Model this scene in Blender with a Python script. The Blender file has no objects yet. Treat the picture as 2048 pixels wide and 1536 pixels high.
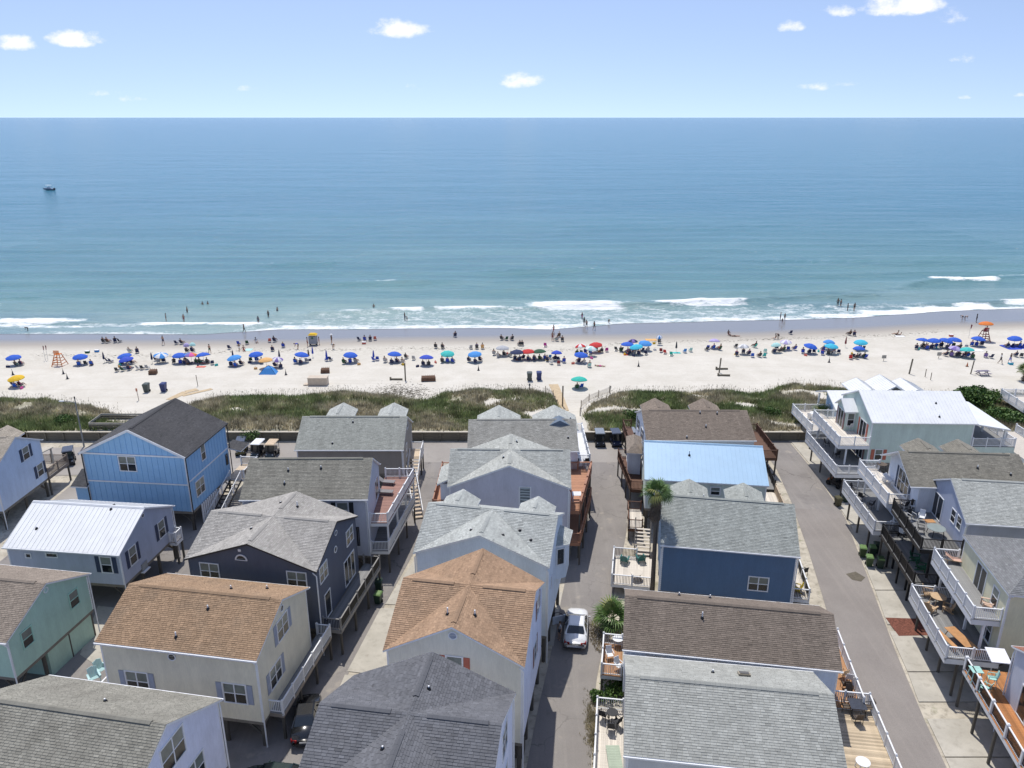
import bpy, math, random
from math import sin, cos, pi, radians, atan, atan2, hypot, sqrt, floor
from mathutils import Vector, Matrix, noise
random.seed(11)
RND = random.Random(5)
S = bpy.context.scene
COL = S.collection
# ------------------------------------------------------------------ camera
F, YH, HC = 1540.0, 234.5, 41.0            # focal length in photo pixels, horizon row, height above the lane
PITCH = atan((768 - YH) / F)
cd = bpy.data.cameras.new('camera'); cam = bpy.data.objects.new('camera', cd); COL.objects.link(cam)
cam.location = (0, 0, HC); cam.rotation_euler = (pi / 2 - PITCH, 0, 0)
cd.sensor_width = 36.0; cd.lens = F / 2048 * 36; cd.clip_start = .5; cd.clip_end = 200000
S.camera = cam
# ------------------------------------------------------------------ sun and sky
SUN = Vector((-.85, 3.5, 8.8)).normalized()
EL = math.asin(SUN.z); AZ = atan2(SUN.x, SUN.y)
sd = bpy.data.lights.new('sun', 'SUN'); sd.energy = 4.05; sd.angle = radians(.53); sd.color = (1, .955, .88)
so = bpy.data.objects.new('sun', sd); COL.objects.link(so)
so.rotation_euler = SUN.to_track_quat('Z', 'Y').to_euler()
so.location = (-20, 60, 150)
W = bpy.data.worlds.new('World'); S.world = W; W.use_nodes = True
def build_world():
    nt = W.node_tree; nt.nodes.clear(); N = nt.nodes; Lk = nt.links
    def nd(t, **k):
        n = N.new(t)
        for a, b in k.items(): setattr(n, a, b)
        return n
    tc = nd('ShaderNodeTexCoord')
    mp = nd('ShaderNodeMapping', vector_type='VECTOR'); mp.inputs['Scale'].default_value = (1, 1, 1.55); mp.vector_type = 'POINT'; mp.inputs['Location'].default_value = (0, 0, .19)
    Lk.new(tc.outputs['Generated'], mp.inputs[0])
    nrm = nd('ShaderNodeVectorMath', operation='NORMALIZE'); Lk.new(mp.outputs[0], nrm.inputs[0])
    sk = nd('ShaderNodeTexSky', sky_type='NISHITA'); sk.sun_disc = False
    sk.sun_elevation = EL; sk.sun_rotation = AZ; sk.air_density = 1.0; sk.dust_density = .3; sk.ozone_density = 2.0; sk.altitude = 0
    Lk.new(nrm.outputs[0], sk.inputs[0])
    tint = nd('ShaderNodeMix', data_type='RGBA', blend_type='MULTIPLY'); tint.inputs[0].default_value = 1
    tint.inputs[7].default_value = SKY_TINT
    Lk.new(sk.outputs[0], tint.inputs[6])
    # small fair-weather clouds, far away over the sea
    sep = nd('ShaderNodeSeparateXYZ'); Lk.new(tc.outputs['Generated'], sep.inputs[0])
    def m(op, a, b=None, c=None):
        n = nd('ShaderNodeMath', operation=op)
        for i, v in enumerate((a, b, c)):
            if v is None: continue
            if isinstance(v, (int, float)): n.inputs[i].default_value = v
            else: Lk.new(v, n.inputs[i])
        return n.outputs[0]
    U = m('DIVIDE', sep.outputs[0], m('MAXIMUM', sep.outputs[1], .05))
    V = m('DIVIDE', sep.outputs[2], m('MAXIMUM', sep.outputs[1], .05))
    comb = nd('ShaderNodeCombineXYZ'); Lk.new(U, comb.inputs[0]); Lk.new(m('MULTIPLY', V, 1.5), comb.inputs[1])
    nz = nd('ShaderNodeTexNoise'); nz.inputs['Scale'].default_value = 34; nz.inputs['Detail'].default_value = 6; nz.inputs['Roughness'].default_value = .62
    Lk.new(comb.outputs[0], nz.inputs['Vector'])
    tot = None
    for (px, py, rx, ry, s) in CLOUDS:
        ca, cb = (px - 1024) / F, (768 - py) / F
        y, z = cos(PITCH) + cb * sin(PITCH), -sin(PITCH) + cb * cos(PITCH)
        u0, v0 = ca / y, z / y
        du = m('DIVIDE', m('SUBTRACT', U, u0), rx / F); dv = m('DIVIDE', m('SUBTRACT', V, v0), ry / F)
        dv = m('MULTIPLY', dv, m('ADD', 1.0, m('MULTIPLY', m('LESS_THAN', dv, 0), .8)))   # flat bases
        d = m('ADD', m('MULTIPLY', du, du), m('MULTIPLY', dv, dv))
        b = m('MULTIPLY', m('SUBTRACT', 1.0, d), s)
        b = m('MAXIMUM', b, -1.0)
        tot = b if tot is None else m('MAXIMUM', tot, b)
    msk = m('ADD', tot, m('MULTIPLY', m('SUBTRACT', nz.outputs[0], .52), 3.4))
    front = m('GREATER_THAN', sep.outputs[1], .06)
    sm = nd('ShaderNodeMapRange', interpolation_type='SMOOTHSTEP'); sm.inputs[1].default_value = -.1; sm.inputs[2].default_value = 1.2
    sm.inputs[4].default_value = .93
    Lk.new(msk, sm.inputs[0])
    fac = m('MULTIPLY', m('MULTIPLY', sm.outputs[0], front), m('GREATER_THAN', tot, -.95))
    mix = nd('ShaderNodeMix', data_type='RGBA'); Lk.new(fac, mix.inputs[0]); Lk.new(tint.outputs[2], mix.inputs[6])
    mix.inputs[7].default_value = CLOUD_COL
    bg = nd('ShaderNodeBackground'); bg.inputs[1].default_value = SKY_STRENGTH
    Lk.new(mix.outputs[2], bg.inputs[0])
    out = nd('ShaderNodeOutputWorld'); Lk.new(bg.outputs[0], out.inputs[0])
SKY_STRENGTH = .118
SKY_TINT = (1.78, 1.56, 1.47, 1)
CLOUD_COL = (9.4, 9.4, 9.5, 1)
CLOUDS = [(36, 90, 40, 20, 1.1), (148, 82, 58, 22, 1.3), (800, 62, 58, 24, 1.2), (1040, 165, 46, 20, 1.1), (1578, 54, 30, 16, .9),
          (1675, 24, 36, 14, .8), (1800, 14, 82, 30, 1.4), (1900, 38, 40, 16, .4), (205, 188, 40, 8, .55), (250, 198, 40, 8, .4), (478, 178, 22, 8, .3),
          (830, 178, 24, 9, .35), (1632, 174, 30, 9, .4), (1688, 168, 22, 8, .35), (1930, 120, 20, 8, .25), (1928, 195, 16, 6, .5), (2040, 190, 14, 7, .7)]
build_world()
S.view_settings.view_transform = 'Standard'; S.view_settings.look = 'None'
S.view_settings.exposure = 0; S.view_settings.gamma = 1; S.view_settings.use_curve_mapping = False
S.cycles.max_bounces = 6; S.cycles.transparent_max_bounces = 4
# ------------------------------------------------------------------ helpers
cp_, sp_ = cos(PITCH), sin(PITCH)
def un(px, py, z=0.0):
    """point of the world at height z that the photograph shows at (px, py)"""
    a, b, h = (px - 1024) / F, (py - 768) / F, HC - z
    y = h * (cp_ - b * sp_) / (sp_ + b * cp_)
    return Vector((a * (y * cp_ + h * sp_), y, z))
def pxof(p):
    h = HC - p[2]; Zc = p[1] * cp_ + h * sp_
    return (1024 + F * p[0] / Zc, 768 + F * (h * cp_ - p[1] * sp_) / Zc)
def lerp_tab(tab, x):
    if x <= tab[0][0]: return tab[0][1]
    for (a, b), (c, d) in zip(tab, tab[1:]):
        if x <= c:
            t = (x - a) / (c - a); t = t * t * (3 - 2 * t) * .5 + t * .5
            return b + (d - b) * t
    return tab[-1][1]
def tagit(o, label, cat, group=None):
    o['label'] = label; o['category'] = cat
    if group: o['group'] = group
    return o
def link(o, parent=None):
    COL.objects.link(o)
    if parent is not None: o.parent = parent
    return o
def thing(name, label, cat, loc=(0, 0, 0), rot=0, group=None):
    o = bpy.data.objects.new(name, None); o.empty_display_size = .3
    o.location = loc; o.rotation_euler = (0, 0, rot) if not isinstance(rot, (tuple, list)) else rot
    link(o); return tagit(o, label, cat, group)
def inst(name, mesh, parent=None, loc=(0, 0, 0), rot=(0, 0, 0)):
    o = bpy.data.objects.new(name, mesh); o.location = loc; o.rotation_euler = rot
    return link(o, parent)
KIDS = {}
def copy_tree(o, loc, rot, label, group=None):
    c = o.copy(); COL.objects.link(c); c.location = loc; c.rotation_euler = rot if isinstance(rot, (tuple, list)) else (0, 0, rot)
    c['label'] = label
    if group: c['group'] = group
    for ch in o.children:
        d = ch.copy(); COL.objects.link(d); d.parent = c
        for g in ch.children:
            e = g.copy(); COL.objects.link(e); e.parent = d
    return c
class MB:
    def __init__(s): s.v = []; s.f = []; s.m = []
    def poly(s, pts, m=0):
        i = len(s.v); s.v += [tuple(p) for p in pts]; s.f.append(tuple(range(i, i + len(pts)))); s.m.append(m)
    def hexa(s, a, b, m=0):
        """a: four bottom points ccw, b: four top points"""
        i = len(s.v); s.v += [tuple(p) for p in a] + [tuple(p) for p in b]
        s.f += [(i + 3, i + 2, i + 1, i), (i + 4, i + 5, i + 6, i + 7)] + [(i + k, i + (k + 1) % 4, i + 4 + (k + 1) % 4, i + 4 + k) for k in range(4)]
        s.m += [m] * 6
    def box(s, x0, x1, y0, y1, z0, z1, m=0):
        s.hexa([(x0, y0, z0), (x1, y0, z0), (x1, y1, z0), (x0, y1, z0)], [(x0, y0, z1), (x1, y0, z1), (x1, y1, z1), (x0, y1, z1)], m)
    def bar(s, p, q, w, h=None, m=0, up=(0, 0, 1)):
        p, q = Vector(p), Vector(q); h = h or w; d = (q - p)
        if d.length < 1e-6: return
        d.normalize(); u = Vector(up)
        if abs(d.dot(u)) > .98: u = Vector((1, 0, 0))
        sx = d.cross(u).normalized() * w / 2; sy = sx.cross(d).normalized() * h / 2
        s.hexa([p - sx - sy, p + sx - sy, p + sx + sy, p - sx + sy], [q - sx - sy, q + sx - sy, q + sx + sy, q - sx + sy], m)
    def tube(s, pts, r, n=8, m=0, cap=True):
        pts = [Vector(p) for p in pts]; rs = r if isinstance(r, (list, tuple)) else [r] * len(pts); rings = []
        for k, p in enumerate(pts):
            d = (pts[min(k + 1, len(pts) - 1)] - pts[max(k - 1, 0)]).normalized()
            u = Vector((0, 0, 1)) if abs(d.z) < .95 else Vector((1, 0, 0))
            a = d.cross(u).normalized(); b = a.cross(d)
            i = len(s.v); s.v += [tuple(p + (a * cos(2 * pi * t / n) + b * sin(2 * pi * t / n)) * rs[k]) for t in range(n)]; rings.append(i)
        for i, j in zip(rings, rings[1:]):
            for t in range(n):
                s.f.append((i + t, j + t, j + (t + 1) % n, i + (t + 1) % n)); s.m.append(m)
        if cap:
            s.f.append(tuple(rings[0] + t for t in range(n))); s.m.append(m)
            s.f.append(tuple(rings[-1] + n - 1 - t for t in range(n))); s.m.append(m)
    def lathe(s, prof, n=12, c=(0, 0, 0), m=0, seg=None):
        """prof: (r, z) from bottom to top"""
        i0 = len(s.v)
        for r, z in prof:
            s.v += [(c[0] + r * cos(2 * pi * t / n), c[1] + r * sin(2 * pi * t / n), c[2] + z) for t in range(n)]
        for k in range(len(prof) - 1):
            for t in range(n):
                a, b = i0 + k * n + t, i0 + k * n + (t + 1) % n
                s.f.append((a, b, b + n, a + n)); s.m.append(seg(t) if seg else m)
    def ball(s, c, r, n=8, k=5, m=0):
        rx, ry, rz = r if isinstance(r, (tuple, list)) else (r, r, r); i0 = len(s.v)
        for j in range(k + 1):
            th = pi * j / k
            s.v += [(c[0] + rx * sin(th) * cos(2 * pi * t / n), c[1] + ry * sin(th) * sin(2 * pi * t / n), c[2] - rz * cos(th)) for t in range(n)]
        for j in range(k):
            for t in range(n):
                a, b = i0 + j * n + t, i0 + j * n + (t + 1) % n
                s.f.append((a, b, b + n, a + n)); s.m.append(m)
    def extrude(s, pts, vec, m=0, me=None):
        """closed polygon pushed along vec"""
        vec = Vector(vec); A = [Vector(p) for p in pts]; B = [p + vec for p in A]; n = len(A)
        s.poly(A, m); s.poly(B[::-1], m if me is None else me)
        for k in range(n): s.poly([A[k], B[k], B[(k + 1) % n], A[(k + 1) % n]], m if me is None else me)
    def xform(s, M):
        s.v = [tuple(M @ Vector(p)) for p in s.v]; return s
    def mesh(s, name, mats, smooth=False):
        me = bpy.data.meshes.new(name); me.from_pydata(s.v, [], s.f)
        for mm in (mats if isinstance(mats, (list, tuple)) else [mats]): me.materials.append(mm)
        if any(s.m): me.polygons.foreach_set('material_index', s.m)
        if smooth: me.polygons.foreach_set('use_smooth', [True] * len(me.polygons))
        me.update(); return me
    def build(s, name, mats, parent=None, loc=(0, 0, 0), rot=(0, 0, 0), smooth=False):
        return inst(name, s.mesh(name, mats, smooth), parent, loc, rot)
def clip(poly, n, d):
    """keep the part of a 2D polygon where n.p >= d"""
    out = []
    for i in range(len(poly)):
        p, q = poly[i], poly[(i + 1) % len(poly)]
        a, b = n[0] * p[0] + n[1] * p[1] - d, n[0] * q[0] + n[1] * q[1] - d
        if a >= 0: out.append(p)
        if (a > 0 > b) or (a < 0 < b):
            t = a / (a - b); out.append((p[0] + (q[0] - p[0]) * t, p[1] + (q[1] - p[1]) * t))
    return out
# ------------------------------------------------------------------ materials
def sr(r, g, b):
    f = lambda c: (c / 255) / 12.92 if c <= 10 else ((c / 255 + .055) / 1.055) ** 2.4
    return (f(r), f(g), f(b))
MATS = {}
def pm(name, col, rough=.6, var=.12, scale=2.0, bump=0.0, bscale=30.0, stretch=(1, 1, 1), spec=.4, metal=0, shade=False, dirt=0, coat=0, fine=0.0, rnd=0.0):
    """plain procedural surface: base colour, uneven tone, fine grain, optional bump"""
    if name in MATS: return MATS[name]
    mt = bpy.data.materials.new(name); mt.use_nodes = True; nt = mt.node_tree; N, L = nt.nodes, nt.links
    b = N['Principled BSDF']; b.inputs['Roughness'].default_value = rough; b.inputs['Metallic'].default_value = metal
    b.inputs['Specular IOR Level'].default_value = spec; b.inputs['Coat Weight'].default_value = coat
    tc = N.new('ShaderNodeTexCoord'); mp = N.new('ShaderNodeMapping'); mp.inputs['Scale'].default_value = stretch
    L.new(tc.outputs['Object'], mp.inputs[0])
    nz = N.new('ShaderNodeTexNoise'); nz.inputs['Scale'].default_value = scale; nz.inputs['Detail'].default_value = 6; nz.inputs['Roughness'].default_value = .6
    L.new(mp.outputs[0], nz.inputs['Vector'])
    mr = N.new('ShaderNodeMapRange'); mr.inputs[1].default_value = .25; mr.inputs[2].default_value = .75
    mr.inputs[3].default_value = 1 - var; mr.inputs[4].default_value = 1 + var; L.new(nz.outputs[0], mr.inputs[0])
    val = mr.outputs[0]
    def mul(a, c):
        n = N.new('ShaderNodeMath'); n.operation = 'MULTIPLY'; L.new(a, n.inputs[0]); L.new(c, n.inputs[1]); return n.outputs[0]
    if fine:
        n2 = N.new('ShaderNodeTexNoise'); n2.inputs['Scale'].default_value = bscale; n2.inputs['Detail'].default_value = 3; L.new(mp.outputs[0], n2.inputs['Vector'])
        m2 = N.new('ShaderNodeMapRange'); m2.inputs[1].default_value = .3; m2.inputs[2].default_value = .7; m2.inputs[3].default_value = 1 - fine; m2.inputs[4].default_value = 1 + fine
        L.new(n2.outputs[0], m2.inputs[0]); val = mul(val, m2.outputs[0])
    if rnd:
        oi = N.new('ShaderNodeObjectInfo'); m5 = N.new('ShaderNodeMapRange'); m5.inputs[3].default_value = 1 - rnd; m5.inputs[4].default_value = 1 + rnd; L.new(oi.outputs['Random'], m5.inputs[0]); val = mul(val, m5.outputs[0])
    if shade:
        at = N.new('ShaderNodeAttribute'); at.attribute_name = 'shade'; val = mul(val, at.outputs['Fac'])
    vm = N.new('ShaderNodeVectorMath'); vm.operation = 'SCALE'; vm.inputs[0].default_value = col; L.new(val, vm.inputs['Scale'])
    c_out = vm.outputs[0]
    if dirt:
        n3 = N.new('ShaderNodeTexNoise'); n3.inputs['Scale'].default_value = .55; n3.inputs['Detail'].default_value = 4; L.new(tc.outputs['Object'], n3.inputs['Vector'])
        m3 = N.new('ShaderNodeMapRange'); m3.inputs[1].default_value = .48; m3.inputs[2].default_value = .75; m3.inputs[4].default_value = dirt; L.new(n3.outputs[0], m3.inputs[0])
        mx = N.new('ShaderNodeMix'); mx.data_type = 'RGBA'; L.new(m3.outputs[0], mx.inputs[0]); L.new(c_out, mx.inputs[6]); mx.inputs[7].default_value = (.13, .12, .1, 1)
        c_out = mx.outputs[2]
    L.new(c_out, b.inputs['Base Color'])
    if bump:
        bz = N.new('ShaderNodeTexNoise'); bz.inputs['Scale'].default_value = bscale; bz.inputs['Detail'].default_value = 4; L.new(mp.outputs[0], bz.inputs['Vector'])
        bp = N.new('ShaderNodeBump'); bp.inputs['Strength'].default_value = bump; bp.inputs['Distance'].default_value = .03
        L.new(bz.outputs[0], bp.inputs['Height']); L.new(bp.outputs[0], b.inputs['Normal'])
    MATS[name] = mt; return mt
def siding(name, c): return pm('siding ' + name, c, .6, .09, .9, fine=.05, bscale=9, dirt=.12, stretch=(1.6, 1.6, .3))
def shingle(name, c, dirt=.0): return pm('shingle ' + name, tuple(a * b for a, b in zip(c, (1.0, .985, .93))), .9, .15, .8, .15, 60, shade=True, spec=.15, fine=.1, stretch=(1.5, .3, .3), dirt=dirt + .08)
WHITE = pm('white vinyl', (.78, .78, .8), .4, .05, 1.2)
TRIM = pm('white trim', (.74, .75, .76), .5, .08, 1.5)
DARKT = pm('black trim', (.02, .02, .023), .5, .1)
GLASS = pm('window glass', (.014, .017, .020), .08, .4, 1.3, spec=.45)
BLIND = pm('glass with blinds', (.17, .19, .17), .15, .35, 1.1, spec=.4)
PILE = pm('weathered piling', (.1, .09, .075), .85, .3, 2, .4, 20, stretch=(1, 1, .2))
WOODG = pm('grey weathered boards', (.36, .32, .27), .8, .25, 3, .2, 30, stretch=(1, 4, 4))
METALG = pm('galvanised pipe', (.45, .46, .47), .4, .1, metal=.6)
BLACKR = pm('black rubber', (.015, .015, .016), .8, .2)
# ------------------------------------------------------------------ terrain and water
SHORE_PX = [(-400, 672), (0, 668), (200, 668), (400, 669), (480, 664), (560, 659), (700, 659), (850, 657), (1000, 656), (1100, 659), (1180, 653), (1250, 647), (1350, 645),
            (1450, 642), (1560, 640), (1700, 636), (1800, 629), (1900, 622), (1980, 619), (2048, 617), (2400, 610)]
ZSEA = -1.92
SHORE = [(un(a, b, ZSEA).x, un(a, b, ZSEA).y) for a, b in SHORE_PX]
WET_PX = [(-400, 694), (0, 692), (300, 690), (600, 691), (900, 683), (1200, 680), (1500, 675), (1650, 669), (1800, 662), (2048, 654), (2400, 646)]
WET = [(un(a, b, -1.7).x, un(a, b, -1.7).y) for a, b in WET_PX]
def yshore(x): return lerp_tab(SHORE, x)
# seaward edge of the dune grass, as the photograph shows it
DUNE_PX = [(-300, 800), (0, 797), (90, 800), (170, 812), (240, 832), (300, 845), (360, 840), (385, 806), (450, 792), (560, 790), (690, 783), (760, 790), (850, 800), (900, 786), (960, 782), (1060, 781), (1100, 790),
           (1125, 830), (1140, 850), (1158, 840), (1190, 806), (1240, 785), (1330, 784), (1450, 780), (1500, 786), (1590, 768), (1660, 772), (1720, 778), (1800, 786), (1870, 792), (1950, 786), (2048, 790), (2400, 790)]
DUNE = [(un(a, b + 8, .3).x, un(a, b + 8, .3).y) for a, b in DUNE_PX]
def ydune(x): return lerp_tab(DUNE, x)
def zsand(x, y):
    s = yshore(x) - y
    z = ZSEA - .02 + (min(s, 38) / 38) * 1.5 if s > 0 else ZSEA - .02 + .06 * s
    yd = ydune(x)
    if y < yd + 5:
        t = min(1, max(0, (yd + 5 - y) / 9)); t = t * t * (3 - 2 * t)
        top = 1.35 + .55 * noise.noise(Vector((x * .09, y * .12, 1.3))) + .25 * noise.noise(Vector((x * .3, y * .3, 4.3)))
        z += t * (top - z)
    if y < 98: z = min(z, 1.2 + max(0, y - 95.4) * .5)
    if y > 97.5 and s > 34:
        z += .06 * noise.noise(Vector((x * .5, y * .5, 0)))
    return z
def sand(px, py):
    z = -.8
    for _ in range(4):
        p = un(px, py, z); z = zsand(p.x, p.y)
    return Vector((p.x, p.y, z))
def structure(o): o['kind'] = 'structure'; return o
def stuff(o): o['kind'] = 'stuff'; return o
def grid(name, xs, ys, zf, mat, attrs=(), smooth=True, keep=None):
    nx, ny = len(xs), len(ys); v = []; A = {a: [] for a, _ in attrs}
    for y in ys:
        for x in xs:
            yy = y(x) if callable(y) else y
            v.append((x, yy, zf(x, yy)))
            for a, fn in attrs: A[a].append(fn(x, yy))
    f = [(j * nx + i, j * nx + i + 1, (j + 1) * nx + i + 1, (j + 1) * nx + i) for j in range(ny - 1) for i in range(nx - 1)]
    me = bpy.data.meshes.new(name); me.from_pydata(v, [], f); me.materials.append(mat)
    if smooth: me.polygons.foreach_set('use_smooth', [True] * len(f))
    for a, _ in attrs:
        at = me.attributes.new(a, 'FLOAT', 'POINT'); at.data.foreach_set('value', A[a])
    return inst(name, me)
def fr(a, b, n): return [a + (b - a) * i / n for i in range(n + 1)]
# --- materials of the ground
def node_mat(name):
    mt = bpy.data.materials.new(name); mt.use_nodes = True; N, L = mt.node_tree.nodes, mt.node_tree.links
    b = N['Principled BSDF']
    def nz(scale, detail=5, src='Object', stretch=(1, 1, 1), rough=.6):
        tc = N.new('ShaderNodeTexCoord'); mp = N.new('ShaderNodeMapping'); mp.inputs['Scale'].default_value = stretch
        L.new(tc.outputs[src], mp.inputs[0]); n = N.new('ShaderNodeTexNoise'); n.inputs['Scale'].default_value = scale; n.inputs['Detail'].default_value = detail
        n.inputs['Roughness'].default_value = rough; L.new(mp.outputs[0], n.inputs['Vector']); return n.outputs[0]
    def attr(a): n = N.new('ShaderNodeAttribute'); n.attribute_name = a; return n.outputs['Fac']
    def rng(v, a, b_, c=0., d=1., smooth=False):
        n = N.new('ShaderNodeMapRange'); n.interpolation_type = 'SMOOTHSTEP' if smooth else 'LINEAR'
        for i, q in enumerate((v, a, b_, c, d)):
            if isinstance(q, (int, float)): n.inputs[i].default_value = q
            else: L.new(q, n.inputs[i])
        return n.outputs[0]
    def mix(f, a, c):
        n = N.new('ShaderNodeMix'); n.data_type = 'RGBA'
        for i, q in ((0, f), (6, a), (7, c)):
            if isinstance(q, (int, float)): n.inputs[i].default_value = q
            elif isinstance(q, tuple): n.inputs[i].default_value = q + (1,)
            else: L.new(q, n.inputs[i])
        return n.outputs[2]
    def mth(op, a, c):
        n = N.new('ShaderNodeMath'); n.operation = op
        for i, q in ((0, a), (1, c)):
            if isinstance(q, (int, float)): n.inputs[i].default_value = q
            else: L.new(q, n.inputs[i])
        return n.outputs[0]
    def bump(h, st, dist):
        n = N.new('ShaderNodeBump'); n.inputs['Strength'].default_value = st; n.inputs['Distance'].default_value = dist
        L.new(h, n.inputs['Height']); L.new(n.outputs[0], b.inputs['Normal'])
    def put(k, v):
        if isinstance(v, (int, float)): b.inputs[k].default_value = v
        else: L.new(v, b.inputs[k])
    return mt, nz, attr, rng, mix, mth, bump, put
mt, nz, attr, rng, mix, mth, bump, put = node_mat('sand')
SAND = mt
c = mix(rng(nz(.25), .35, .65), (.545, .515, .45), (.615, .585, .52))
c = mix(rng(nz(3., 6), .45, .75, 0, .35), c, (.45, .40, .33))
c = mix(rng(nz(14., 3), .6, .75, 0, .35), c, (.38, .33, .27))
c = mix(rng(nz(1.1, 5, stretch=(.035, 1.5, 1)), .56, .68, 0, .4), c, (.47, .43, .36))
c = mix(attr('trod'), c, mix(rng(nz(2.2, 6, stretch=(.6, 1.6, 1)), .42, .62), (.575, .545, .475), (.43, .40, .34)))
c = mix(attr('litter'), c, mix(rng(nz(1.3), .4, .6), (.20, .195, .115), (.37, .34, .25)))
wet = attr('wet')
c = mix(rng(wet, 0., .5, 0., 1.), c, (.35, .32, .28))
c = mix(rng(wet, .45, 1., 0., 1.), c, (.215, .212, .21))
put('Base Color', c); put('Roughness', rng(wet, .3, 1., .95, .22)); put('Specular IOR Level', rng(wet, .3, 1., .1, .5))
bump(mth('MULTIPLY', nz(1.6, 6), rng(wet, 0, .5, 1, 0)), .6, .12)
mt, nz, attr, rng, mix, mth, bump, put = node_mat('asphalt')
ASPH = mt
c = mix(rng(nz(.18), .35, .65), (.23, .213, .20), (.285, .265, .247))
c = mix(rng(nz(.9, 6, stretch=(2.2, .12, 1)), .52, .7, 0, .5), c, (.33, .305, .275))
c = mix(rng(nz(.35, 5), .58, .72, 0, .45), c, (.155, .142, .132))
c = mix(rng(nz(30, 3), .4, .7, 0, .5), c, (.13, .12, .112))
N_, L_ = ASPH.node_tree.nodes, ASPH.node_tree.links
tc_ = N_.new('ShaderNodeTexCoord'); vz = N_.new('ShaderNodeTexVoronoi'); vz.feature = 'DISTANCE_TO_EDGE'; vz.inputs['Scale'].default_value = .22
ad_ = N_.new('ShaderNodeVectorMath'); ad_.operation = 'ADD'; sc_ = N_.new('ShaderNodeVectorMath'); sc_.operation = 'SCALE'; sc_.inputs['Scale'].default_value = 1.6; nn_ = N_.new('ShaderNodeTexNoise'); nn_.inputs['Scale'].default_value = .9; nn_.inputs['Detail'].default_value = 5
L_.new(tc_.outputs['Object'], nn_.inputs['Vector']); L_.new(nn_.outputs['Color'], sc_.inputs[0]); L_.new(tc_.outputs['Object'], ad_.inputs[0]); L_.new(sc_.outputs[0], ad_.inputs[1]); L_.new(ad_.outputs[0], vz.inputs['Vector'])
c = mix(mth('MULTIPLY', rng(vz.outputs['Distance'], .004, .014, 1, 0), rng(nz(.15), .45, .6, 0, .55)), c, (.10, .092, .085))
c = mix(rng(nz(.55, 7), .6, .68, 0, .5), c, (.36, .325, .275))
put('Base Color', c); put('Roughness', .9); put('Specular IOR Level', .2); bump(nz(60, 3), .3, .01)
mt, nz, attr, rng, mix, mth, bump, put = node_mat('concrete')
CONC = mt
c = mix(rng(nz(.4), .35, .65), (.40, .375, .32), (.50, .47, .405))
c = mix(rng(nz(1.7, 6), .52, .72, 0, .5), c, (.27, .245, .205))
c = mix(rng(nz(25, 3), .4, .7, 0, .25), c, (.3, .28, .24))
put('Base Color', c); put('Roughness', .9); put('Specular IOR Level', .2)
mt, nz, attr, rng, mix, mth, bump, put = node_mat('sandy lot ground')
LOT = mt
c = mix(rng(nz(.5), .4, .62), (.40, .36, .29), (.52, .475, .39))
c = mix(rng(nz(2.1, 6), .5, .68, 0, .7), c, (.25, .225, .18))
c = mix(rng(nz(.8, 6), .6, .7, 0, .6), c, (.16, .17, .09))
put('Base Color', c); put('Roughness', .95); put('Specular IOR Level', .1); bump(nz(5, 5), .4, .06)
mt, nz, attr, rng, mix, mth, bump, put = node_mat('sea water')
SEA = mt
near = attr('near'); foam = attr('foam')
c = mix(rng(near, 0., 1.), (.034, .168, .245), (.165, .300, .292))
c = mix(rng(near, .82, 1.), c, (.33, .42, .40))
c = mix(rng(nz(.010, 4, stretch=(.35, 1.6, 1)), .38, .66, 0, .45), c, (.027, .142, .212))
c = mix(rng(nz(.13, 6, stretch=(.22, 1.7, 1), rough=.7), .47, .68, 0, .42), c, (.020, .118, .170))
fn = nz(.55, 8, stretch=(.55, 1., 1), rough=.68); fn2 = nz(2.2, 5, stretch=(.6, 1, 1), rough=.7)
fm = mth('ADD', foam, mth('MULTIPLY', mth('SUBTRACT', mth('ADD', mth('MULTIPLY', fn, .65), mth('MULTIPLY', fn2, .35)), .5), 2.6))
fmask = rng(mth('MULTIPLY', fm, rng(foam, .02, .2, 0, 1)), .36, .98, 0, 1, True)
c = mix(fmask, c, (.80, .82, .82))
put('Base Color', c); put('Roughness', rng(fmask, 0, 1, .16, .8)); put('IOR', 1.33); put('Specular IOR Level', .3)
h1 = nz(.10, 5, stretch=(.32, 1., 1)); h2 = nz(.75, 5, stretch=(.4, 1, 1), rough=.65); h3 = nz(.018, 3, stretch=(.3, 1., 1))
bump(mth('ADD', mth('ADD', mth('MULTIPLY', h1, 2.2), mth('MULTIPLY', h2, .8)), mth('MULTIPLY', h3, 5.)), .8, 1.0)
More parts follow.
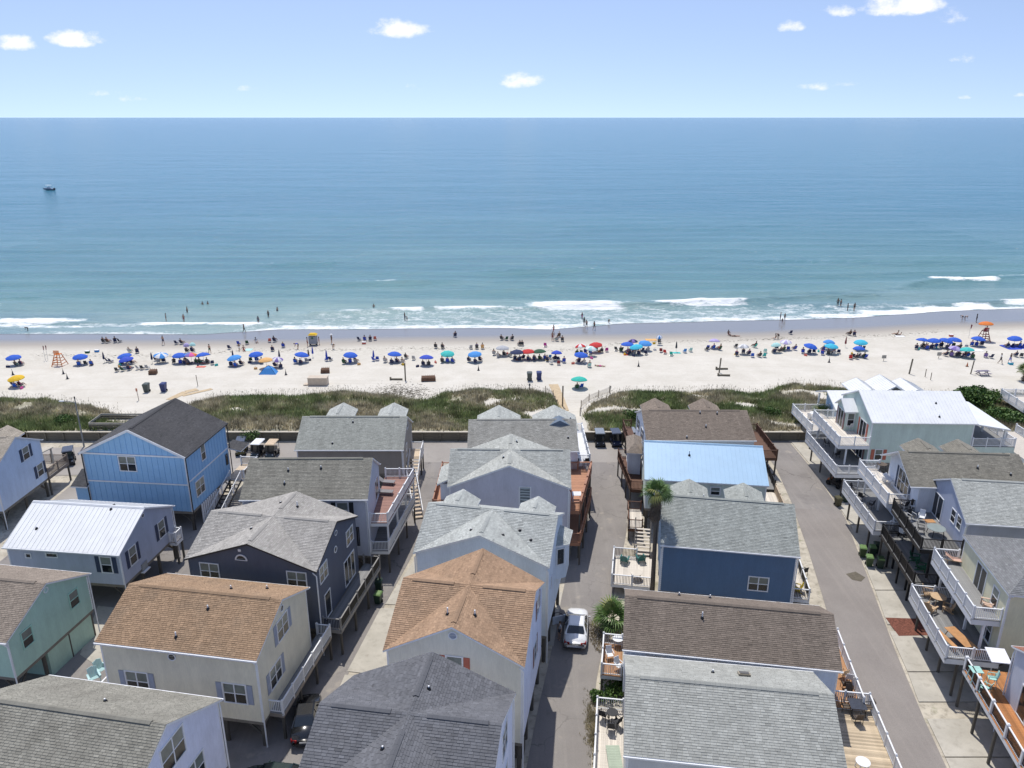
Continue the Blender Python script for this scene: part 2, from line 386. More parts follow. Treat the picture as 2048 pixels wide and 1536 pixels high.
# --- foam patches and crests of the surf, (px, py, half width, half height, strength) in the photograph
FOAM_PX = [(950, 616, 62, 3.5, 1.0), (900, 618, 36, 2.5, .8), (1150, 612, 100, 4.6, 1.05), (1100, 609, 40, 3, .8), (1395, 607, 92, 3.8, 1.0), (1470, 603, 24, 3, .9), (720, 626, 50, 2.2, .55), (815, 620, 32, 2.8, 1.1),
    (60, 643, 80, 3.6, .95), (140, 641, 40, 2.5, .7), (30, 650, 70, 3, .75), (350, 648, 75, 3.2, 1.05), (470, 648, 60, 3.0, 1.1), (230, 651, 90, 3, .55), (560, 644, 40, 2.5, .5), (120, 653, 90, 2.5, .7),
    (620, 655, 80, 3.5, .75), (760, 655, 120, 3.2, .7), (900, 654, 120, 3.2, .8), (1050, 655, 90, 3.5, .9), (1130, 651, 70, 3.5, .75), (1230, 645, 80, 3, .7), (1340, 642, 90, 3, .7), (1450, 638, 80, 3, .75),
    (1560, 636, 90, 3, .7), (1680, 632, 80, 3.5, .85), (1790, 625, 80, 4, 1.0), (1880, 619, 70, 4, 1.1), (1950, 614, 40, 3.5, 1.1), (2010, 617, 60, 2, .9),
    (900, 636, 240, 14, .46), (1150, 632, 180, 14, .48), (1400, 626, 200, 11, .48), (1640, 619, 120, 9, .52), (1720, 622, 90, 9, .5), (700, 642, 150, 12, .42), (560, 650, 90, 8, .42), (1800, 618, 100, 9, .45),
    (1930, 558, 62, 4.2, 1.05), (1900, 555, 40, 3, .9), (1875, 559, 30, 1.5, .9), (2035, 604, 28, 2.6, 1.1), (2060, 606, 60, 3, 1.1), (755, 564, 50, 1.6, .5), (1110, 539, 80, 1.6, .5), (2030, 550, 40, 1.5, .5), (535, 528, 20, 1, .4)]
FOAM = []
for (a, b, rx, ry, s) in FOAM_PX:
    p = un(a, b, ZSEA); q = un(a + rx, b, ZSEA); r0 = un(a, b - ry, ZSEA); r1 = un(a, b + ry, ZSEA)
    FOAM.append((p.x, p.y, q.x - p.x, max(.9, (r0.y - r1.y) / 2), s))
def foamf(x, y):
    t = 0
    for (cx, cy, rx, ry, s) in FOAM:
        dx = abs(x - cx) / rx
        if dx > 1.25: continue
        dy = abs(y - cy) / ry
        if dy > 1.6: continue
        wx = 1 - max(0, (dx - .7) / .55); wy = max(0, 1 - (dy / 1.6) ** 2)
        t = max(t, s * wx * min(1, wy * 1.5))
    d = y - yshore(x)
    if d < 2.4: t = max(t, .62 - d * .12 + .5 * noise.noise(Vector((x * .07, 3, 0))))
    elif d < 16: t = max(t, .16 * (1 - (d - 1.6) / 16))
    return t
CREST_PX = [[(620, 628, .3), (730, 626, .5), (870, 619, .8), (1020, 619, .9), (1150, 613, .9), (1270, 612, .8), (1490, 605, .9), (1560, 600, .9), (1640, 594, .8), (1760, 592, .4)],
            [(430, 576, .1), (560, 574, .35), (700, 568, .75), (800, 566, .7), (920, 562, .1)], [(950, 545, .1), (1060, 543, .65), (1160, 541, .65), (1260, 537, .1)],
            [(1450, 585, .1), (1650, 588, .35), (1780, 578, .4), (1860, 565, .6), (1990, 559, .6), (2048, 553, .5), (2300, 548, .4)], [(1840, 612, .2), (1960, 608, .6), (2048, 606, .7), (2300, 600, .6)],
            [(480, 533, .05), (620, 527, .4), (760, 525, .05)], [(-100, 598, .2), (60, 596, .45), (200, 600, .1)], [(-200, 648, .4), (120, 645, .5), (230, 647, .3), (360, 651, .4), (540, 651, .3)], [(900, 585, .1), (1100, 578, .45), (1260, 580, .1)], [(1400, 520, .05), (1600, 522, .45), (1900, 524, .5), (2100, 520, .2)]]
CREST = []
for l in CREST_PX:
    w = [(un(a, b, ZSEA), s) for a, b, s in l]
    CREST.append(([(p.x, p.y) for p, s in w], [(p.x, s) for p, s in w]))
def zwave(x, y):
    d = y - yshore(x); z = 0
    k = min(1, max(0, d / 12))
    amp = k * (.30 + .15 * noise.noise(Vector((x * .012, y * .03, 7)))) * max(.35, 1 - d / 160) * min(1, max(0, (188 - d) / 40))
    z += amp * sin((y + 6 * noise.noise(Vector((x * .012, y * .012, 2)))) * 2 * pi / 13.)
    for pl, st in CREST:
        if x < pl[0][0] or x > pl[-1][0]: continue
        yc = lerp_tab(pl, x) + .8 * noise.noise(Vector((x * .12, 9, 0))); t = y - yc
        if -4 < t < 9:
            g = math.exp(-(t / 1.1) ** 2) if t < 0 else math.exp(-(t / 3.2) ** 2)
            z += lerp_tab(st, x) * g * (1 + .3 * noise.noise(Vector((x * .25, y * .2, 5))))
    return ZSEA + .02 + max(z, -.25) * min(1, max(0, d / 5))
ys = [ (lambda x, t=t: yshore(x) + t) for t in [0, .35, .8, 1.4, 2.1] + [2.8 + .75 * i for i in range(70)] + [55 + 1.6 * i for i in range(44)] + [126 + 4 * i for i in range(20)] ]
grid('sea', fr(-175, 175, 430), ys, zwave, SEA, [('near', lambda x, y: max(0, 1 - (y - yshore(x)) / 260) ** 1.4), ('foam', foamf)])['kind'] = 'structure'
YF = 202.0
# the open sea beyond, out to the horizon
me = bpy.data.meshes.new('open_sea')
vv = []; ff = []
def yo(x): return yshore(x) + YF
rows = [0, 40, 160, 400, 1000, 3000, 9000, 30000, 90000]
cols = [-1, -.8, -.6, -.4, -.2, 0, .2, .4, .6, .8, 1]
for r in rows:
    R_ = 900 + r * 1.3
    for x in [-R_] + [cx * (174.9 + r * .5) for cx in cols] + [R_]:
        y0 = yo(max(-175, min(175, x))) - 15 if r == 0 else yshore(0) + YF + r
        vv.append((x, y0, ZSEA - (.06 if r == 0 else 0)))
n = len(cols) + 2
ff = [(j * n + i, j * n + i + 1, (j + 1) * n + i + 1, (j + 1) * n + i) for j in range(len(rows) - 1) for i in range(n - 1)]
me.from_pydata(vv, [], ff); me.materials.append(SEA)
for a in ('near', 'foam'):
    at = me.attributes.new(a, 'FLOAT', 'POINT')
    at.data.foreach_set('value', [(max(0, 1 - (rows[i // n] + YF) / 260) ** 1.4 if a == 'near' else 0.) for i in range(len(vv))])
structure(inst('open_sea', me))
# wings of water left and right of the surf
wys = [(lambda x, t=t: yshore(x) + t) for t in (0, 3, 8, 16, 30, 50, 80, 120, 160, YF - 15)]
for xs in ([-900, -500, -300, -220, -174.9], [174.9, 220, 300, 500, 900]):
    grid('sea', xs, wys, lambda x, y: ZSEA - .06, SEA, [('near', lambda x, y: max(0, 1 - (y - yshore(x)) / 260) ** 1.4), ('foam', lambda x, y: 0.)])['kind'] = 'structure'
def wetf(x, y):
    yw = lerp_tab(WET, x) + 1.2 * noise.noise(Vector((x * .05, 5, 0)))
    ys_ = yshore(x)
    return min(1, max(0, (y - yw + 5) / 10))
def litter(x, y):
    yd = ydune(x)
    k = min(1, max(0, (yd - y + 1) / 3.)) if y > 94 else 0
    bare = noise.noise(Vector((x * .16, y * .22, 8)))
    return k * min(1, max(0, .75 - max(0, bare - .24) * 5)) * (0 if in_path(x, y) else 1)
def trod(x, y):
    s = yshore(x) - y
    return min(1, max(0, 1 - abs(s - 18) / 11)) * .8
PATH = [un(1170, 770, -.4), un(1140, 800, .5), un(1150, 840, .6), un(1168, 900, 0)]
def in_path(x, y):
    for a, b in zip(PATH, PATH[1:]):
        if min(a.y, b.y) - .5 <= y <= max(a.y, b.y) + .5:
            t = (y - a.y) / (b.y - a.y); return abs(x - (a.x + (b.x - a.x) * t)) < 1.2
    return False
YB = 95.3
structure(grid('beach', fr(-200, 200, 400), fr(YB, 205, 190), zsand, SAND, [('wet', wetf), ('litter', litter), ('trod', trod)]))
g = MB()
g.poly([(-900, -60, -.02), (900, -60, -.02), (900, YB + .3, -.02), (-900, YB + .3, -.02)])
structure(g.build('ground', [LOT]))
for sx in (-1, 1):
    w = MB(); w.poly([(sx * 199, YB, -.3), (sx * 900, YB, -.3), (sx * 900, 190, -2.3), (sx * 199, 190, -2.3)][::sx]); ob = w.build('beach', [SAND]); structure(ob)
def flat(name, pts, z, mat):
    g = MB(); g.poly([(p[0], p[1], z) for p in pts]); ob = g.build(name, [mat]); structure(ob)
    me = ob.data
    if me.polygons[0].normal.z < 0: me.flip_normals()
    return ob
U2 = lambda *pp: [un(a, b) for a, b in pp]
# lanes: the cross lane along the bulkhead, the middle lane, the right lane, the left lane
mt, nz, attr, rng, mix, mth, bump, put = node_mat('old pale asphalt')
ASPH2 = mt
c = mix(rng(nz(.2), .35, .65), (.30, .275, .25), (.36, .335, .305)); c = mix(rng(nz(.8, 6), .52, .7, 0, .6), c, (.24, .22, .2)); c = mix(rng(nz(28, 3), .4, .7, 0, .4), c, (.2, .185, .17))
put('Base Color', c); put('Roughness', .9); put('Specular IOR Level', .2)
flat('lane', U2((-80, 900), (500, 887), (1262, 884), (1262, 925), (830, 925), (760, 925), (-80, 960)), .016, ASPH2)
flat('lane', [(13.6, 91), (13.8, 87.5), (13.5, 80), (12.6, 74), (11.6, 69.4), (9.9, 62.5), (8.2, 56), (7.3, 52), (6.6, 49), (6.1, 46.5), (5.4, 41), (4.4, 33), (3.2, 20), (-1.5, 20), (-.3, 33), (2.0, 46), (3.2, 52), (4.6, 60), (6.2, 69), (7.6, 78), (8., 88), (8.5, 92)], .008, ASPH)
flat('lane', [(37.1, 97), (37.0, 86), (36.1, 74.1), (33.1, 60.6), (31.2, 52.2), (29.7, 44.5), (28.3, 36), (26.5, 24), (21.8, 24), (23.6, 34), (24.9, 40), (26.1, 49.8), (28.2, 60), (29.6, 67), (31.4, 77), (32.6, 86), (33, 96)], .008, ASPH)
flat('lane', [(-8.6, 92), (-8.6, 78), (-9.6, 68), (-11.3, 58.4), (-12.7, 50), (-13.6, 40), (-14.6, 28), (-17, 28), (-15.8, 46), (-14.6, 56), (-13, 70), (-12.6, 92)], .006, ASPH)
# raised concrete strip with a kerb beside the right lane, then slabs under the houses
def slab(name, pts, h, mat):
    g = MB(); A = [(p[0], p[1], 0) for p in pts]
    ar = sum(A[i][0] * A[(i + 1) % len(A)][1] - A[(i + 1) % len(A)][0] * A[i][1] for i in range(len(A)))
    if ar < 0: A = A[::-1]
    B = [(p[0], p[1], h) for p in A]; g.poly(B)
    for i in range(len(A)): g.poly([A[i], A[(i + 1) % len(A)], B[(i + 1) % len(A)], B[i]])
    return structure(g.build(name, [mat]))
R_ = [(37.3, 97), (37.2, 86), (36.3, 74.1), (33.3, 60.6), (31.4, 52.2), (29.9, 44.5), (28.5, 36), (26.7, 24)]
cuts = [86.2, 79, 72.5, 66, 60.5, 55.4, 54.6, 49.5, 46.2, 44.6, 41, 36, 30]
def rx(y):
    return lerp_tab(sorted([(b, a) for a, b in R_]), y)
y0 = 97
for y1 in cuts:
    if not (54.5 < y1 < 55 or 44.5 < y1 < 46.1):
        slab('driveway_slab', [(rx(y0 - .06), y0 - .06), (rx(y0 - .06) + 13, y0 - .06), (rx(y1 + .06) + 13, y1 + .06), (rx(y1 + .06), y1 + .06)], .05, CONC)
    y0 = y1
MULCH = pm('red bark mulch', (.16, .06, .04), .95, .5, 6, .8, 14, fine=.4)
flat('mulch_bed', [(rx(56) + .1, 56.4), (rx(56) + 3.6, 56.2), (rx(54.6) + 3.8, 54.), (rx(54) + .6, 53.9)], .056, MULCH)
# slabs beneath the middle and left rows
flat('lane', [(-50, 30), (-14.9, 30), (-15.6, 46), (-14.4, 56), (-12.9, 70), (-13.2, 78), (-50, 78)], .003, ASPH)
flat('lane', [(-52, 78), (-33.5, 78), (-33.5, 90), (-52, 90)], .003, ASPH2)
for (pts) in ([(-11.3, 58.4), (-9.4, 66.5), (-5.5, 66), (-6.5, 58)], [(-11.6, 57.8), (-12.9, 49.6), (-6.8, 48.6), (-6.6, 57.6)], [(-13, 49.2), (-13.9, 39), (-9, 38), (-7, 48.2)], U2((196, 1212), (285, 1222), (215, 1345), (160, 1310))):
    slab('driveway_slab', pts, .03, CONC)
slab('driveway_slab', [(7.7, 52.2), (11.5, 51.5), (9.6, 42.5), (6.4, 46.5), (6.8, 49)], .03, CONC)
slab('driveway_slab', [(14.1, 87), (16, 86.4), (15, 73), (12.2, 73), (13.7, 80)], .03, CONC)
slab('driveway_slab', [(4.6, 60.2), (.5, 60.6), (-.5, 54), (3.4, 52.6)], .03, CONC)

mt, nz, attr, rng, mix, mth, bump, put = node_mat('rosy asphalt'); c = mix(rng(nz(.2), .35, .65), (.245, .222, .205), (.295, .270, .248)); c = mix(rng(nz(.7, 6, stretch=(2.6, .1, 1)), .5, .7, 0, .55), c, (.33, .30, .27)); c = mix(rng(nz(30, 3), .4, .7, 0, .5), c, (.13, .118, .11)); put('Base Color', c); put('Roughness', .9); put('Specular IOR Level', .2)
flat('lane', [(36.3, 75.6), (33.1, 60.6), (31.2, 52.2), (29.7, 44.5), (28.3, 36), (26.5, 24), (21.8, 24), (23.6, 34), (24.9, 40), (26.1, 49.8), (28.2, 60), (29.6, 67), (31.2, 76.2)], .014, mt)
flat('oil_patch', [(33.0 - .2, 63.6), (33.3, 62.6), (32.6, 61.9), (31.9, 62.2), (31.7, 63.2)], .02, pm('oil stain', (.11, .095, .07), .7, .3, 3))
# ------------------------------------------------------------------ houses
OE, OG, TH = .25, .2, .13
def shade_attr(o, v):
    at = o.data.attributes.new('shade', 'FLOAT', 'FACE'); at.data.foreach_set('value', [v] * len(o.data.polygons))
def newell(P):
    n = Vector((0, 0, 0))
    for a, b in zip(P, P[1:] + P[:1]): n += Vector(a).cross(Vector(b))
    return n.normalized()
def roof_slopes(root, polys, mats, metal=None, seam=.42, ex=.145, tab=.30, name='roof'):
    """polys: roof planes seen from above (ccw). Builds slab + shingle courses or standing seams"""
    slab, sh = MB(), []
    sv, sf, ss = [], [], []
    seams = []
    for P in polys:
        P = [Vector(p) for p in P]
        if newell(P).z < 0: P = P[::-1]
        n = newell(P)
        slab.extrude(P[::-1], (0, 0, 0)) if False else None
        top = [p for p in P]; bot = [p - Vector((0, 0, TH)) for p in P]
        slab.poly(top, 1); slab.poly(bot[::-1], 0)
        for i in range(len(P)):
            j = (i + 1) % len(P); slab.poly([top[i], bot[i], bot[j], top[j]], 0)
        up = (Vector((0, 0, 1)) - n * n.z).normalized(); e = up.cross(n)
        o = P[0]; q = [((p - o).dot(e), (p - o).dot(up)) for p in P]
        u0, u1 = min(a for a, b in q), max(a for a, b in q); v0, v1 = min(b for a, b in q), max(b for a, b in q)
        if metal:
            u = u0 + .03
            while u < u1:
                c = clip(clip(q, (1, 0), u - .02), (-1, 0), -(u + .02))
                if len(c) >= 3:
                    lo, hi = min(b for a, b in c), max(b for a, b in c)
                    if hi - lo > .3: seams.append((o + e * u + up * (lo + .01) + n * .02, o + e * u + up * (hi - .01) + n * .02, n))
                u += seam
            continue
        r = 0; v = v0
        while v < v1 - .02:
            row = clip(clip(q, (0, 1), v), (0, -1), -(v + ex))
            if len(row) >= 3:
                ru0, ru1 = min(a for a, b in row), max(a for a, b in row)
                u = u0 - RND.random() * tab
                while u < ru1:
                    w = tab * (.75 + .5 * RND.random())
                    if u + w > ru0:
                        c = clip(clip(row, (1, 0), u + .008), (-1, 0), -(u + w - .008))
                        if len(c) >= 3:
                            i = len(sv)
                            h0 = .014 + .014 * RND.random()
                            for a, b in c: sv.append(tuple(o + e * a + up * b + n * (.004 + h0 * (1 - (b - v) / ex))))
                            sf.append(tuple(range(i, i + len(c)))); s_ = 1 + RND.gauss(0, .085) ; ss.append(max(.6, min(1.4, s_)))
                            lo = [k for k in range(len(c)) if abs(c[k][1] - v) < 1e-4]
                            if len(lo) == 2:
                                a, b = c[lo[0]], c[lo[1]]
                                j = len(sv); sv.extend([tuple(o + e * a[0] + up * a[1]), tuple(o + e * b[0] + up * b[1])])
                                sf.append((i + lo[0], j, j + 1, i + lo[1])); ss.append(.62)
                    u += w
            v += ex; r += 1
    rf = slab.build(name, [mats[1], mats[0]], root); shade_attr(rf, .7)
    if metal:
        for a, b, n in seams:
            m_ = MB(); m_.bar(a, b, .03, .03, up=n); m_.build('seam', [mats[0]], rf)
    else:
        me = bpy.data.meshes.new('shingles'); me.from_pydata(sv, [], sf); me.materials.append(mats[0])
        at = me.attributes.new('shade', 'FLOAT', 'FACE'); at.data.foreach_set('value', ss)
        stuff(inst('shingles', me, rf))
    return rf
def lap_wall(root, poly, org, sdir, nrm, mat, lap=.17, batten=None, bmat=None):
    """wall face: clapboard courses that really overlap, or a flat board-and-batten sheet"""
    g = MB(); org, sdir, nrm = Vector(org), Vector(sdir), Vector(nrm)
    P3 = lambda s, z, d: org + sdir * s + Vector((0, 0, z)) + nrm * d
    z0, z1 = min(b for a, b in poly), max(b for a, b in poly)
    if batten:
        g.poly([P3(a, b, 0) for a, b in poly]); w = g.build('wall', [mat], root)
        s0, s1 = min(a for a, b in poly), max(a for a, b in poly); s = s0 + batten
        while s < s1 - .1:
            c = clip(clip(poly, (1, 0), s - .025), (-1, 0), -(s + .025))
            if len(c) >= 3:
                b_ = MB(); b_.extrude([P3(a, b, .022) for a, b in c], -nrm * .022); b_.build('batten', [bmat or mat], w)
            s += batten
        return w
    z = z0
    while z < z1 - .01:
        c = clip(clip(poly, (0, 1), z), (0, -1), -(z + lap))
        if len(c) >= 3:
            g.poly([P3(a, b, .032 * (1 - (b - z) / lap)) for a, b in c])
            lo = [p for p in c if abs(p[1] - z) < 1e-4]
            if len(lo) == 2:
                a, b = sorted(lo); g.poly([P3(a[0], z, 0), P3(b[0], z, 0), P3(b[0], z, .032), P3(a[0], z, .032)])
        z += lap
    return g.build('wall', [mat], root)
WINMESH = {}
def window(root, org, sdir, nrm, w, h, n=2, kind='window', shut=None, frame=None, blind=True, rails=True, label=None):
    """a framed opening standing proud of the wall; n sashes side by side, each with upper and lower pane"""
    frame = frame or TRIM
    sdir, nrm, org = Vector(sdir), Vector(nrm), Vector(org)
    M = Matrix((sdir.to_4d(), (0, 0, 1, 0), nrm.to_4d(), (0, 0, 0, 1))).transposed(); M[3] = (0, 0, 0, 1); M.translation = org
    g = MB(); t = .085
    g.box(-w / 2 - t, w / 2 + t, h / 2, h / 2 + t, 0, .065); g.box(-w / 2 - t, w / 2 + t, -h / 2 - t, -h / 2, 0, .075)
    g.box(-w / 2 - t, -w / 2, -h / 2, h / 2, 0, .062); g.box(w / 2, w / 2 + t, -h / 2, h / 2, 0, .062)
    sw = w / n
    for k in range(1, n): g.box(-w / 2 + k * sw - .04, -w / 2 + k * sw + .04, -h / 2, h / 2, 0, .06)
    if rails: g.box(-w / 2, w / 2, -.03, .03, .0, .052)
    g.xform(M); wd = g.build(kind, [frame], root)
    for k in range(n):
        a, b = -w / 2 + k * sw + .045, -w / 2 + (k + 1) * sw - .045
        for (c, d, up) in ((((-h / 2, -.03, 0), (.03, h / 2, 1)) if rails else ((-h / 2, h / 2, 0),))):
            p = MB(); p.box(a, b, c + .012, d - .012, .024, .036); p.xform(M); p.build('pane', [BLIND if (blind and up) else GLASS], wd)
    if shut:
        for sx in (-1, 1):
            x = sx * (w / 2 + t + .23); p = MB(); p.box(x - .2, x + .2, -h / 2 - .04, h / 2 + .04, .022, .05)
            for (c, d) in ((-h / 2 + .04, -.05), (.05, h / 2 - .04)):
                k = c
                while k < d - .05:
                    p.hexa([(x - .15, k, .05), (x + .15, k, .05), (x + .15, k + .07, .05), (x - .15, k + .07, .05)],
                           [(x - .15, k, .068), (x + .15, k, .068), (x + .15, k + .05, .052), (x - .15, k + .05, .052)]); k += .085
            p.xform(M); p.build('shutter', [shut], root)
    return wd
def ridge_vent(root, p, q, mat, w=.34, hgt=.07):
    p, q = Vector(p), Vector(q); d = (q - p).normalized(); s = d.cross(Vector((0, 0, 1))).normalized(); up = Vector((0, 0, 1))
    g = MB(); sl = .42 * w
    n = max(2, int((q - p).length / .3))
    for k in range(n):
        a, b = p + (q - p) * (k / n), p + (q - p) * ((k + .985) / n); lift = .006 * (k % 2)
        for sg in (-1, 1):
            A = [a + up * (hgt + lift), b + up * (hgt + lift), b + s * sg * w / 2 + up * (hgt - .45 * w / 2), a + s * sg * w / 2 + up * (hgt - .45 * w / 2)]
            B = [v - up * .035 for v in A]
            if sg > 0: g.hexa(B[::-1], A[::-1], 0)
            else: g.hexa(B, A, 0)
    r = g.build('ridge_vent', [mat], root); shade_attr(r, .88)
    k = MB()
    for sg in (-1, 1):
        k.bar(p + s * sg * (w / 2 - .035) + up * (hgt - .3 * w), q + s * sg * (w / 2 - .035) + up * (hgt - .3 * w), .03, .05)
    k.build('vent_shadow_strip', [DARKT], r)  # black strips stand in for the shadow line under the cap's overhang
def vent_pipe(root, p, h=.38, white=True):
    g = MB(); g.lathe([(.17, -.12), (.13, .0), (.075, .12)], 8, p, 1); g.tube([(p[0], p[1], p[2] - .05), (p[0], p[1], p[2] + h)], .05, 8, 0)
    g.build('vent_pipe', [TRIM if white else METALG, DARKT], root)
def gutter(root, p, q, mat=None):
    g = MB(); p, q = Vector(p), Vector(q); g.bar(p, q, .1, .1); d = (q - p); n = max(2, int(d.length / 2.1))
    for k in range(n + 1):
        c = p + d * (k / n); g.bar(c - Vector((0, 0, .02)), c + Vector((0, 0, .055)), .06, .09, up=d)
    return g.build('gutter', [mat or TRIM], root)
HOUSES = {}
GZ = [0.0]
LIFT = {'E0': 1.1, 'E1': 1.1, 'E2': 1.1, 'E3': .9, 'E4': .8}
def roof_z(hs, u, v):
    l, d, ze, zr, k = hs['l'], hs['d'], hs['ze'], hs['zr'], hs['kind']
    gx = ze + (zr - ze) * (1 - abs(v) / d); gy = ze + (zr - ze) * (1 - abs(u) / l)
    if k == 'x': return gx
    if k == 'y': return gy
    if k == 'hip': return ze + (zr - ze) / d * min(d - abs(v), l - abs(u))
    if k == '3' and v > 0: return gx
    return max(gx, gy)
def house(key, name, label, pos, L, D, ze, zr, zb, kind, wall, roof, roofname=None, metal=False, lap=.2, batten=None, bmat=None, trim=None, corner=None, ex=.145, tab=.3, dsp=('fr',), piles=True,
          gut=('f', 'b'), vents=(), rv=True, wins=(), pile_ext=None, seam=.42, cat='house', eavem=None, group=None, og=OG):
    lift = LIFT.get(key, 0); k = (41 - .6 * ze - lift) / (41 - .6 * ze); GZ[0] = -lift
    root = thing(name, label, cat, (pos[0] * k, pos[1] * k, lift), radians(pos[2]), group); root.scale = (k, k, 1)
    trim = trim or TRIM; l, d = L / 2, D / 2
    hs = dict(root=root, l=l, d=d, ze=ze, zr=zr, zb=zb, kind=kind); HOUSES[key] = hs
    FL, FR, BR, BL = (-l, -d, ze), (l, -d, ze), (l, d, ze), (-l, d, ze)
    PF, PB, PL, PR, C = (0, -d, zr), (0, d, zr), (-l, 0, zr), (l, 0, zr), (0, 0, zr)
    back4 = [[BR, C, PR], [BR, PB, C], [BL, PL, C], [BL, C, PB]]
    front4 = [[FL, C, PL], [FL, PF, C], [FR, PR, C], [FR, C, PF]]
    polys = {'x': [[FL, FR, PR, PL], [BR, BL, PL, PR]], 'y': [[BL, FL, PF, PB], [FR, BR, PB, PF]], '+': front4 + back4, '3': front4 + [[BR, BL, PL, PR]],
             'hip': [[FL, FR, (l - d, 0, zr), (-l + d, 0, zr)], [BR, BL, (-l + d, 0, zr), (l - d, 0, zr)], [BL, FL, (-l + d, 0, zr)], [FR, BR, (l - d, 0, zr)]]}[kind]
    rf = roof_slopes(root, polys, (roof, eavem or trim), metal, seam, ex, tab)
    hs['roof'] = rf
    a, b = l - og, d - OE
    def prof(side, pts):   # wall outline under the roof: list of (s, z)
        return [(s, zb) for s in (pts[0], pts[-1])] + [(s, roof_z(hs, *side(s)) - TH - .005) for s in pts[::-1]]
    fs = [-a, a] if kind in ('x', 'hip') else [-a, 0, a]; ss_ = [-b, 0, b] if kind not in ('y', 'hip') else [-b, b]
    bs = [-a, a] if kind in ('x', '3', 'hip') else [-a, 0, a]
    hs['walls'] = {'f': ((0, -b, 0), (1, 0, 0), (0, -1, 0)), 'r': ((a, 0, 0), (0, 1, 0), (1, 0, 0)), 'l': ((-a, 0, 0), (0, -1, 0), (-1, 0, 0)), 'b': ((0, b, 0), (-1, 0, 0), (0, 1, 0))}
    for k, sd_, side in (('f', fs, lambda s: (s, -b)), ('r', ss_, lambda s: (a, s)), ('l', ss_, lambda s: (-a, -s)), ('b', bs, lambda s: (-s, b))):
        o, s_, n_ = hs['walls'][k]; wm = wall if not isinstance(wall, dict) else wall.get(k, wall['f'])
        lap_wall(root, prof(side, sd_), o, s_, n_, wm, lap, batten, bmat)
    for (x, y, nx) in ((-a, -b, 0), (a, -b, 0), (a, b, 0), (-a, b, 0)):
        g = MB(); zt = ze - TH; sx, sy = (1 if x > 0 else -1), (1 if y > 0 else -1)
        g.box(min(x + sx * .03, x - sx * .09), max(x + sx * .03, x - sx * .09), min(y + sy * .03, y - sy * .09), max(y + sy * .03, y - sy * .09), zb - .02, zt); g.build('corner_board', [corner or trim], root)
    g = MB(); g.box(-a + .02, a - .02, -b + .02, b - .02, zb - .3, zb - .012); g.build('floor_frame', [pm('floor framing', (.2, .18, .15), .8, .2)], root)
    if piles:
        nx = max(2, round(L / 3.2)); ny = max(2, round(D / 3.4))
        for i in range(nx + 1):
            for j in range(ny + 1):
                if 0 < i < nx and 0 < j < ny: continue
                x, y = -a + .22 + (2 * a - .44) * i / nx, -b + .22 + (2 * b - .44) * j / ny
                g = MB(); g.tube([(x, y, GZ[0] - .1), (x, y, zb - .3)], .15, 8); g.build('piling', [PILE], root)
                if i in (0, nx) and j in (0, ny):
                    g = MB(); sx, sy = (1 if i == 0 else -1), (1 if j == 0 else -1)
                    g.bar((x, y, zb - 1.35), (x + sx * 1.1, y, zb - .3), .1); g.bar((x, y, zb - 1.35), (x, y + sy * 1.1, zb - .3), .1); g.build('knee_brace', [PILE], root)
    if gut and kind == 'x':
        if 'f' in gut: gutter(root, (-l, -d - .052, ze - .07), (l, -d - .052, ze - .07))
        if 'b' in gut: gutter(root, (-l, d + .052, ze - .07), (l, d + .052, ze - .07))
    for q in dsp:
        sx, sy = (1 if 'r' in q else -1), (-1 if 'f' in q else 1)
        g = MB(); g.tube([(sx * (a - .1), sy * (d + .03), ze - .1), (sx * (a + .09), sy * (b + .09), ze - .5), (sx * (a + .09), sy * (b + .09), GZ[0] + .12)], .05, 6); g.build('downspout', [trim], root)
    for (u, v, *r) in vents: vent_pipe(root, (u, v, roof_z(hs, u, v) + .02), r[0] if r else .38)
    rvm = roof
    if rv:
        if kind in 'x+3':
            for q in ([(-l + .9, l - .9)] if kind == 'x' else [(-l + .7, -1.0), (1.0, l - .7)]): ridge_vent(root, (q[0], 0, zr), (q[1], 0, zr), rvm)
        if kind == 'y': ridge_vent(root, (0, -d + .5, zr), (0, d - .5, zr), rvm)
        if kind in ('+', '3'): ridge_vent(root, (0, -d + .5, zr), (0, -1.3, zr), rvm)
        if kind == '+': ridge_vent(root, (0, 1.3, zr), (0, d - .5, zr), rvm)
    for wn in wins:
        side, s, zc, w, h = wn[:5]; kw = wn[5] if len(wn) > 5 else {}
        o, s_, n_ = hs['walls'][side]
        window(root, Vector(o) + Vector(s_) * s + Vector((0, 0, zc)) + Vector(n_) * .005, s_, n_, w, h, **kw)
    return hs
def round_vent(hs, side, s, z, r=.28, mat=None, half=False):
    o, s_, n_ = [Vector(v) for v in hs['walls'][side]]; c = o + s_ * s + Vector((0, 0, z))
    g = MB(); n = 16; a0, a1 = (0, pi) if half else (0, 2 * pi)
    P = lambda t, rr, dd: c + s_ * rr * cos(t) + Vector((0, 0, rr * sin(t))) + n_ * dd
    for k in range(n):
        t, u = a0 + (a1 - a0) * k / n, a0 + (a1 - a0) * (k + 1) / n
        g.hexa([P(t, r * .78, .02), P(t, r, .02), P(u, r, .02), P(u, r * .78, .02)], [P(t, r * .78, .07), P(t, r, .07), P(u, r, .07), P(u, r * .78, .07)], 0)
        g.poly([P(t, r * .79, .03), P(u, r * .79, .03), P((t + u) / 2, 0, .03)], 1)
    if half: g.bar(P(0, r, .045), P(pi, r, .045), .05, .05)
    g.build('gable_vent', [TRIM, mat or GLASS], hs['root'])
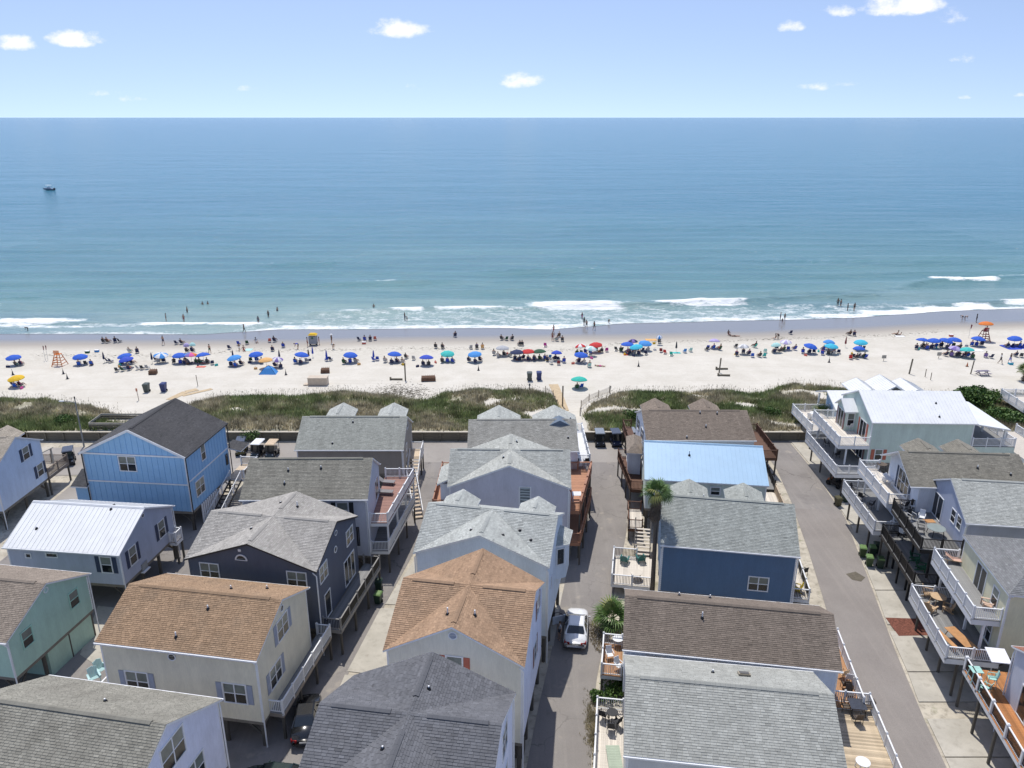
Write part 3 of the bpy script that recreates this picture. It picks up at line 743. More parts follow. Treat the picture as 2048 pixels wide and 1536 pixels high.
def dormer(hs, u, hw, drop, v1, roof, wall=None, v0=0.0, zr=None):
    """little gable on the sea side; its ridge runs back at the height of the main ridge"""
    zr = (zr or hs['zr']) - .04; r = hs['root']
    roof_slopes(r, [[(u - hw, v0, zr - drop), (u, v0, zr), (u, v1, zr), (u - hw, v1, zr - drop)], [(u + hw, v0, zr - drop), (u + hw, v1, zr - drop), (u, v1, zr), (u, v0, zr)]], (roof, TRIM), name='dormer_roof')
    w = MB(); zz = hs['ze'] - .5
    for sg in (-1, 1): w.box(u + sg * (hw - .3) - .05, u + sg * (hw - .3) + .05, .3, v1 - .3, zz, zr - drop + .02)
    w.extrude([(u - hw + .3, v1 - .3, zz), (u + hw - .3, v1 - .3, zz), (u + hw - .3, v1 - .3, zr - drop + .05), (u, v1 - .3, zr - .16), (u - hw + .3, v1 - .3, zr - drop + .05)], (0, -.1, 0))
    w.build('dormer_wall', [wall or WHITE], r)
    ridge_vent(r, (u, .9, zr), (u, v1 - 1.1, zr), roof, .3, .06)
# ------------------------------------------------------------------ decks
BALM = {}
def deck(hs, u0, u1, v0, v1, z, rails='lfrb', board=None, rail=None, bal=None, fascia=None, run='v', near=True, bsp=.13, posts=True, fh=.3, post_h=None, pw=.13, support=None, gap=None, cap=None, psp=1.85, name='deck', bw=.15, taper=None, pin=0.0):
    """deck of separate boards with railings; sides: l r (constant u), f b (constant v)"""
    root = hs['root']; board = board or WOODG; rail = rail or TRIM; bal = bal or rail; fascia = fascia or rail; rh = 1.0
    lft = 'l' in rails and 'r' not in rails
    def T(u, v):
        if not taper: return (u, v)
        w = taper[0] + (taper[1] - taper[0]) * (v - v0) / (v1 - v0); k = w / (u1 - u0)
        return (u1 - (u1 - u) * k, v) if lft else (u0 + (u - u0) * k, v)
    P = lambda u, v, zz: T(u, v) + (zz,)
    g = MB(); t = .05
    def qb(a, b, c, d): g.hexa([P(a, c, z - .05 - fh), P(b, c, z - .05 - fh), P(b, d, z - .05 - fh), P(a, d, z - .05 - fh)], [P(a, c, z - .032), P(b, c, z - .032), P(b, d, z - .032), P(a, d, z - .032)])
    qb(u0, u1, v0, v0 + t); qb(u0, u1, v1 - t, v1); qb(u0, u0 + t, v0 + t, v1 - t); qb(u1 - t, u1, v0 + t, v1 - t)
    k = u0 + .5
    while k < u1 - .2: qb(k - .02, k + .02, v0 + t, v1 - t); k += .7
    dk = g.build(name, [fascia], root)
    if taper: run = 'u'
    n = max(1, int(((v1 - v0) if run == 'u' else (u1 - u0)) / bw)); ln = (u1 - u0) if run == 'u' else (v1 - v0); st = ((v1 - v0) if run == 'u' else (u1 - u0)) / n
    bm = MB()
    if run == 'u': bm.box(-.02, ln + .02, -.000, st - .004, -.03, 0)
    else: bm.box(-.000, st - .006, -.02, ln + .02, -.03, 0)
    if taper:
        al = MB()
        for i in range(n):
            q = al if not near else MB(); a, b = v0 + i * st + .001, v0 + (i + 1) * st - .003
            q.hexa([P(u0 - .02, a, z - .03), P(u1 + .02, a, z - .03), P(u1 + .02, b, z - .03), P(u0 - .02, b, z - .03)], [P(u0 - .02, a, z), P(u1 + .02, a, z), P(u1 + .02, b, z), P(u0 - .02, b, z)])
            if near: q.build('deck_board', [board], dk)
        if not near: stuff(al.build('deck_boards', [board], dk))
    elif near:
        bmesh_ = bm.mesh('deck_board', [board])
        for i in range(n): inst('deck_board', bmesh_, dk, (u0, v0 + i * st, z + RND.uniform(-.003, .003)) if run == 'u' else (u0 + i * st, v0, z + RND.uniform(-.003, .003)))
    else:
        al = MB()
        for i in range(n):
            x, y = (u0, v0 + i * st) if run == 'u' else (u0 + i * st, v0)
            b2 = MB(); b2.v = [(p[0] + x, p[1] + y, p[2] + z) for p in bm.v]; o = len(al.v); al.v += b2.v; al.f += [tuple(q + o for q in f) for f in bm.f]; al.m += bm.m
        stuff(al.build('deck_boards', [board], dk))
    pk = (pw, rail.name); 
    if pk not in BALM:
        q = MB(); q.box(-pw / 2, pw / 2, -pw / 2, pw / 2, -.2, rh + .06); q.hexa([(-pw * .62, -pw * .62, rh + .06), (pw * .62, -pw * .62, rh + .06), (pw * .62, pw * .62, rh + .06), (-pw * .62, pw * .62, rh + .06)],
               [(-pw * .3, -pw * .3, rh + .13), (pw * .3, -pw * .3, rh + .13), (pw * .3, pw * .3, rh + .13), (-pw * .3, pw * .3, rh + .13)]); BALM[pk] = q.mesh('railing_post', [rail])
    bk = 'b' + bal.name
    if bk not in BALM:
        q = MB(); w = .042 if 'black' in bal.name or 'iron' in bal.name else .038
        q.box(-w / 2, w / 2, -w / 2, w / 2, .1, rh - .06); BALM[bk] = q.mesh('baluster', [bal])
    e = pw / 2
    ends = {'l': ((u0 + e, v0 + e), (u0 + e, v1 - e)), 'r': ((u1 - e, v0 + e), (u1 - e, v1 - e)), 'f': ((u0 + e, v0 + e), (u1 - e, v0 + e)), 'b': ((u0 + e, v1 - e), (u1 - e, v1 - e))}
    seen = set(); allb = MB()
    for s in rails:
        (x0, y0), (x1, y1) = ends[s]; (x0, y0), (x1, y1) = T(x0, y0), T(x1, y1)
        if gap and s in gap:
            f0, f1 = gap[s]; x0, y0, x1, y1 = x0 + (x1 - x0) * f0, y0 + (y1 - y0) * f0, x0 + (x1 - x0) * f1, y0 + (y1 - y0) * f1
        ln = hypot(x1 - x0, y1 - y0); np_ = max(1, round(ln / psp))
        for i in range(np_ + 1):
            x, y = x0 + (x1 - x0) * i / np_, y0 + (y1 - y0) * i / np_
            if (round(x, 1), round(y, 1)) in seen: continue
            seen.add((round(x, 1), round(y, 1))); inst('railing_post', BALM[pk], dk, (x, y, z))
        q = MB(); q.bar((x0, y0, z + rh - .03), (x1, y1, z + rh - .03), .1 if cap is None else cap, .06); q.build('top_rail', [rail], dk)
        q = MB(); q.bar((x0, y0, z + .1), (x1, y1, z + .1), .05, .06); q.build('bottom_rail', [rail], dk)
        nb = int(ln / bsp)
        for i in range(1, nb):
            x, y = x0 + (x1 - x0) * i / nb, y0 + (y1 - y0) * i / nb
            if near: inst('baluster', BALM[bk], dk, (x, y, z))
            else: w = .036; allb.box(x - w / 2, x + w / 2, y - w / 2, y + w / 2, z + .1, z + rh - .06)
    if allb.v: stuff(allb.build('balusters', [bal], dk))
    if posts:
        pp = [(x, y) for x in (u0 + .12 + pin, u1 - .12 - pin) for y in [v0 + .12 + (v1 - v0 - .24) * i / max(1, round((v1 - v0) / 3.2)) for i in range(max(1, round((v1 - v0) / 3.2)) + 1)]]
        outer = {'l': lambda p: p[0] < (u0 + u1) / 2, 'r': lambda p: p[0] > (u0 + u1) / 2}
        sd_ = 'l' if 'l' in rails and 'r' not in rails else ('r' if 'r' in rails and 'l' not in rails else None)
        zb_ = post_h or GZ[0]
        for p in pp:
            if sd_ and not outer[sd_](p): continue
            p = T(*p); q = MB(); q.box(p[0] - .08, p[0] + .08, p[1] - .08, p[1] + .08, zb_ - .05, z - .05 - fh if fh < z else z - .1); q.build('support_post', [support or PILE], dk)
    return dk
def stairs(hs, p0, p1, w, board, side=None, rail=True, railm=None):
    """treads from p0 (top) to p1 (bottom), local points; w = width"""
    p0, p1 = Vector(p0), Vector(p1); d = p1 - p0; n = max(3, int(abs(d.z) / .19)); h = Vector((d.x, d.y, 0)).normalized(); s = Vector((-h.y, h.x, 0)) * w / 2
    g = MB()
    for sg in (-1, 1): g.bar(p0 + s * sg - Vector((0, 0, .15)), p1 + s * sg - Vector((0, 0, .1)), .05, .28)
    st = g.build('stairs', [side or board], hs['root'])
    for i in range(n):
        c = p0 + d * ((i + .5) / n); t = MB(); t.bar(c - s, c + s, .28, .04); t.build('tread', [board], st)
    if rail:
        rm = railm or TRIM
        for sg in (-1, 1):
            q = MB(); q.bar(p0 + s * sg + Vector((0, 0, .95)), p1 + s * sg + Vector((0, 0, .95)), .07, .06)
            for i in range(0, n * 2 + 1):
                c = p0 + d * (i / (n * 2)) + s * sg; w_ = .1 if i % 8 == 0 else .03; q.box(c.x - w_ / 2, c.x + w_ / 2, c.y - w_ / 2, c.y + w_ / 2, c.z, c.z + (1.05 if i % 8 == 0 else .93))
            q.build('stair_rail', [rm], st)
    return st
# ------------------------------------------------------------------ the cottages
def lc(hs, px, py, z):
    """photo pixel at height z in a house's own coordinates"""
    r = hs['root']; p = un(px, py, z); a = r.rotation_euler.z; dx, dy = p.x - r.location.x, p.y - r.location.y
    return (cos(a) * dx + sin(a) * dy, -sin(a) * dx + cos(a) * dy)
GB = 'raised beach cottages'
navy = pm('navy shutters', (.03, .045, .09), .5, .1); greysh = pm('grey blue shutters', (.30, .33, .40), .5, .1); redsh = pm('coral shutters', (.45, .13, .08), .5, .1); black = pm('black shutters', (.02, .022, .026), .5, .1); brownsh = pm('mauve shutters', (.24, .13, .115), .5, .1)
blackm = pm('black iron', (.015, .015, .017), .45, .1); brownw = pm('dark brown deck', (.12, .062, .04), .75, .25, 2, .1, rnd=.16, stretch=(1, 6, 6)); orangew = pm('orange stained deck', (.40, .20, .115), .65, .2, 2, .1, rnd=.16, stretch=(1, 6, 6)); orangep = pm('orange stained rail', (.34, .165, .10), .6, .15)
tanw = pm('tan deck boards', (.52, .42, .31), .8, .2, 2, .1, rnd=.16, stretch=(1, 6, 6)); palew = pm('pale bleached deck', (.62, .57, .5), .85, .15, 2, .1, rnd=.16, stretch=(1, 6, 6)); oldw = pm('old striped boards', (.47, .38, .265), .85, .4, 1.6, .2, 40, rnd=.3, stretch=(.5, 5, 5)); redw = pm('reddish deck boards', (.27, .15, .12), .75, .25, 2, .1, rnd=.16, stretch=(1, 6, 6))
greyd = pm('grey composite deck', (.22, .22, .215), .7, .15, 2, rnd=.16, stretch=(1, 6, 6)); honeyw = pm('honey stained deck', (.38, .165, .06), .5, .3, 2, .1, rnd=.3, stretch=(.6, 6, 6))
H_ = house
# --- far left column
h = H_('A1', 'beach_cottage', 'pale blue white cottage cut by the left edge, navy shutters on its tall side wall', (-57.23, 75.47, -1), 9, 8.36, 6.86, 8.94, 2.2, 'x', siding('pale blue', (.60, .68, .80)), shingle('warm grey', (0.390, 0.352, 0.307)),
       wins=[('r', 1.3, 6.5, 1.0, 1.35, dict(n=1, shut=navy)), ('r', 3.0, 3.7, 1.0, 1.35, dict(n=1, shut=navy))], dsp=('fr',))
dormer(h, 1.5, 1.7, .9, 3.4, shingle('warm grey', (0.390, 0.352, 0.307)))
deck(h, .5, 4.45, 3.95, 8.0, 2.3, 'rb', WOODG, pm('brown grey rail', (.2, .16, .13), .8, .2), near=False)
g = MB(); g.hexa([(1.2, 3.9, 4.9), (3.5, 3.9, 4.9), (3.5, 7.2, 4.5), (1.2, 7.2, 4.5)], [(1.2, 3.9, 5.0), (3.5, 3.9, 5.0), (3.5, 7.2, 4.6), (1.2, 7.2, 4.6)]); g.box(3.2, 3.35, 6.9, 7.05, 2.3, 4.5); shade_attr(g.build('porch_roof', [shingle('porch', (0.450, 0.420, 0.375))], h['root']), 1)
h = H_('A2', 'beach_cottage', 'lavender grey cottage with a white standing seam metal roof and navy shutters', (-38.53, 62.59, -6.7), 10.91, 8.92, 5.58, 7.73, 2.41, 'x', siding('lavender', (.42, .45, .53)), pm('white metal roof', (.76, .77, .77), .4, .06, .8, dirt=.08), metal=True, dsp=('fr', 'br'), seam=.44,
       wins=[('f', 3.9, 4.35, .95, 1.5, dict(n=1, shut=navy)), ('f', -3.34, 4.75, .42, .32, dict(n=1, rails=False, blind=False)), ('f', -1.09, 4.95, 1.0, .3, dict(n=1, rails=False, blind=False)), ('r', -2.5, 4.35, .95, 1.6, dict(n=1, shut=navy)), ('r', 2.17, 4.35, .95, 1.6, dict(n=1, shut=navy))],
       vents=[(2.4, -.35, .2), (-3.4, -2.6, .2), (1.9, .8, .2)], rv=False)
round_vent(h, 'r', -.25, 7.05, .22)
ridge = MB(); ridge.hexa([(-5.4, -.16, 7.68), (5.4, -.16, 7.68), (5.4, .16, 7.68), (-5.4, .16, 7.68)], [(-5.4, -.05, 7.8), (5.4, -.05, 7.8), (5.4, .05, 7.8), (-5.4, .05, 7.8)]); ridge.build('ridge_cap', [MATS['white metal roof']], h['root'])
deck(h, 5.25, 6.0, 3.0, 4.2, 2.4, 'rfb', WOODG, TRIM, posts=True)
h = H_('A3', 'beach_cottage', 'mint green cottage with a brown shingle roof at the left edge', (-39.62, 50.71, -9.1), 9, 8.94, 5.75, 7.76, 2.52, 'x', siding('mint', (.41, .58, .48)), shingle('brown grey', (.255, .218, .19)), dsp=('fr', 'br'),
       wins=[('r', -2.5, 4.75, .95, 1.3, dict(n=1, blind=True, frame=pm('mint trim', (.36, .6, .5), .5))), ('r', 2.48, 4.7, .95, 1.3, dict(n=1, frame=pm('mint trim', (.36, .6, .5), .5)))], vents=[(.1, -.5)])
round_vent(h, 'r', 0, 7.15, .24, pm('mint vent', (.45, .62, .56)))
g = MB(); g.box(.6, 4.2, -1.0, 3.9, .02, 2.2); g.build('ground_floor_room', [siding('mint', (.41, .58, .48))], h['root'])
h = H_('A4', 'beach_cottage', 'grey shingled cottage with a lavender white gable at the bottom left corner', (-24.39, 34.08, -10.2), 11.95, 10.05, 7.56, 10.25, 2.6, 'x', siding('lavender white', (.70, .72, .82)), shingle('old grey', (0.252, 0.246, 0.221), .35), dsp=('br',),
       wins=[('r', .35, 8.1, 2.0, 1.75, dict(n=2)), ('r', 1.85, 5.1, 1.7, 1.6, dict(n=2))], vents=[(.6, 2.0, .2), (-1.2, -3.2, .2)])
# --- second column
bl = pm('sky blue siding', (.27, .485, .72), .6, .07, .8, fine=.04, bscale=9)
h = H_('B0', 'blue_house', 'two storey sky blue house with a dark shingle roof and white trim', (-38.21, 76.3, -5.9), 11.43, 9.48, 8.5, 11.28, 2.26, 'y', bl, shingle('charcoal', (.082, .083, .092)), batten=.62, bmat=pm('sky blue batten', (.22, .43, .69), .6), gut=(), dsp=(), rv=True,
       wins=[('f', -.73, 7.45, 1.75, 1.55, dict(n=2)), ('r', -.9, 7.4, .8, 1.6, dict(n=1)), ('r', -2.4, 4.15, 1.7, 1.6, dict(n=2)), ('r', 3.9, 4.4, .3, 1.1, dict(n=1, rails=False, blind=False, frame=DARKT))])
R = h['root']; l, d = h['l'], h['d']
for (p, q, w) in (((-l + .2, -d + .2, 8.55 - .1), (l - .2, -d + .2, 8.45), .16), ((-l + .2, -d + .2, 5.35), (l - .2, -d + .2, 5.35), .14), ((l - .17, -d + .3, 5.6), (l - .17, d - .3, 5.6), .14)):
    g = MB(); g.bar(p, q, .06, w); g.build('trim_board', [TRIM], R)
for sx in (-1, 1):
    g = MB(); g.bar((sx * l, -d - .02, 8.45), (0, -d - .02, 11.22), .05, .24); g.build('rake_board', [TRIM], R)
    gutter(R, (sx * (l + .05), -d, 8.44), (sx * (l + .05), d, 8.44), DARKT)
for (x, y) in ((l - .12, -d + .12), (l - .12, d - .12), (-l + .12, -d + .12)):
    g = MB(); g.tube([(x + .08, y, 8.4), (x + .08, y, .2)], .055, 6); g.build('downspout', [DARKT], R)
for (P) in ([(-l - 1.5, -d - .2, 4.75), (-l + .35, -d - .2, 4.75), (-l + .35, -d + 2.0, 5.75), (-l - 1.5, -d + 2.0, 5.75)],):
    roof_slopes(R, [P], (shingle('charcoal', (.082, .083, .092)), TRIM), name='lean_to_roof')
g = MB(); g.box(-l - 1.3, -l + .2, -d + .24, -d + 1.8, 2.3, 4.8); g.build('lean_to_wall', [bl], R)
deck(h, l - .2, l + 1.9, 3.4, 7.2, 2.3, 'rb', tanw, TRIM, blackm, near=False)
roof_slopes(R, [[(l - .6, d - .2, 5.6), (l + 1.3, d - .2, 5.2), (l + 1.3, d + 2.0, 5.2), (l - .6, d + 2.0, 5.6)]], (shingle('charcoal', (.082, .083, .092)), TRIM), name='porch_roof')
stairs(h, (l + .9, 3.3, 2.3), (l + .9, -2.6, .1), 1.3, pm('dark treads', (.03, .028, .027), .7), railm=TRIM)
g = MB()
for i in range(9): g.box(l - .12, l - .02, -2.9 + i * .42, -2.68 + i * .42, .1, 2.3)
stuff(g.build('lattice_skirt', [TRIM], R))
h = H_('B1', 'beach_cottage', 'taupe seafront cottage with a mottled grey shingle roof beside the bulkhead', (-18.34, 83.73, -.1), 12.3, 8.56, 5.62, 8.01, 2.6, 'x', siding('taupe', (.30, .265, .225)), shingle('mottled grey', (0.330, 0.345, 0.330)), dsp=('fr',), vents=[(-.1, -.8, .2), (-2, -3.5, .2)],
       wins=[('r', .5, 6.9, .9, 1.1, dict(n=1)), ('r', -1, 4.2, .9, 1.4, dict(n=1))])
for u in (-2.3, 3.9): dormer(h, u, 1.7, .87, 4.7, shingle('light grey', (0.405, 0.427, 0.427)))
deck(h, 6.0, 7.5, .8, 3.0, 2.5, 'rb', tanw, TRIM, near=False); stairs(h, (6.75, .8, 2.5), (6.75, -5.0, .1), 1.3, tanw)
h = H_('B2', 'beach_cottage', 'grey cottage with two stacked white railed decks and loungers on the upper one', (-18.9, 66.2, .5), 11.6, 7.6, 8.3, 10.7, 2.37, 'x', siding('blue grey', (.49, .51, .57)), shingle('stained grey', (0.252, 0.246, 0.221), .25), dsp=('fr',), vents=[(-1.9, -1.2, .3), (1.1, -1.0, .3), (-2.0, -2.4, .3)],
       wins=[('f', 3.4, 7.1, 1.0, 1.5, dict(n=1, shut=black)), ('f', 4.3, 4.4, .8, 1.8, dict(n=1, rails=False, blind=False, frame=black)), ('r', 1.8, 6.6, 1.6, 2.0, dict(n=2, rails=False))])
deck(h, 5.6, 8.6, -2.6, 7.2, 5.2, 'rfb', redw, TRIM, taper=(1.7, 3.1), support=TRIM, post_h=2.6); deck(h, 5.6, 8.6, -2.9, 6.9, 2.4, 'rfb', greyd, TRIM, taper=(1.7, 3.1))
stairs(h, (7.6, 13.0, 2.2), (8.9, 7.4, .1), 1.0, tanw)
deck(h, -8.2, -5.6, -3.0, 6.0, 2.4, 'lf', redw, TRIM, near=False)
nv = siding('charcoal navy', (.09, .105, .142)); gr3 = shingle('silver grey', (0.365, 0.354, 0.345))
h = H_('B3', 'beach_cottage', 'charcoal navy cottage with a silver grey cross gabled roof and half round window', (-19.72, 56.51, -9.7), 11.07, 8.98, 7.97, 9.9, 2.6, '+', nv, gr3, eavem=DARKT, corner=nv, dsp=('fr',), vents=[(-1.1, -1.7, .15), (1.0, 2.4, .5), (-.6, 2.6, .12)],
       wins=[('f', -3.6, 6.95, 1.5, 1.35, dict(n=2)), ('f', 3.75, 6.95, 1.5, 1.35, dict(n=2)), ('r', 2.74, 7.0, 1.4, 1.3, dict(n=2)), ('r', -2.92, 7.0, 1.4, 1.3, dict(n=2)), ('r', 2.2, 4.1, 2.2, 2.3, dict(n=3, rails=False, kind='glass_door')), ('r', -2.6, 3.85, 1.0, 2.1, dict(n=1, rails=False, kind='glass_door'))])
round_vent(h, 'f', -.75, 8.25, .52, half=True); round_vent(h, 'r', -.02, 8.85, .24); round_vent(h, 'r', -.35, 7.5, .3)
g = MB(); g.box(-.9, -.68, -4.34, -4.26, 9.05, 9.25); g.build('wall_lamp', [TRIM], h['root'])
deck(h, 5.3, 6.9, -3.9, 5.6, 2.4, 'rfb', greyd, pm('grey timber rail', (.26, .25, .235), .7), blackm)
g = MB(); g.hexa([(-6.4, -4.0, 4.9), (-5.3, -4.0, 5.2), (-5.3, -2.0, 5.2), (-6.4, -2.0, 4.9)], [(-6.4, -4.0, 4.95), (-5.3, -4.0, 5.25), (-5.3, -2.0, 5.25), (-6.4, -2.0, 4.95)]); g.build('awning', [WHITE], h['root'])
h = H_('B4', 'beach_cottage', 'cream cottage with a tan brown shingle roof and grey shutters, white railed side deck', (-21.8, 46.74, -9.4), 11.73, 8.44, 7.42, 9.25, 2.18, 'x', siding('cream', (.72, .67, .52)), shingle('tan brown', (.315, .218, .148), .2), dsp=('fr',), vents=[(-.35, -3.3, .4), (.9, -1.2, .3), (1.2, 1.4, .3), (3.4, 2.5, .3)],
       wins=[('f', -3.35, 4.35, 1.6, 1.5, dict(n=2, shut=greysh)), ('f', 3.85, 4.35, 1.6, 1.5, dict(n=2, shut=greysh)), ('r', -.05, 7.05, 1.6, 1.5, dict(n=2, shut=greysh)), ('r', -1.71, 4.35, 1.6, 1.5, dict(n=2, shut=greysh))])
round_vent(h, 'f', -.4, 6.75, .3); round_vent(h, 'r', 0.1, 8.45, .26)
deck(h, 5.5, 6.7, -3.1, 5.5, 2.25, 'rfb', greyd, TRIM, fascia=pm('weathered fascia', (.28, .24, .2), .8))
deck(h, -7.2, -5.7, -4.1, 1.8, 1.9, 'lf', palew, TRIM)
# --- middle column
h = H_('C0', 'beach_cottage', 'seafront cottage with olive grey roof and white side deck next to the beach path', (1.13, 79.21, .6), 11.88, 8.66, 7.48, 9.43, 2.6, 'x', WHITE if False else siding('white', (.72, .74, .78)), shingle('olive grey', (.31, .31, .30), .2), dsp=('fr',), vents=[(4.9, -2.6, .2), (5.4, .6, .3)],
       wins=[('f', 4.6, 4.6, .9, 1.5, dict(n=1)), ('r', -1, 6.2, 1.0, 1.6, dict(n=1))])
for u in (-2.6, 3.8): dormer(h, u, 2.5, 1.3, 4.6, shingle('light grey', (0.405, 0.427, 0.427)))
g = MB(); zz = h['zr']; g.extrude([(2.8, -.9, zz - .45), (5.4, -.9, zz - .45), (4.1, -.9, zz + .18)], (0, 1.6, 0)); g.build('louvre_gable', [pm('blue grey louvre', (.13, .17, .22), .6)], h['root'])
deck(h, 5.7, 7.5, -1.8, 7.5, 4.9, 'rfb', WHITE if False else pm('white deck boards', (.66, .67, .69), .7, .08), TRIM); 
deck(h, 5.7, 7.3, -1.8, 6.2, 2.5, 'rf', greyd, TRIM, near=False)
h = H_('C1', 'beach_cottage', 'lavender grey cross gabled cottage with orange stained decks on the lane side', (-.18, 69.05, -1.3), 11.71, 7.65, 8.04, 10.35, 2.6, '+', siding('grey lilac', (.53, .52, .57)), shingle('grey tabs', (0.398, 0.413, 0.405)), dsp=('fr',), vents=[(-.6, -1.6, .25), (.6, 2.2, .3)])
deck(h, 5.6, 8.6, -2.9, 6.2, 5.2, 'rfb', orangew, orangep, taper=(1.2, 3.0), cap=.22); deck(h, 5.6, 8.6, -4.2, 5.4, 2.5, 'rfb', orangew, orangep, taper=(1.2, 3.0), near=False)
deck(h, -7.5, -5.6, -2.5, 6.2, 5.0, 'lfb', orangew, orangep, near=False)
o, s_, n_ = [Vector(v) for v in h['walls']['f']]
WP = window(h['root'], o + s_ * 1.49 + Vector((0, 0, 7.15)) + n_ * .005, s_, n_, 1.0, 1.75, n=1, rails=False, label=None)
wv = bpy.data.materials.new('wave etched glass'); wv.use_nodes = True
nt = wv.node_tree; w_ = nt.nodes.new('ShaderNodeTexWave'); w_.bands_direction = 'Z'; w_.inputs['Scale'].default_value = 1.1; w_.inputs['Distortion'].default_value = 4; w_.inputs['Detail Scale'].default_value = .6
tc_ = nt.nodes.new('ShaderNodeTexCoord'); nt.links.new(tc_.outputs['Object'], w_.inputs[0]); rp = nt.nodes.new('ShaderNodeValToRGB'); rp.color_ramp.elements[0].color = (.05, .07, .08, 1); rp.color_ramp.elements[1].color = (.36, .42, .44, 1)
nt.links.new(w_.outputs[0], rp.inputs[0]); nt.links.new(rp.outputs[0], nt.nodes['Principled BSDF'].inputs[0]); nt.nodes['Principled BSDF'].inputs['Roughness'].default_value = .15
WP.children[0].data.materials[0] = wv
g = MB(); g.box(-6.7, -5.6, -2.2, 1.4, 4.9, 7.6); g.build('bay', [siding('white', (.72, .74, .78))], h['root'])
roof_slopes(h['root'], [[(-7.0, -2.4, 7.6), (-5.6, -2.4, 8.3), (-5.6, 1.6, 8.3), (-7.0, 1.6, 7.6)]], (shingle('light grey', (0.405, 0.427, 0.427)), TRIM), name='bay_roof')
lg = shingle('light grey', (0.435, 0.458, 0.450)); pb = siding('ice blue', (.66, .72, .78))
h = H_('C2', 'beach_cottage', 'ice blue cottage with a light grey roof, front gable and side bay', (-1.6, 55.57, -11.4), 10.78, 8.67, 8.93, 11.07, 2.6, '3', pb, lg, dsp=('fr', 'fl'), vents=[(2.6, -1.6, .1), (3.6, -2.3, .1), (1.5, -2.9, .1), (-1.0, -3.0, .12)], wins=[('r', -2.0, 6.2, .25, .9, dict(n=1, rails=False, blind=False))])
for u in (-3.2, 3.3): dormer(h, u, 1.5, .85, 3.0, lg, pb)
R = h['root']; zt = 8.05
B0_ = [(5.1, .4), (6.0, 1.0), (6.0, 2.9), (5.1, 3.5)]
g = MB(); g.extrude([(x, y, 4.8) for x, y in B0_], (0, 0, zt - 4.8)); by = g.build('bay', [pb], R)
roof_slopes(R, [[(4.9, .1, zt), (6.25, .8, zt), (5.0, 1.3, zt + .75)], [(6.25, .8, zt), (6.25, 3.1, zt), (5.0, 2.6, zt + .75), (5.0, 1.3, zt + .75)], [(6.25, 3.1, zt), (4.9, 3.8, zt), (5.0, 2.6, zt + .75)]], (lg, TRIM), name='bay_roof')
dv = Vector((.9, .6, 0)).normalized(); window(R, Vector((5.55, .7, 6.9)) + Vector((dv.y, -dv.x, 0)) * .01, dv, (dv.y, -dv.x, 0), .62, 1.4, n=1, rails=False, blind=False)
og_ = shingle('terracotta tan', (.355, .24, .165), .1); cr = siding('ivory', (.72, .69, .58))
h = H_('C3', 'beach_cottage', 'ivory cottage with a terracotta tan cross gabled roof beside the white car', (-2.94, 44.85, -9.9), 9.22, 9.4, 8.7, 11.09, 2.51, '+', {'f': cr, 'r': siding('lavender white', (.70, .72, .82)), 'l': cr, 'b': cr}, og_, dsp=('fr',), vents=[(-.7, -3.0, .5), (1.0, -2.6, .4)],  # right wall colour carries the bluish sky light on that side
       wins=[('f', 0.04, 8.0, 1.0, 1.4, dict(n=1, shut=redsh)), ('r', 2.33, 8.4, 1.0, 1.4, dict(n=1, shut=brownsh)), ('r', 1.18, 5.4, 1.0, 1.5, dict(n=1, shut=brownsh))])
round_vent(h, 'f', 0, 10.3, .3, greysh); round_vent(h, 'r', .1, 10.2, .3)
deck(h, -6.2, -4.4, -4.4, 1.5, 2.5, 'lf', orangew, orangep, near=False)
dk = shingle('dark slate', (.135, .14, .16))
h = H_('C4', 'beach_cottage', 'nearest cottage with a dark slate grey cross gabled roof at the bottom of the picture', (-5.51, 33.21, -8.8), 10.08, 10.12, 8.51, 10.84, 2.6, '+', siding('lavender white', (.70, .72, .82)), dk, dsp=('br',), vents=[(.5, 2.2, .2), (-.75, -2.3, .2)], wins=[('r', 1.9, 8.0, 1.5, 1.7, dict(n=2)), ('r', 1.9, 5.0, 1.5, 1.5, dict(n=2))], ex=.16, tab=.34)
# --- fourth column
br = shingle('umber', (0.225, 0.188, 0.162)); wh = siding('white', (.72, .74, .78))
h = H_('D0', 'beach_cottage', 'white seafront cottage with an umber shingle roof and dark brown decks', (21.75, 85.87, -.5), 12.61, 9.07, 5.98, 7.95, 2.6, 'x', wh, br, dsp=(), vents=[(.6, -.5, .3), (2.6, -.6, .3), (.9, -2.6, .35), (-1.6, -4.2, .3)], wins=[('l', -2.6, 5.1, 1.0, 1.3, dict(n=1, shut=navy)), ('l', .6, 5.1, 1.0, 1.3, dict(n=1, shut=navy))])
for u in (-4.0, 2.0): dormer(h, u, 1.8, .95, 4.3, br, wh)
deck(h, 6.1, 10.0, -1.7, 6.8, 2.5, 'rfb', brownw, brownw, run='u')
deck(h, -7.3, -6.1, 2.5, 8.0, 2.5, 'lb', brownw, brownw, near=False)
blr = pm('light blue metal roof', (.33, .50, .66), .45, .06, .8, dirt=.06)
h = H_('D1', 'beach_cottage', 'pale cottage with a light blue standing seam metal roof', (20.29, 75.3, -7), 12.38, 9.73, 6.0, 8.2, 2.6, 'y' if False else 'x', siding('pale green white', (.60, .66, .60)), blr, metal=True, seam=.45, dsp=(), vents=[(-1.5, -1.6, .5)], rv=False, gut=(), wins=[('l', -2.5, 5.2, 1.0, 1.4, dict(n=1, shut=navy)), ('f', 1.0, 5.0, .9, .8, dict(n=1))])
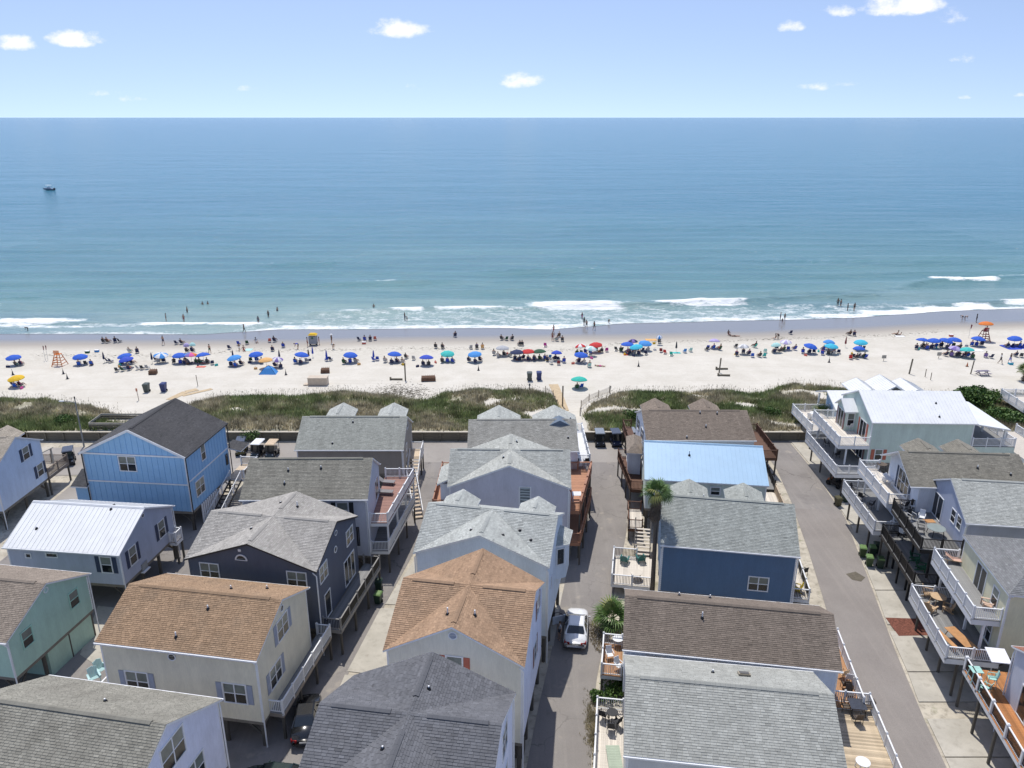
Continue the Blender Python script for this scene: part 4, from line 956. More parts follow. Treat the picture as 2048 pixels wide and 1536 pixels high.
g = MB(); g.hexa([(-6.19, -.16, 8.14), (6.19, -.16, 8.14), (6.19, .16, 8.14), (-6.19, .16, 8.14)], [(-6.19, -.05, 8.27), (6.19, -.05, 8.27), (6.19, .05, 8.27), (-6.19, .05, 8.27)]); g.build('ridge_cap', [blr], h['root'])
deck(h, -8.6, -6.0, -.3, 8.2, 2.5, 'lfb', brownw, brownw, taper=(1.35, 2.7))
bx = MB(); bx.box(-7.6, -6.2, 3.6, 8.0, 2.5, 5.2); bx.build('bay', [wh], h['root'])
roof_slopes(h['root'], [[(-7.8, 3.3, 5.2), (-6.0, 3.3, 5.2), (-6.9, 4.6, 6.0)], [(-6.0, 3.3, 5.2), (-6.0, 8.2, 5.2), (-6.9, 7.0, 6.0), (-6.9, 4.6, 6.0)], [(-7.8, 8.2, 5.2), (-7.8, 3.3, 5.2), (-6.9, 4.6, 6.0), (-6.9, 7.0, 6.0)]], (shingle('brown grey', (.255, .218, .19)), TRIM), name='bay_roof')
window(h['root'], (-7.61, 6.0, 4.0), (0, -1, 0), (-1, 0, 0), 1.6, 1.4, n=2)
deck(h, 6.1, 8.4, 1.6, 6.6, 2.5, 'rb', greyd, blackm, near=False); deck(h, 6.1, 8.4, -3.2, 1.4, 2.2, 'rf', palew, tanw)
deck(h, -7.7, -6.2, -6.9, -2.8, 1.4, 'lfb', palew, brownw)
nb = siding('denim blue', (.095, .165, .265)); g2 = shingle('blue grey', (0.324, 0.345, 0.338))
h = H_('D2', 'beach_cottage', 'denim blue cottage with a grey shingle roof behind the tall palm', (18.98, 60.87, -9.5), 11.4, 8.93, 6.63, 9.15, 2.0, 'x', nb, g2, dsp=('fl', 'fr'), vents=[(-1.9, 1.2, .35)], wins=[('f', 2.67, 3.55, 1.55, 1.25, dict(n=2))])
for u in (-3.1, 1.8): dormer(h, u, 1.7, .85, 3.7, g2, nb)
deck(h, -9.75, -6.0, -2.6, 2.2, 1.1, 'lfb', palew, TRIM, blackm, gap={'b': (0, .6)}, posts=False, fh=.25, psp=2.0); deck(h, 5.5, 7.5, -2.2, 3.0, 1.1, 'rf', palew, TRIM, blackm, posts=False)
stairs(h, (-7.0, 6.2, 2.2), (-7.0, 2.6, .3), 1.5, pm('pale treads', (.55, .5, .43), .8), side=brownw, railm=blackm)
g3 = shingle('dark umber', (0.188, 0.158, 0.138))
h = H_('D3', 'beach_cottage', 'long cottage with a dark umber roof and red brown side decks between lane and road', (15.49, 47.16, -8.9), 14.6, 7.37, 5.97, 7.86, 2.2, 'x', siding('pale blue', (.60, .68, .80)), g3, dsp=(), vents=[(-1.8, -1.1, .5), (-3.2, 2.4, .3), (-.9, 2.5, .3)], wins=[('f', s, 5.35, 1.3, .3, dict(n=2, rails=False, blind=False)) for s in (-5, -1, 3)])
deck(h, -8.8, -7.2, -1.1, 2.6, 1.5, 'lfb', pm('red brown boards', (.36, .19, .09), .7, .25, 2, rnd=.16, stretch=(1, 6, 6)), TRIM); deck(h, 7.0, 9.7, -1.9, 6.0, 1.5, 'r', pm('red brown boards', (.36, .19, .09), rnd=.16), TRIM)
g4 = shingle('sage grey', (0.338, 0.348, 0.338))
h = H_('D4', 'beach_cottage', 'cottage with a sage grey roof and a weathered board deck at the bottom right', (13.3, 38.75, -7.9), 12.5, 8.9, 5.98, 7.97, 1.6, 'x', siding('pale grey', (.56, .57, .57)), g4, dsp=(), vents=[(-.6, 2.2, .25)], wins=[], ex=.16, tab=.34)
g = MB(); g.hexa([(1.0, 2.0, 7.1), (1.75, 2.0, 7.1), (1.75, 2.6, 6.85), (1.0, 2.6, 6.85)], [(1.0, 2.0, 7.25), (1.75, 2.0, 7.25), (1.75, 2.6, 7.0), (1.0, 2.6, 7.0)]); sk = g.build('skylight', [pm('bronze skylight frame', (.35, .31, .24), .5)], h['root'])
g = MB(); g.hexa([(1.08, 2.08, 7.23), (1.67, 2.08, 7.23), (1.67, 2.52, 7.05), (1.08, 2.52, 7.05)], [(1.08, 2.08, 7.26), (1.67, 2.08, 7.26), (1.67, 2.52, 7.08), (1.08, 2.52, 7.08)]); g.build('pane', [pm('grey skylight pane', (.13, .13, .13), .3)], sk)
deck(h, -8.0, -6.05, -8.0, 4.3, 1.4, 'lb', palew, TRIM, run='v', posts=False); deck(h, 6.05, 11.25, -6.0, 7.3, 1.4, 'rb', oldw, TRIM, run='u', gap={'b': (.35, 1)}, posts=False, bw=.16)
# --- right-hand row
mw = pm('white metal roof', (.76, .77, .77)); pg = siding('pale sea green', (.56, .66, .59))
h = H_('EB', 'beach_house', 'light blue seafront house with white metal roof behind the sea green house', (49.42, 97.75, -.5), 14, 7.31, 4.81, 6.2, 2.4, 'x', siding('light blue', (.40, .56, .74)), mw, metal=True, dsp=(), rv=False, gut=(), og=1.6, wins=[('l', .5, 4.0, 1.4, 1.6, dict(n=2))])
for u, hw, dr in ((-1.2, 1.9, .9), (2.0, 2.4, 1.3), (5.0, 2.1, .9)):
    zr = 7.0 if hw > 2.2 else 6.5
    roof_slopes(h['root'], [[(u - hw, -.5, zr - dr), (u, -.5, zr), (u, 4.6, zr), (u - hw, 4.6, zr - dr)], [(u + hw, -.5, zr - dr), (u + hw, 4.6, zr - dr), (u, 4.6, zr), (u, -.5, zr)]], (mw, TRIM), metal=True, name='dormer_roof')
deck(h, -10.6, -5.4, -5.6, 2.0, 2.5, 'lfb', palew, TRIM, near=False)
for v in (-2.6, 2.6):
    g = MB(); g.box(-6.9, -6.7, v - .1, v + .1, 2.4, 4.9); g.build('porch_post', [TRIM], h['root'])
h = H_('E0', 'beach_house', 'big pale sea green house with white metal roof and two tiers of decks', (47.99, 87.6, -1.7), 12.1, 9.58, 7.43, 9.64, 2.4, 'x', pg, mw, metal=True, dsp=(), rv=False, gut=('f',), seam=.4, vents=[(2.4, -1.9, .2), (2.0, -3.9, .3)],
       wins=[('l', 2.3, 5.6, 1.7, 2.1, dict(n=2, rails=False, blind=False, kind='glass_door', shut=redsh)), ('l', 2.3, 3.2, 1.7, 1.9, dict(n=2, rails=False, blind=False, kind='glass_door', shut=brownsh)), ('f', -4.6, 3.4, .8, 1.2, dict(n=1, shut=redsh))])
R = h['root']
g = MB(); g.box(-7.2, -5.8, -.2, 2.6, 4.6, 7.15); g.extrude([(-7.2, -.2, 7.15), (-7.2, 2.6, 7.15), (-7.2, 1.2, 8.05)], (1.4, 0, 0)); g.build('bay', [pg], R)
roof_slopes(R, [[(-7.5, -.5, 7.05), (-5.7, -.5, 7.05), (-5.7, 1.2, 8.2), (-7.5, 1.2, 8.2)], [(-7.5, 2.9, 7.05), (-7.5, 1.2, 8.2), (-5.7, 1.2, 8.2), (-5.7, 2.9, 7.05)]], (mw, TRIM), metal=True, name='bay_roof')
window(R, (-7.21, 1.2, 5.75), (0, -1, 0), (-1, 0, 0), 1.5, 2.1, n=2, rails=False, blind=False, kind='glass_door', shut=brownsh); window(R, (-6.55, -.21, 6.0), (1, 0, 0), (0, -1, 0), .75, 1.5, n=1)
deck(h, -9.5, -5.85, -4.8, 4.2, 4.6, 'lfb', palew, TRIM, fascia=TRIM, support=TRIM, post_h=2.2, psp=1.5, pin=.9, fh=.42); deck(h, -10.3, -5.85, -7.0, 3.6, 2.0, 'lfb', greyd, TRIM, near=False, psp=1.4, pin=.9, fh=.42)
roof_slopes(R, [[(5.9, -4.6, 7.3), (9.9, -4.9, 6.75), (9.9, 4.4, 6.75), (5.9, 4.4, 7.7), (5.9, -3.0, 7.6)]], (mw, TRIM), metal=True, name='porch_roof')
for v in (-4.4, 0, 4.0):
    g = MB(); g.box(9.5, 9.7, v - .1, v + .1, 4.6, 6.75); g.build('porch_post', [TRIM], R)
deck(h, 5.9, 10.9, -4.7, 4.4, 4.6, 'rfb', greyd, TRIM, near=False, fh=.7, fascia=pg, pin=.9)
deck(h, 11.2, 15.0, -6.5, 2.0, 3.8, 'rf', palew, TRIM, near=False, pin=.9, fh=.42)
og1 = shingle('olive brown', (.235, .225, .20))
h = H_('E1', 'beach_cottage', 'white cottage with an olive brown roof, arched window and white furniture piled outside', (43.5, 68.73, -4), 11.34, 7.37, 7.98, 9.95, 2.6, 'x', siding('white', (.72, .74, .78)), og1, dsp=(), og=1.0, vents=[(1.2, -1.6, .3), (.6, .5, .1), (4, -2.2, .2)], wins=[('l', .1, 6.7, 2.4, 2.2, dict(n=3, blind=False, shut=navy)), ('l', 2.4, 3.8, 1.6, 2.0, dict(n=2, rails=False, blind=False))])
round_vent(h, 'l', .1, 8.0, .85, half=True)
for u in (-2.3, 1.6): dormer(h, u, 1.7, .85, 3.6, og1)
deck(h, -6.75, -4.55, -1.9, 6.1, 5.3, 'lfb', palew, TRIM, fascia=TRIM, support=TRIM, post_h=2.6, pin=.9, fh=.42); deck(h, -7.7, -4.55, -2.2, 7.0, 2.5, 'lfb', greyd, TRIM, near=False, pin=.9, fh=.42)
h = H_('E2', 'beach_cottage', 'blue grey cottage with black railed decks beside the row of green bins', (44.47, 62.08, -7.5), 10, 8.5, 7.99, 10.11, 2.6, 'x', siding('slate lilac', (.38, .41, .50)), shingle('grey tabs', (0.398, 0.413, 0.405)), dsp=('fl',), vents=[], wins=[('l', -1.8, 6.5, 1.9, 2.1, dict(n=2, rails=False, blind=False, kind='glass_door')), ('l', 1.5, 7.2, .8, 1.1, dict(n=1, blind=False)), ('l', 2.75, 7.2, .8, 1.1, dict(n=1, blind=False))])
deck(h, -8.3, -4.8, -4.3, 3.2, 5.3, 'lfb', greyd, blackm, fascia=blackm, support=blackm, pin=.9, fh=.34, bsp=.11); deck(h, -8.8, -4.8, -5.3, 3.4, 2.5, 'lfb', greyd, blackm, fascia=blackm, support=blackm, pin=.9, fh=.34, bsp=.11)
cy = siding('pale yellow', (.70, .66, .46))
h = H_('E3', 'beach_cottage', 'pale yellow cottage with a dark grey hip roof and two white railed decks', (41.86, 51.53, -9), 10, 8.7, 8.0, 10.2, 2.6, 'hip', cy, shingle('graphite', (0.210, 0.217, 0.232)), dsp=('fl',), rv=False, wins=[('l', -.4, 6.4, 1.7, 2.0, dict(n=2, rails=False, blind=False, kind='glass_door')), ('l', 2.3, 6.5, .9, 1.4, dict(n=1)), ('l', 2.2, 3.7, 1.4, 1.7, dict(n=2))])
deck(h, -6.85, -4.75, -3.8, 4.7, 5.4, 'lfb', greyd, TRIM, fascia=TRIM, support=TRIM, post_h=2.6, pin=.9, fh=.42); deck(h, -8.55, -4.75, -4.8, 3.5, 2.5, 'lfb', greyd, TRIM, fascia=TRIM, pin=.9, fh=.42)
h = H_('E4', 'beach_cottage', 'lilac grey cottage with a honey coloured deck at the bottom right corner', (38.4, 39.7, -9), 9, 8, 6.4, 8.2, 2.5, 'x', siding('lilac grey', (.52, .53, .59)), shingle('red brown', (0.300, 0.150, 0.112)), dsp=('bl',), rv=False, gut=('b',), wins=[('l', -.9, 3.75, 2.2, 2.2, dict(n=2, rails=False, blind=False, kind='glass_door'))])
deck(h, -6.1, -4.3, -5.0, 6.4, 2.5, 'l', honeyw, TRIM, blackm, fascia=TRIM, pw=.2, psp=2.4)
deck(h, -4.25, -2.6, 3.85, 6.4, 2.5, '', honeyw, TRIM, blackm, fascia=TRIM)
g = MB(); g.hexa([(-5.6, 3.9, 5.0), (-4.3, 3.9, 5.0), (-4.3, 5.2, 5.25), (-5.6, 5.2, 5.25)], [(-5.6, 3.9, 5.06), (-4.3, 3.9, 5.06), (-4.3, 5.2, 5.31), (-5.6, 5.2, 5.31)]); g.build('awning', [WHITE], h['root'])
# ------------------------------------------------------------------ bulkhead, fences, poles
def fan_build(): pass
bw_ = pm('bulkhead boards', (.17, .15, .115), .85, .35, 1.5, .3, 18, stretch=(.5, 1, 4)); bcap = pm('bulkhead cap', (.46, .42, .35), .85, .2, 2)
bk = thing('timber_bulkhead', 'long weathered timber bulkhead holding back the dune behind the lane', 'retaining wall', (0, 95.15, 0))
bd = MB(); bd.box(.01, 2.38, -.05, .05, .006, .3); bdm = bd.mesh('board', [bw_]); pq = MB(); pq.box(-.09, .09, -.2, -.05, 0, 1.3); pqm = pq.mesh('post', [bw_]); cq = MB(); cq.box(0, 2.39, -.24, .16, 1.26, 1.32); cqm = cq.mesh('cap', [bcap])
for i in range(-27, 19):
    for k in range(4): inst('board', bdm, bk, (i * 2.4, RND.uniform(-.012, .012), k * .31))
    inst('post', pqm, bk, (i * 2.4, 0, 0)); inst('cap', cqm, bk, (i * 2.4, 0, 0))
postm = pm('fence post', (.16, .13, .10), .85, .25)
FENCEM = pm('sand fence slats', (.40, .35, .28), .9, .2)
def sand_fence(pts, label):
    P = [sand(a, b) for a, b in pts]; f = thing('sand_fence', label, 'fence', P[0])
    for p in P:
        q = p - P[0]; g = MB(); g.tube([q - Vector((0, 0, .3)), q + Vector((0, 0, 1.25))], .06, 6); g.build('post', [postm], f)
    sl = MB(); sl.box(-.02, .02, -.008, .008, 0, .95); sm = sl.mesh('slat', [FENCEM])
    for a, b in zip(P, P[1:]):
        d = b - a; n = max(2, int(d.length / .17))
        for i in range(1, n): inst('slat', sm, f, a - P[0] + d * (i / n) + Vector((0, 0, .1)), (0, 0, atan2(d.y, d.x)))
        for z in (.3, .85):
            g = MB(); g.bar(a - P[0] + Vector((0, .02, z)), b - P[0] + Vector((0, .02, z)), .015); g.build('wire', [METALG], f)
sand_fence([(1091, 787), (1106, 796), (1110, 807), (1114, 822)], 'slatted sand fence on the left edge of the beach path')
sand_fence([(1160, 832), (1162, 816), (1178, 803), (1197, 795), (1219, 786)], 'slatted sand fence curving round the dune right of the path')
def post(px, py, h, label, r=.07, m=None, lean=0, box=None, cat='post', name='post', group=None, base=None):
    p = base or sand(px, py); t = thing(name, label, cat, p, 0, group)
    g = MB(); g.tube([(0, 0, -.3), (lean, 0, h)], r, 7); g.build('shaft', [m or postm], t)
    if box:
        g = MB(); g.box(lean - box[0] / 2, lean + box[0] / 2, -.06, .04, h - box[1], h); g.build('panel', [box[2]], t)
    return t
grsign = pm('grey sign panel', (.33, .32, .29), .6); orsign = pm('coral marker', (.5, .22, .14), .6)
post(1125, 813, 3.3, 'tall wooden post beside the mat on the beach path', .11)
post(1220, 787, 1.3, 'short post with a grey box at the right path fence', .06, None, 0, (.3, .45, grsign))
post(1059, 790, 1.5, 'short post with a small box at the dune crest below the grey bin', .05, None, 0, (.28, .4, grsign))
post(278, 801, 2.0, 'pale leaning marker post with coral bands on the sand', .06, pm('pale post', (.55, .47, .4)), -.12, (.24, .5, orsign))
post(396, 772, 1.9, 'thin dark pole in a weighted base on open sand at the left', .05, None, -.1)
post(811, 761, 3.0, 'upright timber of the half buried structure near mid beach', .12, bw_)
post(1438, 745, 2.6, 'upright timber with a foot beam standing alone on the sand', .12, bw_, .12)
post(1818, 748, 2.7, 'leaning grey pile above the white roofs on the right', .13, bw_, .2)
post(1850, 754, 1.4, 'short stake left of the big green bush', .06); post(1861, 760, 1.3, 'short stake nearest the big green bush', .06); post(1941, 748, 2.4, 'dark pile beside the picnic table on the sand', .1, bw_, .18)
post(1767, 722, 1.1, 'small grey sign on the sand left of the purple umbrella', .04, None, 0, (.75, .6, grsign), 'sign', 'beach_sign'); post(1877, 717, 1.2, 'small grey sign on the sand just below the row of four blue umbrellas', .04, None, 0, (.75, .65, grsign), 'sign', 'beach_sign')
for px, py, l in ((1448, 752, 'low timber beam lying on the sand beside the lone upright'), (1444, 739, 'low timber beam at the foot of the lone upright'), (793, 760, 'low timber beam left of the mid beach upright')):
    p = sand(px, py); t = thing('timber_beam', l, 'beam', p); g = MB(); g.box(-1.0, 1.0, -.12, .12, -.1, .28); g.build('beam', [bw_], t); g = MB(); g.box(-1.12, -.85, -.14, .14, -.1, .5); g.build('stub', [bw_], t)
t = thing('street_lamp', 'grey street lamp with a single arm at the dune edge on the left', 'street lamp', (-56.4, 93.2, 0)); lm = pm('lamp pole', (.25, .26, .26), .5)
g = MB(); g.tube([(0, 0, 0), (0, 0, 6.7)], [.11, .07], 10); g.build('pole', [lm], t); g = MB(); g.tube([(0, 0, 6.1), (-.7, 0, 6.35), (-1.5, 0, 6.4)], .035, 6); g.build('arm', [lm], t)
g = MB(); g.ball((-1.75, 0, 6.36), (.42, .16, .1)); g.build('lamp_head', [pm('pale lamp head', (.7, .72, .72), .4)], t, smooth=True); g = MB(); g.box(-.06, .06, -.06, .06, 6.7, 7.0); g.build('sensor', [DARKT], t)
# boardwalk mats and the planked crossover
matm = pm('tan beach mat', (.50, .39, .25), .9, .15, 1.5)
def mat_strip(pts, w, label):
    P = [sand(a, b) for a, b in pts]; t = thing('beach_mat', label, 'walkway mat', P[0]); 
    n = 14
    for k in range(len(P) - 1):
        a, b = P[k], P[k + 1]
        for i in range(n):
            c0, c1 = a + (b - a) * (i / n), a + (b - a) * ((i + .96) / n)
            for c in (c0, c1): c.z = zsand(c.x, c.y) + .06
            g = MB(); d = (c1 - c0).normalized(); s = d.cross(Vector((0, 0, 1))).normalized() * w / 2
            q = [c0 - s - P[0], c0 + s - P[0], c1 + s - P[0], c1 - s - P[0]]; g.hexa([v - Vector((0, 0, .12)) for v in q], q); g.build('mat_panel', [matm], t)
mat_strip([(1107, 769), (1116, 790), (1128, 822)], 1.5, 'tan mat laid over the sand along the beach path')
mat_strip([(338, 800), (372, 784), (395, 779)], 1.2, 'tan mat half buried on the sand above the blue house'); mat_strip([(365, 792), (424, 778)], .8, 'narrow mat strip to the right of the half buried mat')
cw = thing('dune_crossover', 'low planked dune crossover with side walls left of the blue house', 'boardwalk', sand(232, 850)); 
for i in range(16):
    g = MB(); g.box(-2.6 + i * .34, -2.6 + i * .34 + .31, -1.6, 1.6, .1, .16); g.build('plank', [palew], cw)
for a, b in (((-2.7, -1.7), (3, -1.7)), ((-2.7, 1.7), (3, 1.7)), ((-2.7, -1.7), (-2.7, 1.7))):
    for z in (.25, .55, .85):
        g = MB(); g.bar(a + (z,), b + (z,), .06, .24); g.build('side_board', [bcap if z > .8 else bw_], cw)
# ------------------------------------------------------------------ dune vegetation
def grass_mesh(name, pts, mat, hscale=1.0, blades=6, w=.07, seed=1):
    r = random.Random(seed); v = []; f = []; sh = []; hu = []
    for (x, y, s) in pts:
        z = zsand(x, y); hue = min(1, max(0, .5 + noise.noise(Vector((x * .12, y * .16, 3))) * 2.1 + r.gauss(0, .2)))
        cf = (.95 + .75 * noise.noise(Vector((x * .55, y * .7, 12)))) * r.uniform(.75, 1.25)
        for b in range(blades):
            a = r.random() * 2 * pi; rad = r.random() * .32 * s; bx, by = x + cos(a) * rad, y + sin(a) * rad
            h = (.3 + r.random() * .5) * s * hscale; ln = r.random() * .45 * h; a2 = r.random() * 2 * pi; ww = w * (.6 + r.random() * .8)
            i = len(v); v += [(bx - ww * sin(a2), by + ww * cos(a2), z - .05), (bx + ww * sin(a2), by - ww * cos(a2), z - .05), (bx + cos(a) * ln, by + sin(a) * ln, z + h)]
            f.append((i, i + 1, i + 2)); q = max(.3, cf * (1 + r.gauss(0, .2))); sh += [q] * 3; hu += [min(1, max(0, hue + r.gauss(0, .1)))] * 3
    me = bpy.data.meshes.new(name); me.from_pydata(v, [], f); me.materials.append(mat)
    for nm, d in (('shade', sh), ('hue', hu)):
        at = me.attributes.new(nm, 'FLOAT', 'POINT'); at.data.foreach_set('value', d)
    return me
mt, nz, attr, rng, mix, mth, bump, put = node_mat('dune grass'); DGRASS = mt
c = mix(rng(attr('hue'), .15, .5), (.20, .25, .105), (.30, .305, .16)); c = mix(rng(attr('hue'), .5, .95), c, (.45, .40, .28))
n_ = mt.node_tree.nodes.new('ShaderNodeVectorMath'); n_.operation = 'SCALE'; mt.node_tree.links.new(c, n_.inputs[0]); mt.node_tree.links.new(attr('shade'), n_.inputs['Scale']); put('Base Color', n_.outputs[0]); put('Roughness', .8); put('Specular IOR Level', .15)
def translucent(mt, col, k):
    N, L = mt.node_tree.nodes, mt.node_tree.links; t = N.new('ShaderNodeBsdfTranslucent'); L.new(col, t.inputs[0]); m = N.new('ShaderNodeMixShader'); m.inputs[0].default_value = k
    L.new(N['Principled BSDF'].outputs[0], m.inputs[1]); L.new(t.outputs[0], m.inputs[2]); L.new(m.outputs[0], N['Material Output'].inputs[0])
translucent(DGRASS, n_.outputs[0], .45)
r_ = random.Random(4); pts = []
def vegd(x, y):
    yd = ydune(x)
    if y > yd + .8 + 1.6 * noise.noise(Vector((x * .6, y * .2, 31))) or in_path(x, y): return 0
    bare = noise.noise(Vector((x * .16, y * .22, 8))); fine = noise.noise(Vector((x * .5, y * .5, 2)))
    k = 1.0 - max(0, bare - .27) * 5.5 + fine * .6
    if y > yd - 5: k -= .1 + max(0, noise.noise(Vector((x * .3, y * .3, 6)))) * 1.4
    return k
for _ in range(120000):
    x, y = r_.uniform(-95, 95), r_.uniform(95.6, 122)
    if r_.random() < vegd(x, y): pts.append((x, y, .8 + .5 * r_.random() + .35 * noise.noise(Vector((x * .25, y * .25, 1)))))
stuff(inst('dune_grass', grass_mesh('dune_grass', pts, DGRASS, .85, 5, .06)))
oat = pm('sea oat stalks', (.34, .29, .17), .9, .2)
g = MB()
for _ in range(2600):
    x = r_.uniform(-95, 95); yd = ydune(x); y = yd + r_.gauss(-1.2, 1.6)
    if in_path(x, y) or y < 96: continue
    z = zsand(x, y); h = r_.uniform(.7, 1.5); a = r_.uniform(0, 2 * pi); lx, ly = cos(a) * .25, sin(a) * .25
    g.poly([(x - .012, y, z), (x + .012, y, z), (x + lx, y + ly, z + h)]); g.poly([(x + lx * .7, y + ly * .7, z + h * .75), (x + lx + .05, y + ly, z + h * .9), (x + lx * 1.15, y + ly * 1.1, z + h)])
stuff(g.build('sea_oats', [oat]))
# leafy bushes
mt, nz, attr, rng, mix, mth, bump, put = node_mat('bush leaves'); LEAF = mt
c = mix(rng(attr('hue'), 0., 1.), (.03, .07, .018), (.12, .20, .04)); put('Base Color', c); put('Roughness', .55); put('Specular IOR Level', .3)
def bush(name, label, loc, r, h, n, leaf=.16, lean=1., seed=3, cat='bush', group=None):
    q = random.Random(seed); t = thing(name, label, cat, loc, 0, group); v = []; f = []; hu = []
    lumps = [(q.uniform(-.6, .6) * r, q.uniform(-.6, .6) * r, q.uniform(.3, .7) * h, q.uniform(.3, .5) * r) for _ in range(12)]
    for i in range(n):
        lx, ly, lz, lr = q.choice(lumps); a, b = q.uniform(0, 2 * pi), math.acos(q.uniform(-.5, 1)); k = lr * q.uniform(.65, 1.05)
        c = Vector((lx + k * sin(b) * cos(a), ly + k * sin(b) * sin(a), max(.05, lz + k * cos(b) * min(1, h / r)))); nrm = Vector((q.gauss(0, 1), q.gauss(0, 1), q.gauss(.6, 1))).normalized(); t1 = nrm.orthogonal().normalized() * leaf * q.uniform(.6, 1.2); t2 = nrm.cross(t1) * .7
        j = len(v); v += [tuple(c - t1), tuple(c + t2), tuple(c + t1), tuple(c - t2)]; f.append((j, j + 1, j + 2, j + 3)); w = min(1, max(0, q.gauss(.45, .25) )); hu += [w] * 4
    me = bpy.data.meshes.new('foliage'); me.from_pydata(v, [], f); me.materials.append(LEAF); at = me.attributes.new('hue', 'FLOAT', 'POINT'); at.data.foreach_set('value', hu)
    inst('foliage', me, t); g = MB()
    for lx, ly, lz, lr in lumps[:6]: g.tube([(lx * .2, ly * .2, -.2), (lx, ly, lz)], [.06, .02], 5)
    g.build('stem', [PILE], t); return t
bush('green_bush', 'big bright green sea grape bush behind the white roofed house', sand(1955, 806), 3.4, 2.4, 4200, .2, seed=8)
bush('green_bush', 'low dark green shrub right of the big bush by the deck corner', sand(2010, 838), 3.0, 1.4, 2200, .18, seed=9)
for px, py, r, h, l in ((1232, 1392, 1.2, 1.0, 'leafy bush below the white railed deck of the umber roofed cottage'), (1243, 1372, .8, .9, 'small bush under the deck brace beside the lane'), (1195, 1400, .6, .8, 'narrow bush at the far corner of the long weathered deck')):
    bush('green_bush', l, un(px, py), r, h, 700, .1, seed=int(px))
for px, py, l in ((500, 880, 'dark round shrub in the dune grass above the parked golf carts'), (1265, 838, 'round dark shrub in the dune right of the path'), (130, 845, 'dark shrub in the left dune near the street lamp'), (1545, 830, 'bright young shrub in the dune near the right lane end'), (1610, 842, 'tangled shrub at the bulkhead under the light blue house deck')):
    bush('dune_shrub', l, sand(px, py), 1.3, 1.1, 900, .11, seed=int(px) + 1)
for px, py, l, s in ((1186, 1440, 'strip of rough green grass along the long weathered deck', 21), (1187, 1475, 'patch of green weeds at the lower end of the deck edge', 22)):
    t = un(px, py); q = random.Random(s); me_pts = [(t.x + q.gauss(0, .25), t.y + q.gauss(0, 1.1), .5) for _ in range(260)]
    zs_ = zsand; zsand = lambda x, y: .02
    stuff(inst('grass_strip', grass_mesh('grass_strip', me_pts, DGRASS, .7, 5, .03, s))); zsand = zs_
deadg = pm('dry straw', (.25, .2, .12), .95, .3)
q = random.Random(2); g = MB(); c0 = un(1200, 1272)
for _ in range(700):
    a, k = q.uniform(0, 2 * pi), sqrt(q.random()); x, y = c0.x + cos(a) * k * .9, c0.y + sin(a) * k * 2.3; h = q.uniform(.08, .3); b = q.uniform(0, 2 * pi); g.poly([(x - .03, y, 0.01), (x + .03, y, 0.01), (x + .2 * cos(b), y + .2 * sin(b), h)])
stuff(g.build('dry_grass', [deadg]))
# ------------------------------------------------------------------ palms
FROND = pm('palm frond', (.085, .15, .036), .5, .3, 3); FRONDY = pm('yellow palm frond', (.24, .25, .07), .55, .3, 3); DEADF = pm('dead frond', (.17, .13, .095), .9, .3, 3); TRUNK = pm('palm trunk', (.15, .125, .10), .9, .3, 5, .6, 14, stretch=(1, 1, 3))
def frond_mesh(mat, ln=1.0, pet=.55, n=17, droop=.35, seed=0):
    q = random.Random(seed); g = MB(); g.bar((0, 0, 0), (pet, 0, 0), .03, .02)
    for i in range(n):
        a = radians(-105 + 210 * i / (n - 1)); L_ = ln * (.72 + .28 * cos(a * .8)) * q.uniform(.9, 1.05); w = .05
        d = Vector((cos(a), sin(a), 0)); s = Vector((-sin(a), cos(a), 0)) * w; b = Vector((pet, 0, 0)); m_ = b + d * L_ * .6 + Vector((0, 0, -.08 * droop * L_)); e = b + d * L_ * q.uniform(.92, 1) + Vector((0, 0, -droop * L_))
        g.poly([b, m_ - s + Vector((0, 0, .02)), e, m_]); g.poly([b, m_, e, m_ + s + Vector((0, 0, .02))])
    return g.mesh('frond', [mat])
FM = [frond_mesh(FROND, .95, .6, 17, .3, 1), frond_mesh(FROND, .9, .5, 17, .45, 2), frond_mesh(FRONDY, .9, .55, 15, .5, 3)]; FD = frond_mesh(DEADF, .75, .5, 11, .5, 4)
def palm(loc, h, nf, skirt, label, sc=1.0, lean=(.2, .1), tr=.2, seed=1):
    q = random.Random(seed); t = thing('palm_tree', label, 'palm tree', loc); g = MB(); top = Vector((lean[0], lean[1], h))
    g.tube([Vector((lean[0] * k * k, lean[1] * k, h * k - (.2 if k == 0 else 0))) for k in (0, .25, .5, .75, 1)], [tr * 1.25, tr, tr * .92, tr * .9, tr * .95], 10); g.build('trunk', [TRUNK], t)
    for i in range(nf):
        k = i / nf; a = i * 2.4 + q.uniform(-.2, .2); e = radians(85 - 105 * k ** .8) + q.uniform(-.12, .12)
        o = inst('frond', FM[2] if k > .82 or q.random() < .12 else FM[q.randrange(2)], t, top + Vector((cos(a), sin(a), 0)) * .08, (q.uniform(-.5, .5), -e, a)); o.scale = (sc,) * 3
    for i in range(skirt):
        k = i / max(1, skirt); a = i * 2.4 + q.uniform(-.3, .3); o = inst('dead_frond', FD, t, top - Vector((0, 0, .15 + 1.7 * k)), (q.uniform(-.4, .4), radians(66 + 16 * q.random()), a)); o.scale = (sc * .9,) * 3
    return t
palm(Vector((12.6, 59.3, 0)), 10.5, 22, 60, 'tall fan palm with a brown dead frond skirt beside the denim blue cottage', 1.05, (-.15, .15), .2, 3)
palm(un(1224, 1262), 1.3, 20, 8, 'short bushy fan palm at the lane edge below the teal chairs', 1.35, (0, 0), .16, 5)
palm(sand(2046, 762), 1.8, 22, 8, 'small fan palm at the right edge on the sand', 1.0, (0, 0), .16, 7)
palm(sand(1640, 838), 1.0, 20, 6, 'low palmetto at the bulkhead below the light blue house deck', 1.0, (0, 0), .14, 9)
